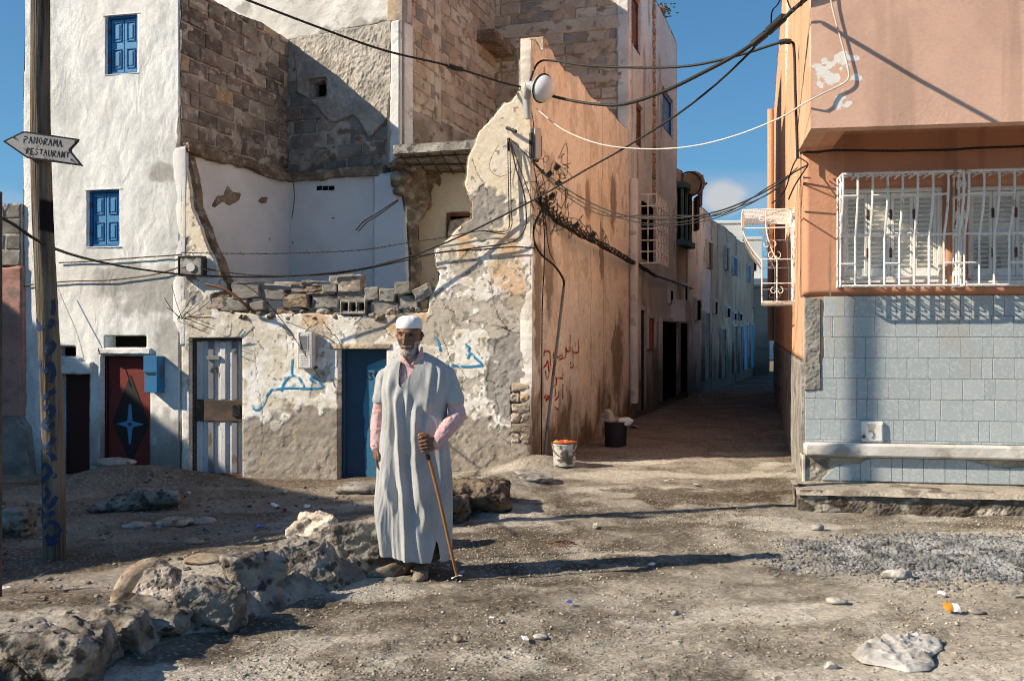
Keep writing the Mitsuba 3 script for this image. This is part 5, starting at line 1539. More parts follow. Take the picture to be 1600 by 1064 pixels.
for i, (x, y, w, h, kind, tilt) in enumerate(blk):
    d = W_FRONT.pt(W_FRONT.u(x), 0)[1] + .02
    m = rbox(w / F * d * 1.02, .19, h / F * d * 1.03, .012)
    m = m.subdivide().subdivide()
    m.vertices = m.vertices + (meshkit.noise(m.vertices * 14 + i * 3, i)[:, None] - .5) * .022
    m.apply_transform(trimesh.transformations.rotation_matrix(math.radians(-tilt), [0, 1, 0]))
    part(BP, 'block', W_FRONT.place(m, *W_FRONT.uz(x, y), -.10 + .03 * math.sin(i * 2.7)), ['block_grey_1', 'bare_masonry', 'block_brown_1'][kind] if i % 3 else ['cement', 'block_grey_1', 'block_brown_1'][kind], 30, label='reddish block with a smooth broken face' if i == 12 else None)
# hollow block on its side
hx, hy = W_FRONT.uz(552, 480)
hw, hh = 42 / F * 12.4, 23 / F * 12.4
hp = sbox(-hw / 2, -hh / 2, hw / 2, hh / 2)
for k in (-1, 0, 1):
    hp = hp.difference(sbox(k * hw * .31 - hw * .115, -hh * .27, k * hw * .31 + hw * .115, hh * .27))
part(BP, 'hollow_block', wall_sheet(W_FRONT, shapely.affinity.translate(hp, hx, hy), .012, lambda u, z: .02 + .006 * (fb(NP, u * 30, z * 30, 1.0, 2) - .5), .2), 'cement', True, label='hollow block showing three square holes')
part(BP, 'hollow_dark', W_FRONT.box(hx - hw / 2, hx + hw / 2, hy - hh / 2, hy + hh / 2, -.24, -.185), 'dark_void')
# mortar and stones at the wall head
for i in range(34):
    x = 335 + i * 9.6 + random.uniform(-4, 4)
    y = 492 + 5 * math.sin(i * 1.7) - (6 if x > 640 else 0)
    s = random.uniform(.06, .15)
    part(BP, 'rubble', W_FRONT.place(rock((s * 1.4, .2, s), 300 + i, 2, .2), *W_FRONT.uz(x, y), -.10 + random.uniform(-.03, .04)), random.choice(['bare_masonry', 'cement', 'rubble']), 40)

# ---------------------------------------------------------------- writing on the walls
for st in ([(502, 606), (478, 607), (450, 606), (424, 609)], [(505, 604), (498, 596), (489, 590), (485, 593), (492, 598)], [(440, 610), (444, 598), (455, 587), (466, 590), (472, 598), (475, 605)],
           [(456, 585), (456, 572), (457, 561)], [(424, 609), (417, 618), (412, 630), (405, 639), (398, 640), (394, 633)]):
    part(FW, 'blue_writing', ribbon(W_FRONT, st, .027, front_disp, .006), 'graffiti_blue', True)
for st in ([(682, 529), (686, 538), (688, 548)], [(729, 540), (733, 543), (732, 548)], [(731, 559), (735, 552), (741, 558)], [(741, 558), (752, 568), (752, 571)], [(752, 571), (730, 573), (707, 571)], [(700, 571), (690, 572), (680, 570)]):
    part(FW, 'blue_writing', ribbon(W_FRONT, st, .027, front_disp, .006), 'graffiti_blue', True)
for st in ([(903, 532), (904, 549), (896, 550), (894, 542)], [(891, 524), (891, 549)], [(899, 535), (899, 541)], [(889, 543), (889, 549), (886, 548), (884, 543)], [(884, 543), (884, 557), (880, 560)], [(878, 553), (879, 559), (875, 561), (871, 558)], [(876, 555), (872, 558), (870, 556)],
           [(895, 552), (896, 560)], [(895, 566), (896, 573), (891, 574)], [(892, 565), (891, 569)], [(879, 584), (879, 591), (874, 590), (870, 592), (868, 589)], [(869, 592), (869, 600), (865, 604)], [(879, 601), (879, 622)], [(873, 612), (872, 620), (867, 625)], [(868, 607), (868, 618)],
           [(849, 556), (850, 549), (858, 550), (859, 560), (859, 578), (854, 592), (851, 580)], [(848, 575), (852, 570), (855, 564), (857, 580)], [(867, 635), (872, 640)], [(864, 552), (864, 559)]):
    part(SW, 'red_writing', ribbon(W_SIDE, st, .022, side_disp, .010), 'graffiti_red', True)
arrow = Polygon([tuple(W_SIDE.uz(*q)) for q in ((849, 621), (853, 614), (853, 618), (858, 617), (858, 625), (853, 624), (853, 628))])
part(SW, 'red_arrow', wall_sheet(W_SIDE, arrow, .02, lambda u, z: side_disp(u, z) + .010, .002, back=False), 'graffiti_red', True)

# ---------------------------------------------------------------- street lamp on the corner
SL_ = thing('street_lamp', 'round white street lamp on a bracket at the top of the ruin corner', 'lamp')
LD = 11.35
lc = at(846, 138, LD)
mat('lamp_white', (.72, .74, .76), rough=.25)
mat('steel', (.42, .44, .46), rough=.45, metal=.3)
lens = trimesh.creation.icosphere(4, 1.0)
axis = np.array([.62, -.55, -.28])
axis /= np.linalg.norm(axis)


def orient(m, z_to, p):
    """turns the mesh's +z towards z_to and moves it to p"""
    M = trimesh.geometry.align_vectors([0, 0, 1], z_to)
    m.apply_transform(M)
    m.apply_translation(p)
    return m


lens.vertices *= [.15, .15, .10]
lens.vertices[:, 2] = np.where(lens.vertices[:, 2] < 0, lens.vertices[:, 2] * .35, lens.vertices[:, 2] * 1.5)
part(SL_, 'globe', orient(lens, axis, lc), 'lamp_white', True)
bowl = trimesh.creation.revolve([(0, -.20), (.045, -.20), (.055, -.12), (.11, -.055), (.152, -.012), (.156, .012), (.144, .012)], sections=40)
part(SL_, 'shade', orient(bowl, axis, lc), 'steel', 40)
th = np.linspace(0, 2 * np.pi, 40)
ring = np.stack([.157 * np.cos(th), .157 * np.sin(th), th * 0 + .015], 1)
Mr = trimesh.geometry.align_vectors([0, 0, 1], axis)[:3, :3]
part(SL_, 'rim', tube(ring @ Mr.T + lc, .008, 6), 'black', True)
neck = lc - axis * .19
kn = at(823, 153, LD + .35)
part(SL_, 'neck', tube([neck, (neck + kn) / 2 + [0, 0, -.01], kn], .048, 14), 'steel', 40)
part(SL_, 'bracket', tube([kn + [0, 0, .06], kn, kn + [.02, 0, -.24]], [.05, .055, .038], 12), 'steel', 40)
part(SL_, 'arm', tube([at(827, 152, LD + .36), at(828, 128, LD + .4), at(833, 112, LD + .55)], .014, 6), 'black', True)
# junction box below
JB = thing('junction_box', 'flat grey cable box with black edges hung on the alley corner', 'box')
W_J = Wall(CORNER + .03 * W_SIDE.t, 50)
jc = at(838, 225, 12.0)
M_ = np.eye(4)
M_[:3, 0], M_[:3, 1], M_[:3, 2], M_[:3, 3] = [*W_J.t, 0], [*-W_J.n, 0], [0, 0, 1], jc
for nm, dims, off, m in (('plate', (.20, .03, .40), (0, .05, 0), 'black'), ('body', (.115, .07, .36), (0, 0, 0), 'steel'), ('clamp', (.035, .06, .25), (.085, .02, -.02), 'black'), ('clamp', (.03, .06, .3), (-.085, .02, -.03), 'black')):
    b = rbox(*dims, .008)
    b.apply_translation(off)
    b.apply_transform(M_)
    part(JB, nm, b, m)


# ---------------------------------------------------------------- cables
def cable(pts, r, label, m='cable_black', name='cable', group=None, n=60, wob=0.0):
    P_ = curve([at(*p) for p in pts], n)
    if wob:
        q = np.stack([np.linspace(0, len(pts) * 2.2, len(P_)), np.full(len(P_), r * 1000), np.zeros(len(P_))], -1)
        P_ = P_ + wob * np.stack([meshkit.noise(q, 1) - .5, meshkit.noise(q, 2) - .5, meshkit.noise(q, 3) - .5], -1) * 2
    return single(name, tube(P_, r, 6), m, label, 'cable', smooth=True, group=group)


D0 = 12.0
cable([(330, -22, 9.5), (385, 0, 10.1), (500, 44, 10.8), (600, 79, 11.2), (700, 103, 11.6), (780, 128, 11.9), (822, 138, 12.0)], .012, 'black cable coming from the upper left to the street lamp')
cable([(700, 103, 11.59), (712, 107, 11.63), (722, 109, 11.68)], .028, 'black splice sleeve on the cable left of the lamp', name='splice')
cable([(822, 138, 11.95), (860, 150, 11.5), (920, 162, 11), (975, 163, 10.6), (1040, 142, 10.1), (1100, 113, 9.6), (1160, 80, 9.2), (1215, 38, 8.8), (1246, 10, 8.6), (1290, -25, 8.5)], .018, 'thick sagging black cable from the lamp up to the pink house')
cable([(1176, 70, 9.08), (1186, 62, 9.03), (1197, 53, 8.96)], .034, 'upper black splice sleeve on the thick cable', name='splice')
cable([(1200, 50, 8.93), (1213, 38, 8.82), (1225, 27, 8.73)], .038, 'black splice sleeve on the thick cable by the pink corner', name='splice')
cable([(833, 112, 12.1), (842, 98, 12.0), (860, 95, 11.9), (930, 104, 11.2), (1060, 105, 10.2), (1150, 88, 9.8), (1215, 68, 9.6), (1236, 66, 9.55), (1241, 80, 9.55), (1243, 150, 9.55), (1246, 240, 9.55), (1246, 245, 9.55)], .013, 'black cable strung level above the lamp and down the pink corner')
cable([(1218, 67, 9.57), (1228, 65, 9.55), (1236, 66, 9.54)], .026, 'black splice sleeve where the level cable meets the pink house', name='splice')
cable([(-20, 330, 7.0), (20, 350, 7.25), (66, 380, 7.55), (130, 403, 8.8), (220, 421, 10.5), (330, 432, 11.9), (480, 430, 12.0), (600, 413, 12.0), (700, 378, 11.95), (800, 330, 11.9), (860, 298, 11.8), (920, 263, 11.2), (980, 229, 10.8), (1060, 178, 10.2), (1120, 131, 9.7), (1170, 84, 9.2), (1180, 72, 9.12)], .011, 'long black cable crossing from the pole past the ruin to the pink house')
cable([(838, 170, 12.0), (880, 203, 11.6), (940, 226, 11), (1010, 233, 10.6), (1080, 229, 10), (1150, 212, 9.5), (1220, 184, 9.0), *[(x, y, W_OVER.pt(W_OVER.u(x), 0, .035)[1]) for x, y in ((1258, 161), (1300, 140), (1322, 128), (1326, 112), (1316, 70), (1300, 10), (1296, -30))]], .007, 'thin white cable sagging from the lamp to the pink upper floor', 'cable_white')
for k, (a, b) in enumerate(((0, 0), (7, 6), (-4, 11))):
    cable([(797, 222, 12.0), (830, 252, 11.95), (880, 292 + b, 11.9), (940, 325 + b, 11.5), (1000, 341 + a, 11), (1060, 341 + a, 10.5), (1130, 328 + b * .6, 10.1), (1200, 297 + a, 9.8), (1240, 270, 9.6), (1262, 258, 9.5)], .006 + .002 * (k == 0), ['lowest', 'middle', 'uppermost'][k] + ' of three black wires sagging across the alley mouth' if k != 1 else 'middle one of three black wires sagging across the alley mouth')
TBK = thing('cable_bundle', 'twisted bundle of black cables running along the orange wall', 'cable')
for k in range(7):
    base = curve([at(846, 306, 12.1), at(870, 338, 12.7), at(905, 362, 13.6), at(950, 388, 15.3), at(1000, 416, 18.4), at(1024, 431, 19.7)], 90)
    t_ = np.linspace(0, 1, len(base))
    a_ = t_ * 26 + k * .9
    rad = (.045 * (1 - t_) + .02) * (.6 + .8 * meshkit.noise(np.stack([t_ * 14, t_ * 0 + k, t_ * 0], -1), 3))
    part(TBK, 'strand', tube(base + np.stack([rad * np.cos(a_), rad * np.cos(a_) * .4, rad * np.sin(a_)], 1), .0105, 5), 'cable_black', True)
cable([(1022, 430, 19.8), (1060, 443, 23.2), (1100, 458, 27.8), (1140, 472, 32.6), (1178, 482, 37.6)], .022, 'black cable fixed along the alley houses')
cable([(1060, 384, 23.6), (1090, 382, 26.4), (1120, 386, 29.4), (1150, 388, 33.5)], .014, 'thin dark cable along the tops of the alley walls')
cable([(1120, 500, 30.3), (1150, 486, 33.6), (1178, 520, 37.6)], .014, 'thin dark cable low on the far alley houses')
rs = np.random.default_rng(9)
CT = thing('cable_tangle', 'knotted tangle of black wires and connectors on the alley corner', 'cable')
for k in range(38):
    c = np.array([rs.uniform(835, 885), rs.uniform(250, 350)])
    c = c if k % 3 else np.array([rs.uniform(846, 950), 0])
    if not k % 3:
        c[1] = 318 + (c[0] - 846) * .62
    d = 12.0 + max(0, (c[0] - 840)) * .024
    pts = [c + rs.normal(0, 1, 2) * ([9, 13] if k % 2 else [5, 7]) for _ in range(5)]
    P_ = curve([at(x, y, d + rs.normal(0, .03) - .1) for x, y in pts], 24)
    part(CT, 'wire', tube(P_, rs.uniform(.0035, .006), 5), 'cable_black', True)
for (x, y) in ((870, 262), (858, 272), (872, 286), (862, 306), (900, 352), (925, 368)):
    part(CT, 'connector', tube([at(x - 3, y + 3, 12.0 + (x - 840) * .02 - .12), at(x + 4, y - 3, 12.0 + (x - 840) * .02 - .12)], .03, 8), 'black', 40)
cable([(852, 318, 12.05), (836, 350, 11.98), (834, 375, 12.0), (846, 398, 12.1), (866, 415, 12.3), (880, 436, 12.6), (881, 450, 12.65)], .014, 'thick black cable bent down the corner onto the wall conduit')
single('conduit', tube([at(881, 449, 12.62), at(876, 490, 12.55), at(864, 590, 12.35), at(854, 680, 12.22), [*at(850, 722, 12.18)[:2], .0]], .018, 8), 'grey_metal', 'thin grey conduit leaning against the orange wall', 'pipe', smooth=True)
cable([(848, 330, 12.0), (851, 372, 12.05), (850, 420, 12.1), (847, 500, 12.1), (846, 720, 12.1)], .008, 'thin black wire hanging straight down the alley corner')
for k, dx in enumerate((0, 3.5)):
    cable([(x, y, W_FRONT.pt(W_FRONT.u(x), 0, .06)[1]) for x, y in ((793 + dx, 222), (794 + dx, 262), (795 + dx, 320), (796 + dx, 352), (788, 362 + dx), (750, 361), (700, 370), (640, 379))], .006, ('first' if k == 0 else 'second') + ' thin wire of the pair dropping down the tall ruin piece')
for k, pts in enumerate(([(797, 222, 11.95), (806, 262, 11.95), (818, 300, 11.96), (822, 330, 11.97), (820, 358, 11.98), (800, 378, 12.0), (740, 388, 12.0), (640, 402, 12.0), (540, 424, 12.05), (420, 433, 12.1), (320, 431, 12.2)],
                         [(836, 388, 12.0), (800, 386, 12.0), (740, 391, 12.0), (690, 394, 12.0), (620, 410, 12.0), (520, 428, 12.05), (400, 430, 12.1), (318, 420, 12.2)])):
    cable([(x, y, W_FRONT.pt(W_FRONT.u(x), 0, .07)[1]) for x, y, d in pts], .009, 'black cable pinned along the ruin front below the open room' if k else 'looped black cable on the ruin front ending at the grey junction box')
for k, (x, y) in enumerate(((640, 404), (660, 396), (700, 392), (740, 390), (760, 389), (800, 386))):
    pass
cable([(640, 379, 12.0), (560, 391, 12.1), (440, 396, 12.2), (345, 396, 12.25), (283, 395, 12.3)], .006, 'barbed wire stretched across the open upper room')
bw = thing('wire_barbs', 'small wire barbs along the stretched barbed wire', 'wire')
for k in range(13):
    x = 300 + k * 26
    y = float(np.interp(x, [283, 345, 440, 560, 640], [395, 396, 396, 391, 379]))
    part(bw, 'barb', tube([at(x - 3, y - 2, 12.15), at(x + 3, y + 3, 12.13)], .004, 4), 'iron')
for k, pts in enumerate(([(92, 411, 13.0), (160, 407, 12.9), (230, 402, 12.7), (284, 398, 12.55)], [(0, 452, 13.1), (50, 445, 13.0), (110, 440, 13.0), (170, 438, 12.85), (240, 429, 12.65), (282, 418, 12.5)])):
    cable([(x, y, W_WHITE.pt(W_WHITE.u(x), 0, .04)[1]) for x, y, d in pts], .009, 'wire pinned across the white house under the lower shutter' if k == 0 else 'lower wire pinned across the white house and the rose wall', 'iron', wob=.004)
cable([(91, 452, 13.0), (105, 485, 12.95), (120, 520, 12.9), (131, 560, 12.85)], .006, 'thin pale wire hanging beside the small dark vent', 'cable_white')
cable([(318, 420, 12.2), (390, 450, 12.1), (440, 500, 12.25), (500, 590, 12.3)], .005, 'thin wire hanging slanting across the wall to the meter', 'iron')
single('iron_bar', tube(curve([at(322, 444, 12.35), at(352, 452, 12.3), at(378, 472, 12.3), at(398, 488, 12.35)], 16), .018, 7), 'wood_brown', 'bent rusty reddish bar sticking out over the block parapet', 'bar', smooth=True)
for k, pts in enumerate(([(622, 312, 13.9), (590, 333, 13.6), (570, 345, 13.4), (556, 360, 13.3)], [(622, 314, 13.9), (592, 336, 13.6), (574, 347, 13.4), (560, 362, 13.3)])):
    cable(pts, .008, ('lower' if k else 'upper') + ' of two bent reinforcing rods sticking out of the broken pier', 'iron', 'reinforcing_rod', group='rods bent out of the pier')
cable([(458, 285, 15.0), (460, 310, 14.95), (456, 342, 14.9)], .007, 'short wire hanging in the open room', 'iron')
TB = thing('dry_sticks', 'bundle of thin dry sticks hanging at the wall joint', 'sticks')
for k in range(14):
    a = rs.uniform(-2.6, -.2) if k % 2 else rs.uniform(-.3, .6)
    L = rs.uniform(25, 60)
    b0 = np.array([283 + rs.normal(0, 3), 497 + rs.normal(0, 4)])
    e0 = b0 + L * np.array([math.cos(a), math.sin(a)])
    part(TB, 'stick', tube([at(*b0, 12.5), at(*((b0 + e0) / 2 + rs.normal(0, 2, 2)), 12.42), at(*e0, 12.4)], .0045, 4), 'iron', True)
cp0 = at(1251, 8, 8.5)
nv_ = np.array([*W_OVER.n, 0])
single('cable', tube(np.array([cp0, cp0 + nv_ * .35 + [.02, 0, .02], cp0 + nv_ * .8 + [.06, 0, .08], cp0 + nv_ * 1.6 + [.2, 0, .35]]), .018, 6), 'cable_black', 'stub of thick cable leaving the pink corner towards the street', 'cable', smooth=True)
# cables at the pink corner
for k, pts in enumerate(([(1246, 246, 9.55), (1238, 262, 9.45), (1225, 300, 9.3), (1206, 318, 9.9)], [(1248, 246, 9.52), (1262, 256, 9.45), (1256, 268, 9.4), (1242, 290, 9.5), (1232, 312, 9.6)],
                         [(1249, 5, 8.5), (1240, 18, 8.55), (1232, 6, 8.6), (1225, -20, 8.6)], [(1205, 52, 8.93), (1206, 20, 8.8), (1216, 6, 8.7), (1226, -15, 8.6)])):
    cable(pts, .007, ['thin wire dropping from the pink corner to the alley grille', 'loop of wire under the pink overhang corner', 'short wire loop at the top of the pink corner', 'thin wire rising beside the pink down pipe'][k])
cable([(1248, 238, 9.5), (1290, 237, 9.45), (1380, 235, 9.37), (1480, 233, 9.27), (1600, 230, 9.15), (1700, 228, 9.05)], .012, 'black cable bundle running under the overhang of the pink house', wob=.012)
for k, pts in enumerate(([(797, 220, 11.9), (812, 262, 11.88), (826, 300, 11.9), (835, 330, 11.95)], [(798, 218, 11.9), (820, 240, 11.85), (842, 262, 11.9), (852, 290, 11.95)], [(830, 172, 11.9), (834, 200, 11.9), (833, 250, 11.92), (842, 300, 11.95)],
                         [(855, 300, 11.95), (852, 340, 11.98), (858, 390, 12.0), (868, 412, 12.05)], [(780, 226, 11.9), (768, 246, 11.9), (766, 266, 11.9), (782, 276, 11.9), (800, 268, 11.9)])):
    cable(pts, .006 if k < 4 else .003, ['curved wire looping from the ruin bracket down to the corner knot', 'short wire arching from the ruin bracket to the corner box', 'wire running straight down beside the grey cable box', 'loose wire hanging below the knot on the alley corner', 'thin wire loop on the tall plaster piece left of the bracket'][k])
BR = thing('wire_bracket', 'small black iron bracket holding wires on the tall ruin piece', 'bracket')
for k, (a, b) in enumerate((((795, 216, 11.95), (795, 236, 11.95)), ((792, 200, 11.95), (806, 206, 11.85)))):
    part(BR, 'bar', tube([at(*a), at(*b)], .022, 6), 'black')
cable([(1000, 352, 11.0), (1060, 352, 10.5), (1130, 337, 10.1), (1200, 303, 9.8), (1246, 262, 9.6)], .005, 'thin lowest strand of wire sagging across the alley mouth')
# grille box on the grey house in the alley
def alley_grille(q, label, deep=.32):
    a, b = W_SIDE.u(q[0]), W_SIDE.u(q[1])
    d = W_SIDE.pt((a + b) / 2, 0)[1]
    c, e = CZ - (q[3] - HZ) / F * d, CZ - (q[2] - HZ) / F * d
    g = thing('window_grille', label, 'window grille')
    for u in np.linspace(a, b, 5):
        part(g, 'bar', tube(W_SIDE.pt(np.full(2, u), np.array([c, e]), np.full(2, deep)), .014, 5), 'white_grille')
    for s in np.linspace(0, 1, 7):
        z = c + (e - c) * s
        part(g, 'rail', tube(W_SIDE.pt(np.array([a, a, b, b]), np.full(4, z), np.array([0, deep, deep, 0])), .013, 5), 'white_grille')
    for i in range(4):
        for j in range(6):
            u, z = a + (b - a) * (i + .5) / 4, c + (e - c) * (j + .5) / 6
            t_ = np.linspace(0, 2 * np.pi, 11)
            part(g, 'ring', tube(W_SIDE.pt(u + .085 * np.cos(t_), z + .085 * np.sin(t_), np.full(11, deep)), .009, 4), 'white_grille')
    for n_ in (.0, deep / 2):
        part(g, 'end_bar', tube(W_SIDE.pt(np.full(2, a), np.array([c, e]), np.full(2, n_)), .013, 5), 'white_grille')
    part(g, 'window', W_SIDE.box(a + .1, b - .1, c + .1, e - .1, -.1, .05), 'dark_void')
    return g


alley_grille((999, 1018, 312, 415), 'white grille cage on the grey house in the alley')
# roof tank, sheets, plant on the roof
TK = thing('water_tank', 'round rusty water tank on the roof of the alley house', 'tank')
tc = at(1072, 292, 24.6)
tk = trimesh.creation.cylinder(.28, .95, sections=28)
tk.apply_transform(trimesh.transformations.rotation_matrix(math.pi / 2, [1, 0, .25]))
tk.apply_translation(tc)
part(TK, 'drum', tk, 'rust' if 'rust' in scene else 'block_brown_3', 30)
ri = tube(curve([tc + [.28 * math.cos(t), -.47, .28 * math.sin(t)] for t in np.linspace(0, 6.283, 20)], 40), .02, 5)
part(TK, 'rim', ri, 'iron', True)
for dx in (-.25, .25):
    part(TK, 'stand', rbox(.06, .5, .8).apply_translation(tc + [dx, 0, -.65]), 'iron')
RS = thing('roof_sheet', 'dark bent metal sheets standing on the alley roof', 'sheet')
for k, (x, y, r) in enumerate(((1084, 304, .5), (1094, 300, -.3))):
    b = rbox(.05, .5, .75)
    b = b.subdivide().subdivide()
    b.vertices[:, 0] += .18 * np.sin(b.vertices[:, 2] * 2.2)
    b.apply_transform(trimesh.transformations.rotation_matrix(r, [0, 1, 0]))
    b.apply_translation(at(x, y, 26.3))
    part(RS, 'sheet', b, 'dark_red', 30)
PL = thing('roof_plant', 'small dry plant growing on the edge of the grey roof', 'plant')
for k in range(9):
    b0 = at(1036, 32, 22)
    a = rs.normal(0, .35)
    tipp = b0 + [.25 * math.sin(a) + .02, 0, .34 * math.cos(a)]
    part(PL, 'stem', tube([b0, (b0 + tipp) / 2 + rs.normal(0, .02, 3), tipp], .009, 4), 'wood_brown', True)
leaf = []
for k in range(40):
    p = at(1036, 32, 22) + [rs.normal(0.03, .10), rs.normal(0, .05), rs.uniform(.05, .36)]
    leaf.append(rock((.07, .02, .03), k, 1).apply_translation(p))
mat('leaf', grainy((.05, .07, .02), (.10, .12, .04), 10, 2))
part(PL, 'leaves', cat(leaf), 'leaf')
# ---------------------------------------------------------------- rubble row along the road
def on_ground(px, py):
    """the ground point that the photo shows there"""
    d = 7.0
    for _ in range(25):
        z = float(ground_z((px - 800) / F * d, d))
        d = .5 * d + .5 * (CZ - z) * F / (py - HZ)
    return np.array([(px - 800) / F * d, d, float(ground_z((px - 800) / F * d, d))])


def lump(name, label, px, base, w, h, m, seed, depth=None, sub=5, rot=0.0, sink=.12, catg='rubble', group=None, amp=.22, fine=.10, crumble=.10, lift=0.0, freq=1.4, rough=1.0):
    p = on_ground(px, base)
    d = p[1]
    W_, H_ = w / F * d, h / F * d
    D_ = depth or W_ * .8
    r = chunk((W_, D_, H_ * (1 + sink)), seed, rough=rough if crumble > .1 else .7) if crumble else rock((W_, D_, H_ * (1 + sink) * 1.05), seed, sub, amp, freq, fine)
    lo, hi = r.vertices.min(0), r.vertices.max(0)
    r.vertices = (r.vertices - (lo + hi) / 2) * (np.array([W_, D_, H_ * (1 + sink)]) / (hi - lo))
    r.apply_transform(trimesh.transformations.rotation_matrix(rot, [0, 0, 1]))
    r.apply_translation([p[0], p[1] + D_ * .45, p[2] + H_ * (1 - sink) / 2 - H_ * sink * .4 + lift])
    return single(name, r, m, label, catg, smooth=True, group=group)


# crumbling concrete chunks, nearest first
lump('concrete_chunk', 'big cracked concrete chunk in the lower left corner', 62, 1078, 175, 95, 'rubble', 3, .42, crumble=.2)
lump('concrete_chunk', 'low concrete chunk pressed against the corner chunk', 150, 1032, 150, 72, 'rubble', 4, .40, crumble=.2)
lump('concrete_chunk', 'flat crumbly chunk in front of the curved stone', 215, 1002, 150, 52, 'rubble', 5, .36, crumble=.2)
lump('concrete_chunk', 'round crumbly lump in front of the pitted slab', 322, 988, 112, 80, 'rubble', 6, .34, crumble=.22)
lump('concrete_chunk', 'dark crumbly lump in the middle of the rubble row', 385, 945, 105, 82, 'rubble', 7, .34, crumble=.22)
lump('concrete_chunk', 'long crumbly chunk under the pale boulder', 462, 915, 130, 68, 'rubble', 8, .38, crumble=.2)
lump('boulder', 'pale pinkish boulder standing on the rubble row', 483, 872, 84, 64, 'rubble_pale', 20, .34, fine=.05, crumble=.03, lift=.03)
lump('concrete_chunk', 'small dark chunk between boulder and robed man', 560, 892, 92, 84, 'rubble', 10, .36, crumble=.2)
lump('concrete_chunk', 'dark chunk just behind the robed man', 628, 858, 90, 78, 'rubble', 11, .40, crumble=.2)
lump('earth_heap', 'dark crumbling earth heap behind the man at the corner', 742, 806, 118, 58, 'earth', 12, .75, fine=.14, crumble=.25, rough=1.4)
lump('earth_heap', 'lower left part of the earth heap beside the long robe', 690, 822, 90, 48, 'earth', 13, .6, fine=.14, crumble=.25, rough=1.8)
lump('earth_heap', 'low pale heap at the foot of the corner', 826, 752, 78, 15, 'cement', 14, .5, fine=.06, crumble=0, sink=.5)
lump('earth_heap', 'rough heap of earth in front of the red door', 205, 800, 150, 40, 'rubble', 15, .6, fine=.12, crumble=.2, rough=2.0)
lump('concrete_chunk', 'square dark block at the left frame edge', 14, 842, 52, 46, 'rubble', 16, .3, amp=.1, crumble=.1)
for k, (x, y, w, h, m) in enumerate(((170, 745, 70, 12, 'cement'), (560, 772, 80, 20, 'cement'), (205, 826, 50, 9, 'cement'), (265, 822, 62, 12, 'stone_warm'), (306, 820, 52, 10, 'cement'), (300, 850, 32, 9, 'stone_warm'))):
    lump('flat_stone', ['flat threshold stone before the red door', 'flat stone step at the blue door', 'leftmost flat stone lying in the shaded yard', 'flat stone in the middle of the shaded yard', 'right flat stone of the row in the shaded yard', 'small loaf shaped stone in the shaded yard'][k], x, y, w, h, m, 30 + k, .35 if k < 2 else None, 3, catg='stone', amp=.1, fine=.03, crumble=.0, sink=.3)
path_ = np.array([on_ground(*q_)[:2] for q_ in ((-60, 1085), (30, 1052), (150, 1008), (300, 962), (400, 925), (520, 893), (585, 872), (625, 850))])
pl_ = LineString(path_)
ns, nw = 420, 44
ss, ww = np.meshgrid(np.linspace(0, 1, ns), np.linspace(-1, 1, nw), indexing='ij')
cxy = np.array([pl_.interpolate(t_, normalized=True).coords[0] for t_ in np.linspace(0, 1, ns)])
tg = np.gradient(gaussian_filter(cxy, (12, 0)), axis=0)
tg /= np.linalg.norm(tg, axis=1, keepdims=True)
nx_ = np.stack([-tg[:, 1], tg[:, 0]], 1)
KX = cxy[:, None, 0] + nx_[:, None, 0] * ww * .26
KY = cxy[:, None, 1] + nx_[:, None, 1] * ww * .26
kq_ = np.stack([KX * 2.6, KY * 2.6, KX * 0], -1)
kh = (.10 + .10 * meshkit.fbm(kq_, 3, 3)) * np.clip(1 - np.abs(ww) ** 2.5, 0, 1) ** .7 * (.8 + .5 * (meshkit.fbm(kq_ * 3.4, 4, 5) - .4)) + .05 * (meshkit.fbm(kq_ * 5, 3, 9) - .5) - .03
kh += .035 * np.floor(4 * meshkit.fbm(kq_ * 1.9, 3, 13)) / 4 * np.clip(1 - np.abs(ww) ** 2, 0, 1)
KZ = ground_z(KX, KY) + kh
ix_ = np.arange(KX.size).reshape(KX.shape)
kf_ = np.stack([ix_[:-1, :-1], ix_[1:, :-1], ix_[1:, 1:], ix_[:-1, 1:]], -1).reshape(-1, 4)
single('broken_kerb', trimesh.Trimesh(np.stack([KX.ravel(), KY.ravel(), KZ.ravel()], 1), np.vstack([kf_[:, [0, 1, 2]], kf_[:, [0, 2, 3]]]), process=False), 'rubble', 'long low broken concrete kerb that carries the rubble row', 'kerb', smooth=True)
# curved smooth stone and pitted slab
c0 = on_ground(188, 948)
arc = curve([c0 + [-.05, .10, -.10], c0 + [-.04, .12, .02], c0 + [.01, .16, .12], c0 + [.08, .2, .17], c0 + [.15, .24, .165], c0 + [.20, .26, .08]], 40)
rr = .052 + .018 * np.sin(np.linspace(0, 3.1, len(arc)))
cs = tube(arc, rr, 20)
cs.vertices += (meshkit.fbm(cs.vertices * 9, 3, 2)[:, None] - .5) * .02
single('curved_stone', cs, 'stone_warm', 'smooth curved grey stone arching out of the rubble', 'stone', smooth=True)
sp0 = on_ground(240, 944)
dd = sp0[1] - .05
tri = [at(205, 925, dd), at(226, 890, dd + .10), at(247, 878, dd + .14), at(268, 888, dd + .14), at(272, 934, dd + .02), at(240, 932, dd)]
V = np.array(tri)
slab_pts = np.vstack([V, V + [.03, .10, -.03]])
hull = trimesh.convex.convex_hull(slab_pts).subdivide_to_size(.02)
q = meshkit.noise(hull.vertices * 45, 4)
hull.vertices += trimesh.Trimesh(hull.vertices, hull.faces, process=False).vertex_normals * (np.where(q > .72, -.012, 0) + (meshkit.fbm(hull.vertices * 14, 3, 2) - .5) * .02)[:, None]
single('pitted_slab', hull, 'rubble_pale', 'pinkish pitted stone slab tilted against the curved stone', 'stone', smooth=30)
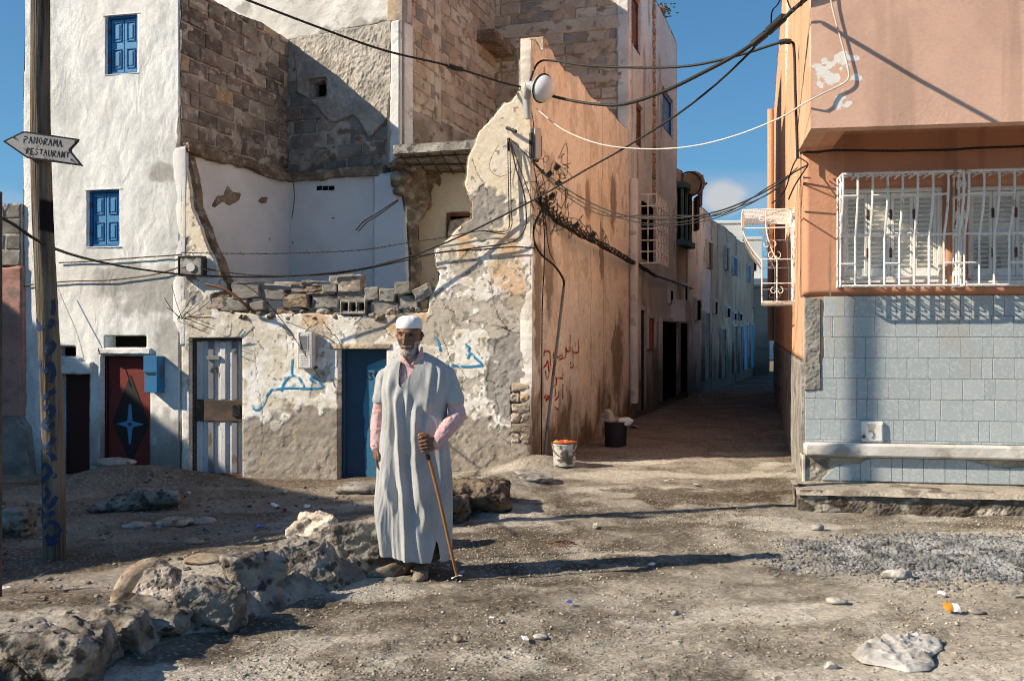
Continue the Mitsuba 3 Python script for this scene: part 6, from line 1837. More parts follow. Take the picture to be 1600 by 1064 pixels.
lump('flat_stone', 'flat slab bridging a dark gap in the rubble row', 308, 925, 66, 12, 'stone_warm', 39, .3, 3, catg='stone', amp=.08, fine=.03, crumble=0, lift=.16)
# loose stones in the road that can be told apart
names = ['fist sized stone right of the rubble row near the bottom edge', 'flat pale stone at the bottom centre', 'small stone left of the long shadow tip', 'pale stone half sunk in the street', 'small square stone near the bottom left gravel', 'grey stone by the kerb', 'pale flat stone behind the white rag']
for k, (x, y, w, h, m) in enumerate(((715, 1004, 14, 9, 'stone_warm'), (845, 1000, 24, 8, 'stone_white'), (1055, 962, 12, 8, 'stone_grey'), (1312, 945, 34, 10, 'stone_white'), (712, 1000, 10, 8, 'stone_grey'), (1280, 830, 20, 12, 'stone_grey'), (1300, 1046, 22, 12, 'stone_white'))):
    lump('loose_stone', names[k], x, y, w, h, m, 80 + k, None, 3, catg='stone', amp=.15, fine=.05, crumble=0)
lump('white_stone', 'long white stone lying on the blue gravel', 1406, 906, 50, 15, 'stone_white', 90, .1, 4, catg='stone', amp=.12, fine=.04, crumble=0, sink=.1)
lump('flat_stone', 'oval grey pebble beside the orange packet', 1532, 961, 24, 8, 'stone_white', 91, .09, 3, catg='stone', amp=.06, fine=.02, crumble=0)

# ---------------------------------------------------------------- rag, packet, litter
mat('rag', grainy((.36, .35, .33), (.52, .51, .49), 5, 3, 50, .14, c=(.34, .32, .29), cthr=.64), rough_bump(24, 60), .008)
rg = on_ground(1405, 1046)
ol = np.array([(1334, 1028), (1352, 1012), (1378, 1006), (1408, 1003), (1426, 997), (1448, 998), (1468, 1006), (1470, 1016), (1452, 1030), (1458, 1042), (1450, 1049), (1420, 1050), (1385, 1043), (1350, 1038)], float)
ow = np.array([on_ground(*q) for q in ol])
pol = Polygon(ow[:, :2]).buffer(0)
class Flat:
    """lies on the ground: u east, z north, n up"""
    @staticmethod
    def pt(u, z, n=0.0):
        u, z, n = np.broadcast_arrays(np.asarray(u, float), z, n)
        return np.stack([u, z, ground_z(u, z, False) + n + .012], -1)


def rag_h(u, z):
    dist = shapely.distance(pol.buffer(.01).boundary, shapely.points(u, z))
    q = np.stack([u * 6, z * 8, u * 0], -1)
    e = np.clip(dist / .06, 0, 1) ** .5
    cr = 1 - np.abs(2 * meshkit.fbm(q * 1.3 + 4, 3, 5) - 1)
    return .7 * e * (.006 + .036 * meshkit.fbm(q * .8, 2, 5) ** 1.5 + .034 * cr ** 5 + .02 * (1 - np.abs(2 * meshkit.fbm(q * 2.6, 2, 15) - 1)) ** 4 + .008 * (meshkit.fbm(q * 5, 2, 8) - .5))


single('white_rag', wall_sheet(Flat, pol.buffer(.01), .009, rag_h, .004), 'rag', 'crumpled dirty white rag lying on the street at lower right', 'rag', smooth=True)
mat('packet_orange', (.72, .29, .03), rough=.5)
mat('paper', grainy((.70, .70, .68), (.80, .80, .78), 10, 3), rough=.6)
mat('plastic_blue', (.03, .07, .34), rough=.4)
mat('packet_red', (.45, .06, .03), rough=.5)


def flatbit(name, label, px, py, w, h, m, tilt, seed, catg='litter', curl=.3, second=None):
    p = on_ground(px, py)
    d = p[1]
    k = thing(name, label, catg)
    for i, (mm, ox) in enumerate(((m, 0),) if second is None else ((m, -w / F * d * .3), (second, w / F * d * .25))):
        b = rbox(w / F * d * (1 if second is None else .55), h / F * d * 2.2, .004)
        b = b.subdivide().subdivide().subdivide()
        v = b.vertices
        b.vertices[:, 2] += curl * (meshkit.fbm(np.stack([v[:, 0] * 18, v[:, 1] * 18, v[:, 0] * 0 + seed], -1), 2, seed) - .3) * .12
        b.apply_translation([ox, 0, 0])
        b.apply_transform(trimesh.transformations.rotation_matrix(tilt, [1, .3, 0]))
        b.apply_transform(trimesh.transformations.rotation_matrix(seed * .9, [0, 0, 1]) if second is None else np.eye(4))
        b.apply_translation(p + [0, 0, .02])
        part(k, 'sheet', b, mm, 40)
    return k


flatbit('packet', 'orange and white crumpled packet on the street', 1487, 956, 22, 8, 'packet_orange', .5, 1, 'packet', .3, 'paper')
for k, (x, y, w, h, m, lb) in enumerate(((820, 1004, 18, 4, 'paper', 'white scrap of paper at the bottom centre'), (770, 974, 8, 4, 'paper', 'thin white scrap near the bottom centre'), (714, 908, 16, 4, 'paper', 'crushed white paper at the tip of the cane'), (722, 900, 12, 3, 'stone_white', 'pale scrap just behind the cane tip'),
                                         (890, 946, 7, 3, 'plastic_blue', 'tiny blue plastic scrap in the street'), (406, 828, 10, 7, 'plastic_blue', 'blue bottle cap like scrap in the shaded yard'), (248, 828, 8, 4, 'plastic_blue', 'blue scrap among the flat stones of the yard'),
                                         (288, 773, 18, 8, 'paper', 'crumpled white paper before the striped door'), (262, 778, 22, 4, 'paper', 'scattered paper left of the crumpled white paper'), (156, 797, 8, 6, 'paper', 'white scrap beside the earth heap'), (444, 771, 16, 4, 'paper', 'white paper strip on the sunlit yard edge'),
                                         (430, 793, 20, 3, 'paper', 'long white scrap at the shadow edge'), (480, 795, 8, 4, 'paper', 'small white scrap at the shadow edge'), (8, 925, 14, 4, 'paper', 'pale scrap at the left frame edge'), (92, 924, 18, 4, 'stone_grey', 'flat grey scrap in the dark yard'),
                                         (1088, 760, 8, 4, 'paper', 'white scrap beside the damp patch'), (1046, 754, 16, 3, 'paper', 'strip of paper at the alley shadow edge'), (930, 826, 20, 3, 'stone_white', 'pale sliver on the upper thin shadow'), (1472, 934, 12, 4, 'paper', 'white curl below the blue gravel'), (1585, 934, 14, 4, 'stone_grey', 'grey strip of litter at the gravel edge'),
                                         (1018, 886, 14, 3, 'paper', 'pale scrap lying in the shadow of the man'), (990, 668, 18, 6, 'paper', 'white bag scrap beyond the black bucket'))):
    flatbit('litter', lb, x, y, w, h, m, .25, k + 2)
CB = thing('dry_twigs', 'dry brown twigs lying in the middle of the street', 'twigs')
for k in range(12):
    p = on_ground(870 + RNG.normal(0, 10), 853 + RNG.normal(0, 3))
    a = RNG.normal(0, .6)
    L = RNG.uniform(.06, .18)
    part(CB, 'twig', tube([p + [0, 0, .015], p + [L * math.cos(a) * .5, L * .3 * math.sin(a), .03], p + [L * math.cos(a), L * .6 * math.sin(a), .012]], .004, 4), 'wood_brown')

# ---------------------------------------------------------------- buckets
mat('bucket_white', grainy((.40, .39, .37), (.58, .57, .54), 6, 4, 40, .2, c=(.10, .09, .08), cthr=.52), rough=.6)
bp = on_ground(882, 727)
s = 38 / F * bp[1]
BK_ = thing('paint_bucket', 'dirty white paint bucket full of orange rubbish by the orange wall', 'bucket')
hgt = 40 / F * bp[1]
body = trimesh.creation.revolve([(0, 0), (s * .42, 0), (s * .44, .02), (s * .50, hgt * .78), (s * .53, hgt * .80), (s * .53, hgt * .9), (s * .5, hgt * .9), (s * .48, hgt * .85), (s * .40, .02), (0, .02)], sections=40)
body.apply_translation(bp)
part(BK_, 'body', body, 'bucket_white', 40)
part(BK_, 'rim', tube([bp + [s * .53 * math.cos(t), s * .53 * math.sin(t), hgt * .9] for t in np.linspace(0, 6.2832, 40)], .008, 6), 'iron', True)
part(BK_, 'handle', tube([bp + [s * .54 * math.cos(t), -s * .55 * abs(math.sin(t)) - .01, hgt * .82 - .13 * math.sin(t)] for t in np.linspace(0, math.pi, 20)], .005, 5), 'iron', True)
for k in range(9):
    r = rock((.11, .11, .06), 200 + k, 2)
    r.apply_translation(bp + [RNG.uniform(-.5, .5) * s * .7, RNG.uniform(-.5, .5) * s * .7, hgt * .9 - .005])
    part(BK_, 'rubbish', r, 'packet_red' if k % 2 else 'packet_orange', 30)
bp = on_ground(962, 696)
BB = thing('black_bucket', 'black plastic bucket of rubbish further along the orange wall', 'bucket')
s, hgt = 36 / F * bp[1], 38 / F * bp[1]
body = trimesh.creation.revolve([(0, 0), (s * .46, 0), (s * .50, hgt * .95), (s * .52, hgt), (s * .48, hgt), (s * .44, .03), (0, .03)], sections=36)
body.apply_translation(bp)
part(BB, 'body', body, 'black', 40)
for k, (x, y, m, q) in enumerate(((.13, -.05, 'paper', (.22, .16, .14)), (-.1, .05, 'block_tan_0', (.2, .2, .34)), (.02, .1, 'cement', (.25, .2, .12)))):
    r = rock(q, 230 + k, 3, .25)
    r.apply_translation(bp + [x, y, hgt * 1.0])
    part(BB, 'rubbish', r, m, 30)
# ---------------------------------------------------------------- the old man with the cane
MD = 6.65
MX, MY = (650 - 800) / F * MD, MD
MZ = float(ground_z(MX, MY)) + .004
SC = F / MD                                     # photo pixels per metre at the man


def L(px, py, y=0.0):
    """a point of the man: photo pixel -> metres in his own frame (x right, y away, z up)"""
    return np.array([(px - 650) / SC, y, (895 - py) / SC])


def put(m):
    m = m.copy()
    m.apply_translation([MX, MY, MZ])
    return m


def ball(p, r, seg=20):
    return m3.Manifold.sphere(r, seg).translate([float(v) for v in p])


def bone(a, b, ra, rb, seg=20):
    return m3.Manifold.batch_hull([ball(a, ra, seg), ball(b, rb, seg)])


def chain(pts, rs_, seg=20):
    out = bone(pts[0], pts[1], rs_[0], rs_[1], seg)
    for k in range(1, len(pts) - 1):
        out = out + bone(pts[k], pts[k + 1], rs_[k], rs_[k + 1], seg)
    return out


def soften(man, edge, it=8):
    m = fromman(man.refine_to_length(edge))
    m.merge_vertices()
    trimesh.smoothing.filter_taubin(m, lamb=.5, nu=.53, iterations=it)
    return m


mat('skin', grainy((.125, .062, .040), (.18, .095, .064), 14, 3, 120, .15), rough_bump(160, 300, .5, .5), .0012, rough=.5, spec=.35)
mat('robe_cloth', grainy((.35, .362, .372), (.44, .45, .46), 5, 4, 260, .09), lambda p, n, uv: mikit.noise(p.x * 520, p.y * 520, p.z * 520) * .12 + mikit.fbm(p.x * 46, p.y * 46, p.z * 14, 3), .0035)
mat('robe_trim', (.05, .055, .06))
mat('shirt_cloth', grainy((.56, .34, .34), (.68, .45, .44), 9, 5, 160, .10), lambda p, n, uv: mikit.fbm(p.x * 50, p.y * 50, p.z * 80, 3), .004)
mat('cap_cloth', grainy((.74, .75, .76), (.82, .83, .84), 9, 6, 220, .08), lambda p, n, uv: mikit.noise(p.x * 260, p.y * 260, p.z * 260), .0008)
mat('beard_hair', grainy((.24, .22, .20), (.50, .48, .45), 60, 7, 300, .30), lambda p, n, uv: mikit.fbm(p.x * 190, p.y * 190, p.z * 70, 2), .006)
mat('shoe_leather', grainy((.13, .105, .075), (.24, .20, .15), 20, 8, 90, .2, c=(.30, .26, .2), cthr=.62), rough_bump(60, 150), .004, rough=.7)
mat('cane_wood', lambda p, n, uv: mikit.mix((.20, .085, .03), (.42, .20, .075), mikit.fbm(p.x * 40, p.y * 40, p.z * 9, 4)), rough=.45)
mat('eye_dark', (.012, .009, .008), rough=.2)
mat('eye_white', (.14, .115, .10), rough=.35)
mat('trouser', grainy((.10, .09, .085), (.16, .15, .14), 12, 3))

MAN = thing('person', 'old bearded man in a pale grey robe and white cap leaning on a cane', 'person')

# --- head: a sphere pushed into a face (frame: x right, y away, z up; centre between the ears)
HC = L(640, 522, -.035)


def head_mesh(sub=5, grow=0.0):
    m = trimesh.creation.icosphere(subdivisions=sub)
    v = m.vertices.copy()
    x, y, z = v[:, 0], v[:, 1], v[:, 2]
    s = NP.smooth
    jaw = s(-.05, -1.0, z)
    X = x * (.077 + grow) * (1 - .30 * jaw)
    Y = y * (.097 + grow) * (1 - .10 * jaw) - .018 * jaw
    Z = z * (.128 + grow)
    front = s(.15, -.35, y)
    X = np.where(np.abs(x) > .8, X * (1 - .03 * front), X)
    g = lambda cx, cz, sx, sz: np.exp(-((X - cx) / sx) ** 2 - ((Z - cz) / sz) ** 2) * front
    dy = np.zeros(len(v))
    for sg in (-1, 1):
        dy += .016 * g(sg * .031, .016, .017, .012)          # eye sockets
        dy -= .007 * g(sg * .030, .036, .024, .008)          # brow
        dy -= .008 * g(sg * .048, -.014, .018, .014)         # cheek bones
        dy += .010 * g(sg * .046, -.052, .014, .022)         # hollow cheeks
        dy -= .007 * g(sg * .013, -.036, .008, .008)         # wings of the nose
        dy -= .004 * g(sg * .028, .006, .014, .005)          # lower lid bags
        dy += .004 * g(sg * .027, -.045, .004, .02)          # folds beside the mouth
    t = np.clip((.022 - Z) / .056, 0, 1)                      # along the nose
    nose = np.exp(-(X / (.0085 + .004 * t)) ** 2) * s(.034, .014, Z) * s(-.046, -.036, Z) * front
    dy -= nose * (.008 + .022 * t)
    dy += .004 * g(0, -.050, .012, .006)
    dy -= .006 * g(0, -.060, .022, .006) + .006 * g(0, -.074, .019, .006)
    dy += .005 * g(0, -.067, .022, .0028)
    dy -= .010 * g(0, -.104, .020, .014)
    for k in range(3):
        dy += .0012 * np.exp(-((Z - .058 - .010 * k - .004 * np.sin(X * 60)) / .0022) ** 2) * front
    for sg in (-1, 1):
        dy += .002 * np.exp(-((X - sg * .006) / .0025) ** 2 - ((Z - .036) / .01) ** 2) * front
    m.vertices = np.stack([X, Y + dy, Z], 1)
    return m


HR = trimesh.transformations.euler_matrix(math.radians(8), 0, math.radians(-10))     # looks a little down and to his right


def head_place(m):
    m = m.copy()
    m.apply_transform(HR)
    m.apply_translation(HC)
    return m


hm = head_mesh()
ears = []
for sg in (-1, 1):
    e = chain([(sg * .076, .012, .026), (sg * .081, .030, .014), (sg * .080, .029, -.004), (sg * .076, .014, -.028)], [.006, .008, .008, .006], 14) + bone((sg * .078, .012, .0), (sg * .085, .020, .0), .012, .012, 14)
    ears.append(e)
hd = toman(hm)
for e in ears:
    hd = hd + toman(soften(e, .005, 3))
hd = toman(head_place(fromman(hd)))

# --- skeleton
shR, elR, wrR = L(699, 582, .0), L(715, 646, -.02), L(686, 683, -.215)
shL, elL, wrL = L(600, 584, .0), L(590, 655, .03), L(589, 694, -.03)
c_top, c_bot = L(666, 673, -.255), L(719, 893, -.13)
cdir = (c_bot - c_top) / np.linalg.norm(c_bot - c_top)
grip = c_top + cdir * .055
ex = np.array([1, 0, 0]) - cdir * cdir[0]
ex /= np.linalg.norm(ex)
ey = np.cross(ex, cdir) * -1
ey = ey if ey[1] > 0 else -ey


def G(a, b, c):
    """around the cane: a to the right, b away from the camera, c up along the cane"""
    return grip + ex * a + ey * b - cdir * c


palm = m3.Manifold.batch_hull([ball(G(.030, -.012, .030), .014), ball(G(.033, -.010, -.034), .013), ball(G(.050, .020, .022), .018), ball(G(.050, .020, -.020), .017), ball(wrR + (G(.05, .02, 0) - wrR) * .35, .024)])
hand = palm
for k, (c, ln) in enumerate(((.030, 1.0), (.009, 1.06), (-.012, 1.0), (-.032, .84))):
    pts = [G(.034, -.014, c), G(.016, -.034 * ln, c + .002), G(-.018 * ln, -.031 * ln, c + .001), G(-.030 * ln, -.008, c - .003), G(-.018, .010, c - .004)]
    hand = hand + chain(pts, [.0105, .0108, .0094, .0086, .0076], 16)
hand = hand + chain([G(.036, .010, .030), G(.022, -.012, .052), G(-.004, -.024, .058), G(-.024, -.020, .052)], [.0125, .0115, .010, .0085], 16)
armR = hand + chain([shR + [-.03, .01, -.03], elR, wrR, G(.05, .015, 0)], [.030, .034, .027, .024])
pl = wrL
pal2 = m3.Manifold.batch_hull([ball(pl, .022), ball(pl + [.008, -.034, -.078], .012), ball(pl + [.004, .030, -.074], .011), ball(pl + [-.008, -.005, -.06], .014), ball(pl + [.01, -.022, -.03], .017)])
for k, (dy_, ln) in enumerate(((-.032, .92), (-.011, 1.0), (.010, .94), (.029, .76))):
    b0 = pl + [.005, dy_, -.080]
    pal2 = pal2 + chain([b0, b0 + [.004, -.004, -.032 * ln], b0 + [.014, -.008, -.056 * ln], b0 + [.026, -.010, -.070 * ln]], [.0098, .0092, .0082, .0072], 16)
pal2 = pal2 + chain([pl + [.012, -.024, -.028], pl + [.020, -.046, -.054], pl + [.024, -.050, -.082]], [.0125, .0105, .0082], 16)
armL = pal2 + chain([shL + [.03, .01, -.03], elL, wrL], [.030, .034, .026])
neck = chain([L(644, 585, .02), L(642, 560, .0), L(641, 540, -.01)], [.075, .056, .056])
legs = chain([L(632, 700, .03), L(634, 790, .02), L(634, 878, .03)], [.08, .055, .038]) + chain([L(668, 700, .03), L(664, 790, .02), L(661, 880, .03)], [.08, .055, .038])
feet = chain([L(636, 880, .03), L(630, 889, .01), L(604, 896, -.08)], [.036, .030, .018]) + chain([L(661, 882, .03), L(661, 888, -.01), L(658, 896, -.11)], [.036, .030, .018])
trunk = m3.Manifold.batch_hull([ball(shR + [-.04, .01, -.03], .035), ball(shL + [.04, .01, -.03], .035), ball(L(648, 590, .0), .07), ball(L(648, 700, .02), .11)]) + bone(L(648, 700, .02), L(634, 720, .03), .10, .09) + bone(L(648, 700, .02), L(668, 720, .03), .10, .09)
limbs = soften(armR + armL + neck + legs + feet + trunk, .007, 6)
body = toman(limbs) + hd
part(MAN, 'body', put(fromman(body)), 'skin', True)
for sg in (-1, 1):
    for nm, r, off, m in (('eye', .0115, -.072, 'eye_white'), ('iris', .0065, -.0785, 'eye_dark')):
        e = trimesh.creation.icosphere(2, r)
        e.vertices *= [1.2, 1, .46 if nm == 'eye' else .7]
        e.apply_translation([sg * .0305 + (.0022 if nm == 'iris' else 0), off, .0135])
        part(MAN, nm, put(head_place(e)), m, True)

# --- beard: the jaw grown outwards and roughened
bm = head_mesh(5)
v, f = bm.vertices, bm.faces
g_ = head_mesh(5, .006).vertices
reg = NP.smooth(.004, -.012, v[:, 2] + .10 * np.clip(np.abs(v[:, 0]) - .034, -1, .02) * -3.5 * 0) * NP.smooth(.055, .02, v[:, 1])
side_ = NP.smooth(.040, .056, np.abs(v[:, 0]) + .25 * np.clip(-.05 - v[:, 2], 0, .06)) * NP.smooth(-.022, -.045, v[:, 2]) * .8
chin = NP.smooth(-.074, -.086, v[:, 2])
must = np.exp(-((v[:, 2] + .0555) / .006) ** 2) * NP.smooth(.040, .026, np.abs(v[:, 0]))
wgt = np.clip(np.maximum.reduce([side_, chin, must * .8]) * NP.smooth(.05, .02, v[:, 1]), 0, 1)
nrm = bm.vertex_normals
hair = .001 + .010 * meshkit.fbm(v * np.array([210, 210, 60]), 3, 4) + .008 * chin
bv = v + nrm * (wgt * hair - (1 - wgt) * .004)[:, None]
bv[:, 2] -= chin * wgt * (.006 + .008 * meshkit.noise(v * 260, 3))
keep = (wgt[f] > .12).any(1)
b_ = trimesh.Trimesh(bv, f[keep], process=False)
b_.remove_unreferenced_vertices()
part(MAN, 'beard', put(head_place(b_)), 'beard_hair', True, label='short white beard')
for sg in (-1, 1):
    br = tube(curve([(sg * .014, -.090, .032), (sg * .030, -.090, .038), (sg * .048, -.078, .031)], 10), [.002, .003, .004, .004, .004, .004, .003, .003, .002, .002, .001][:len(curve([(0, 0, 0), (1, 0, 0), (2, 0, 0)], 10))], 6)
    part(MAN, 'eyebrow', put(head_place(br)), 'trouser', True)

# --- cap
cp = trimesh.creation.revolve([(.0905, -.006), (.0925, .0), (.0935, .018), (.0905, .036), (.083, .053), (.068, .066), (.045, .074), (.022, .077), (0, .078)], sections=56)
v = cp.vertices
an = np.arctan2(v[:, 1], v[:, 0])
cp.vertices[:, 0] *= .915
cp.vertices[:, 1] *= 1.06
cp.vertices[:, 2] += np.where(v[:, 2] < .03, -.016 * np.clip(v[:, 1] / .09 + .3, -.3, 1), 0) + .0018 * np.sin(an * 9 + 2) * np.clip(v[:, 2] / .05, 0, 1)
cp.vertices *= (1 + .02 * (meshkit.fbm(cp.vertices * 30, 3, 4) - .5))[:, None]
cp.apply_translation([0, .008, .053])
cp.apply_transform(trimesh.transformations.rotation_matrix(math.radians(-4), [1, 0, 0]))
part(MAN, 'cap', put(head_place(cp)), 'cap_cloth', True, label='round white knitted cap')

# --- robe body: rings from the photo's outline
prof_ = np.array([  # photo y, left px, right px, half depth
    (548, 628, 664, .060), (556, 618, 680, .085), (566, 606, 695, .105), (577, 599, 704, .120), (600, 597, 706, .138), (640, 600, 698, .145), (680, 598, 699, .150), (720, 594, 701, .155),
    (760, 591, 703, .162), (800, 590, 704, .170), (840, 592, 703, .175), (880, 595, 700, .176)], float)
nz_, na_ = 230, 260
ys = np.linspace(548, 866, nz_)
from scipy.interpolate import PchipInterpolator
ip = [PchipInterpolator(prof_[:, 0], prof_[:, k]) for k in (1, 2, 3)]
TH_ = np.linspace(0, 2 * np.pi, na_, endpoint=False)
folds = [  # ridge line in photo pixels, half width px, height m
    ([(604, 590), (602, 660), (596, 730), (594, 790), (600, 872)], 9, .016), ([(622, 604), (625, 650), (628, 700), (634, 766), (637, 826), (638, 874)], 6.5, .030), ([(640, 606), (638, 650), (641, 700), (650, 756), (656, 800)], 5.5, .020),
    ([(652, 622), (651, 680), (653, 720), (661, 774), (672, 818)], 6.5, .030), ([(664, 650), (664, 690), (668, 740)], 5, .014), ([(605, 730), (612, 768), (621, 800)], 5.5, .018), ([(598, 780), (603, 840), (606, 876)], 6, .016),
    ([(687, 552), (688, 580), (685, 616)], 4, .016), ([(676, 560), (674, 590), (672, 610)], 5, .010), ([(613, 575), (612, 620), (611, 690)], 5, .014), ([(690, 640), (690, 700), (694, 780), (697, 874)], 7, .018),
    ([(676, 790), (680, 830), (680, 876)], 5, .010), ([(655, 810), (660, 850), (664, 878)], 6, .010)]


def fold_push(px, py):
    d = np.zeros(px.shape)
    for pts, w, a in folds:
        p = np.array(pts, float)
        cx = np.interp(py, p[:, 1], p[:, 0])
        end = NP.smooth(p[0, 1] - 6, p[0, 1] + 22, py) * (NP.smooth(p[-1, 1] + 6, p[-1, 1] - 24, py) if p[-1, 1] < 868 else 1)
        q = (px - cx) / w
        d += a * end * (np.exp(-(q * 1.25) ** 2) - .42 * np.exp(-((np.abs(q) - 1.7) * 1.1) ** 2))
    return d


rings = []
for y in ys:
    l, r, b = (float(k(y)) for k in ip)
    cx, a = (l + r) / 2, (r - l) / 2
    c, s = np.cos(TH_), np.sin(TH_)
    e = .80
    X = np.sign(c) * np.abs(c) ** e * a / SC + (cx - 650) / SC
    Y = np.sign(s) * np.abs(s) ** e * b + .015
    Z = np.full(na_, (895 - y) / SC)
    front = NP.smooth(.2, -.3, s)
    d = fold_push(X * SC + 650, np.full(na_, y)) * front
    low = NP.smooth(600, 760, y)
    q = np.stack([c * 2.6 + 5, s * 2.6, np.full(na_, y / 190.0)], -1)
    d += (meshkit.fbm(q, 3, 6) - .5) * (.018 + .030 * low)
    rd = 1 - np.abs(2 * meshkit.fbm(np.stack([c * 5.5 + .25 * np.sin(y / 31.0), s * 5.5, np.full(na_, y / 260.0 + 4)], -1), 2, 12) - 1)
    d += (.003 + .006 * low) * (np.clip((rd - .62) / .38, 0, 1) ** 1.4)
    d += .010 * low * np.sin(TH_ * 13 + 2 * meshkit.noise(q, 3)) * (1 - front * .8)
    pk = np.exp(-(((X * SC + 650) - 668) / 9) ** 2 - ((y - 624) / 14) ** 2) * .022 * front - .012 * np.exp(-(((X * SC + 650) - 668) / 12) ** 2 - ((y - 642) / 4) ** 2) * front
    d += pk
    X2, Y2 = X + d * c * .9, Y + d * s
    Z2 = Z + (.012 * np.sin(TH_ * 2.0 + .6) - .012 * (X - .05) / .2) * NP.smooth(830, 866, y)
    rings.append(np.stack([X2, Y2, Z2], 1))
R = np.array(rings)
V = np.vstack([R.reshape(-1, 3), R[0].mean(0), R[-1].mean(0)])
i, j = np.meshgrid(np.arange(nz_ - 1), np.arange(na_), indexing='ij')
q = np.stack([i * na_ + j, i * na_ + (j + 1) % na_, (i + 1) * na_ + (j + 1) % na_, (i + 1) * na_ + j], -1).reshape(-1, 4)
k = np.arange(na_)
c0, c1 = nz_ * na_, nz_ * na_ + 1
e0 = (nz_ - 1) * na_
Fc = np.vstack([q[:, [0, 2, 1]], q[:, [0, 3, 2]], np.stack([np.full(na_, c0), k, (k + 1) % na_], 1), np.stack([np.full(na_, c1), e0 + (k + 1) % na_, e0 + k], 1)])
loft = trimesh.Trimesh(V, Fc, process=False)
if loft.volume < 0:
    loft.invert()


def sleeve(sh, el, t, r0, r1, seed):
    """wide short sleeve of the robe down to the fraction t of the upper arm"""
    a = m3.Manifold.batch_hull([ball(sh + np.array([-np.sign(sh[0]) * .05, .0, .012]), r0 * .86, 28), ball(sh + np.array([0, 0, -.005]), r0, 28), ball(sh + (el - sh) * t, r1, 28)])
    m = soften(a, .009, 10)
    v = m.vertices
    d = (meshkit.fbm(np.stack([v[:, 0] * 40, v[:, 1] * 40, v[:, 2] * 9], -1), 3, seed) - .5) * .018
    m.vertices = v + m.vertex_normals * d[:, None]
    return m


slR = sleeve(shR + [-.006, .012, -.008], elR, .62, .064, .072, 4)
slL = sleeve(shL + [.008, .012, -.008], elL, .50, .060, .062, 5)
cutR = m3.Manifold.cube([.5, .5, .3], True).rotate([0, 14, 0]).translate([float(x) for x in (elR * .62 + shR * .38) + np.array([.02, 0, -.19])])
cutL = m3.Manifold.cube([.5, .5, .3], True).rotate([0, -8, 0]).translate([float(x) for x in (elL * .46 + shL * .54) + np.array([-.02, 0, -.19])])
robe = toman(loft) + (toman(slR) - cutR) + (toman(slL) - cutL)
# neck opening, bottom hollow, side slit
vn = m3.CrossSection([[tuple(float(w) for w in (L(x, y)[0], L(x, y)[2])) for x, y in ((631, 540), (668, 536), (664, 549), (653, 566), (641, 586), (629, 598), (627, 594), (628, 570))]], m3.FillRule.NonZero)
wedge = m3.Manifold.extrude(vn, .22).rotate([90, 0, 0]).translate([0, -.035, 0])
hol = []
for y in np.linspace(730, 892, 14):
    l, r, b = (float(k_(min(y, 878))) for k_ in ip)
    hol.append((l + 5, r - 5, b - .02, (895 - y) / SC))
inner = None
pts_h = []
for l, r, b, z in hol:
    for th in np.linspace(0, 2 * np.pi, 30, endpoint=False):
        pts_h.append([((l + r) / 2 + (r - l) / 2 * math.cos(th) - 650) / SC, b * math.sin(th) * .93 + .015, z])
inner = m3.Manifold.hull_points(np.array(pts_h))
sl_ = m3.CrossSection([[tuple(float(w) for w in (L(x, y)[0], L(x, y)[2])) for x, y in ((671, 892), (684, 836), (687, 842), (693, 892))]], m3.FillRule.NonZero)
slit = m3.Manifold.extrude(sl_, .3).rotate([90, 0, 0]).translate([0, .0, 0])
robe = robe - wedge - inner - slit
part(MAN, 'robe', put(fromman(robe)), 'robe_cloth', 50, label='long pale grey robe with deep folds')
for nm, pts in (('trim', [(632, 546), (628, 570), (627, 592), (629, 600)]),):
    yy = []
    for x, y in pts:
        l, r, b = (float(k_(y)) for k_ in ip)
        cx, a = (l + r) / 2, (r - l) / 2
        t = np.clip((x - cx) / a, -1, 1)
        yy.append(L(x - .5, y, .015 - b * (1 - abs(t) ** 2.5) ** .4 - .006))
    part(MAN, nm, put(tube(curve(yy, 20), .0035, 6)), 'robe_trim', True)

# --- shirt: chest inside the neck opening, collar, long sleeves
chest = m3.Manifold.batch_hull([ball(L(636, 574, -.018), .058), ball(L(662, 574, -.018), .058), ball(L(646, 620, -.030), .07), ball(L(632, 596, -.052), .05), ball(L(643, 556, .004), .058)])
sR = chain([shR + [0, .01, 0], (shR + elR) / 2 + [.006, .0, 0], elR, (elR + wrR) / 2, wrR + (wrR - elR) * .04], [.034, .044, .056, .050, .037])
sLm = chain([shL + [0, .01, 0], (shL + elL) / 2, elL, (elL + wrL) / 2, wrL], [.033, .040, .046, .043, .034])
shirt = soften(chest + sR + sLm, .008, 8)
v = shirt.vertices
ridge = np.abs(meshkit.fbm(np.stack([v[:, 0] * 22 + v[:, 2] * 8, v[:, 1] * 22, v[:, 2] * 26], -1), 3, 8) - .5)
shirt.vertices = v + shirt.vertex_normals * (.005 - .030 * ridge)[:, None]
part(MAN, 'shirt', put(shirt), 'shirt_cloth', True, label='pink long sleeved shirt')
for pts in ([(660, 541), (655, 556), (646, 566)], [(632, 546), (634, 558), (642, 568)]):
    P_ = [L(x, y, -.066 - .012 * k) for k, (x, y) in enumerate(pts)]
    c_ = m3.Manifold.batch_hull([ball(P_[0], .006), ball(P_[1], .008), ball(P_[0] + [0, .05, .004], .006), ball(P_[1] + [(.03 if pts[0][0] > 640 else -.03), .01, -.012], .006)]) + m3.Manifold.batch_hull([ball(P_[1], .008), ball(P_[2], .005), ball(P_[1] + [(.03 if pts[0][0] > 640 else -.03), .01, -.012], .006)])
    part(MAN, 'collar', put(soften(c_, .006, 4)), 'shirt_cloth', True)
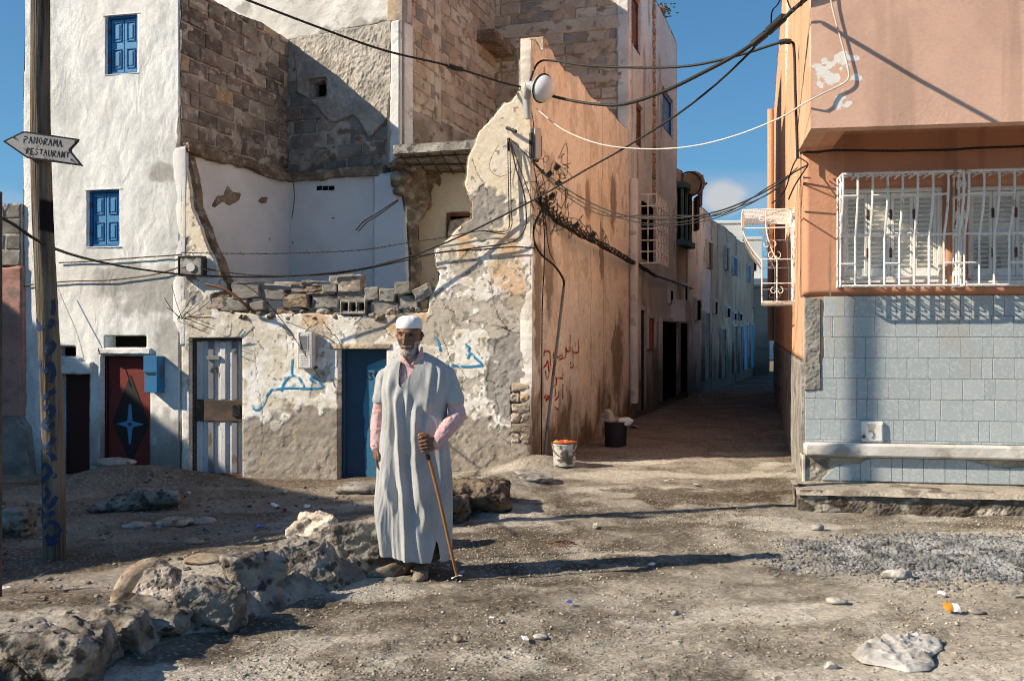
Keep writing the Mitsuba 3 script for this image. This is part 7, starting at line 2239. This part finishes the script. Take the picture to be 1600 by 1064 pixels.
for w_, e_, r in ((wrR, elR, .0385), (wrL, elL, .036)):
    d = (w_ - e_) / np.linalg.norm(w_ - e_)
    part(MAN, 'cuff', put(tube([w_ - d * .035, w_ - d * .012, w_ + d * .010], [r, r * 1.02, r * .95], 22)), 'shirt_cloth', True)

# --- shoes


def shoe(heel, toe, w, seed):
    d = toe - heel
    n = 40
    s = np.linspace(0, 1, n)
    wid = w * np.interp(s, [0, .06, .25, .6, .8, .94, 1], [.25, .62, .74, 1, .92, .55, .12])
    hgt = np.interp(s, [0, .06, .25, .42, .6, .8, .94, 1], [.02, .062, .070, .072, .056, .042, .028, .01])
    side = np.cross(d / np.linalg.norm(d), [0, 0, 1])
    th = np.linspace(0, 2 * np.pi, 26, endpoint=False)
    V = []
    for k in range(n):
        c = heel + d * s[k]
        for t in th:
            up = math.sin(t)
            V.append(c + side * wid[k] * math.cos(t) * .5 * (1.06 if up < -.2 else 1) + np.array([0, 0, hgt[k] * (max(up, -.25) + .25) / 1.25]))
    V = np.array(V)
    i, j = np.meshgrid(np.arange(n - 1), np.arange(26), indexing='ij')
    q = np.stack([i * 26 + j, i * 26 + (j + 1) % 26, (i + 1) * 26 + (j + 1) % 26, (i + 1) * 26 + j], -1).reshape(-1, 4)
    m = trimesh.Trimesh(V, np.vstack([q[:, [0, 1, 2]], q[:, [0, 2, 3]]]), process=False)
    m.vertices += (meshkit.fbm(m.vertices * 30, 3, seed)[:, None] - .5) * .008
    return m


s1, t1 = L(639, 893, .05), L(577, 905, -.12)
s2, t2 = L(662, 893, .06), L(656, 903, -.17)
for heel, toe, sd in ((s1, t1, 1), (s2, t2, 2)):
    heel[2] = float(ground_z(MX + heel[0], MY + heel[1])) - MZ + .003
    toe[2] = float(ground_z(MX + toe[0], MY + toe[1])) - MZ + .003
    sh = part(MAN, 'shoe', put(shoe(heel, toe, .098, sd)), 'shoe_leather', True)
    so = shoe(heel - (toe - heel) * .02, toe + (toe - heel) * .02, .104, sd + 3)
    so.vertices[:, 2] = heel[2] + (so.vertices[:, 2] - heel[2]) * .18 - .004
    part(sh, 'sole', put(so), 'black', True)
part(MAN, 'trousers', put(soften(chain([L(634, 720, .03), L(634, 800, .03), L(634, 858, .035)], [.09, .07, .062]) + chain([L(672, 720, .03), L(674, 800, .03), L(676, 862, .035)], [.09, .07, .062]), .012, 6)), 'trouser', True)

# --- cane
CN = thing('cane', 'slim orange brown walking cane in the hand of the old man', 'cane')
c_bot[2] = float(ground_z(MX + c_bot[0], MY + c_bot[1])) - MZ
cl = np.linalg.norm(c_bot - c_top)
kk = np.linspace(0, 1, 46)
axis_c = c_top[None] + (c_bot - c_top)[None] * kk[:, None]
axis_c[:, 0] += .006 * np.sin(kk * 5)
rr = .0125 - .003 * kk + .0016 * np.exp(-((kk % .23 - .115) / .012) ** 2)
part(CN, 'shaft', put(tube(axis_c, rr, 14)), 'cane_wood', True)
part(CN, 'handle', put(soften(chain([c_top + [-.018, -.012, .008], c_top + [.0, .0, .010], c_top + [.030, .014, .004]], [.013, .016, .013]), .006, 4)), 'cane_wood', True)
part(CN, 'grip_wrap', put(tube([c_top + cdir * .115, c_top + cdir * .15], .0155, 14)), 'black', 40)
part(CN, 'ferrule', put(tube([c_bot - cdir * .03, c_bot], .0115, 12)), 'iron', 40)
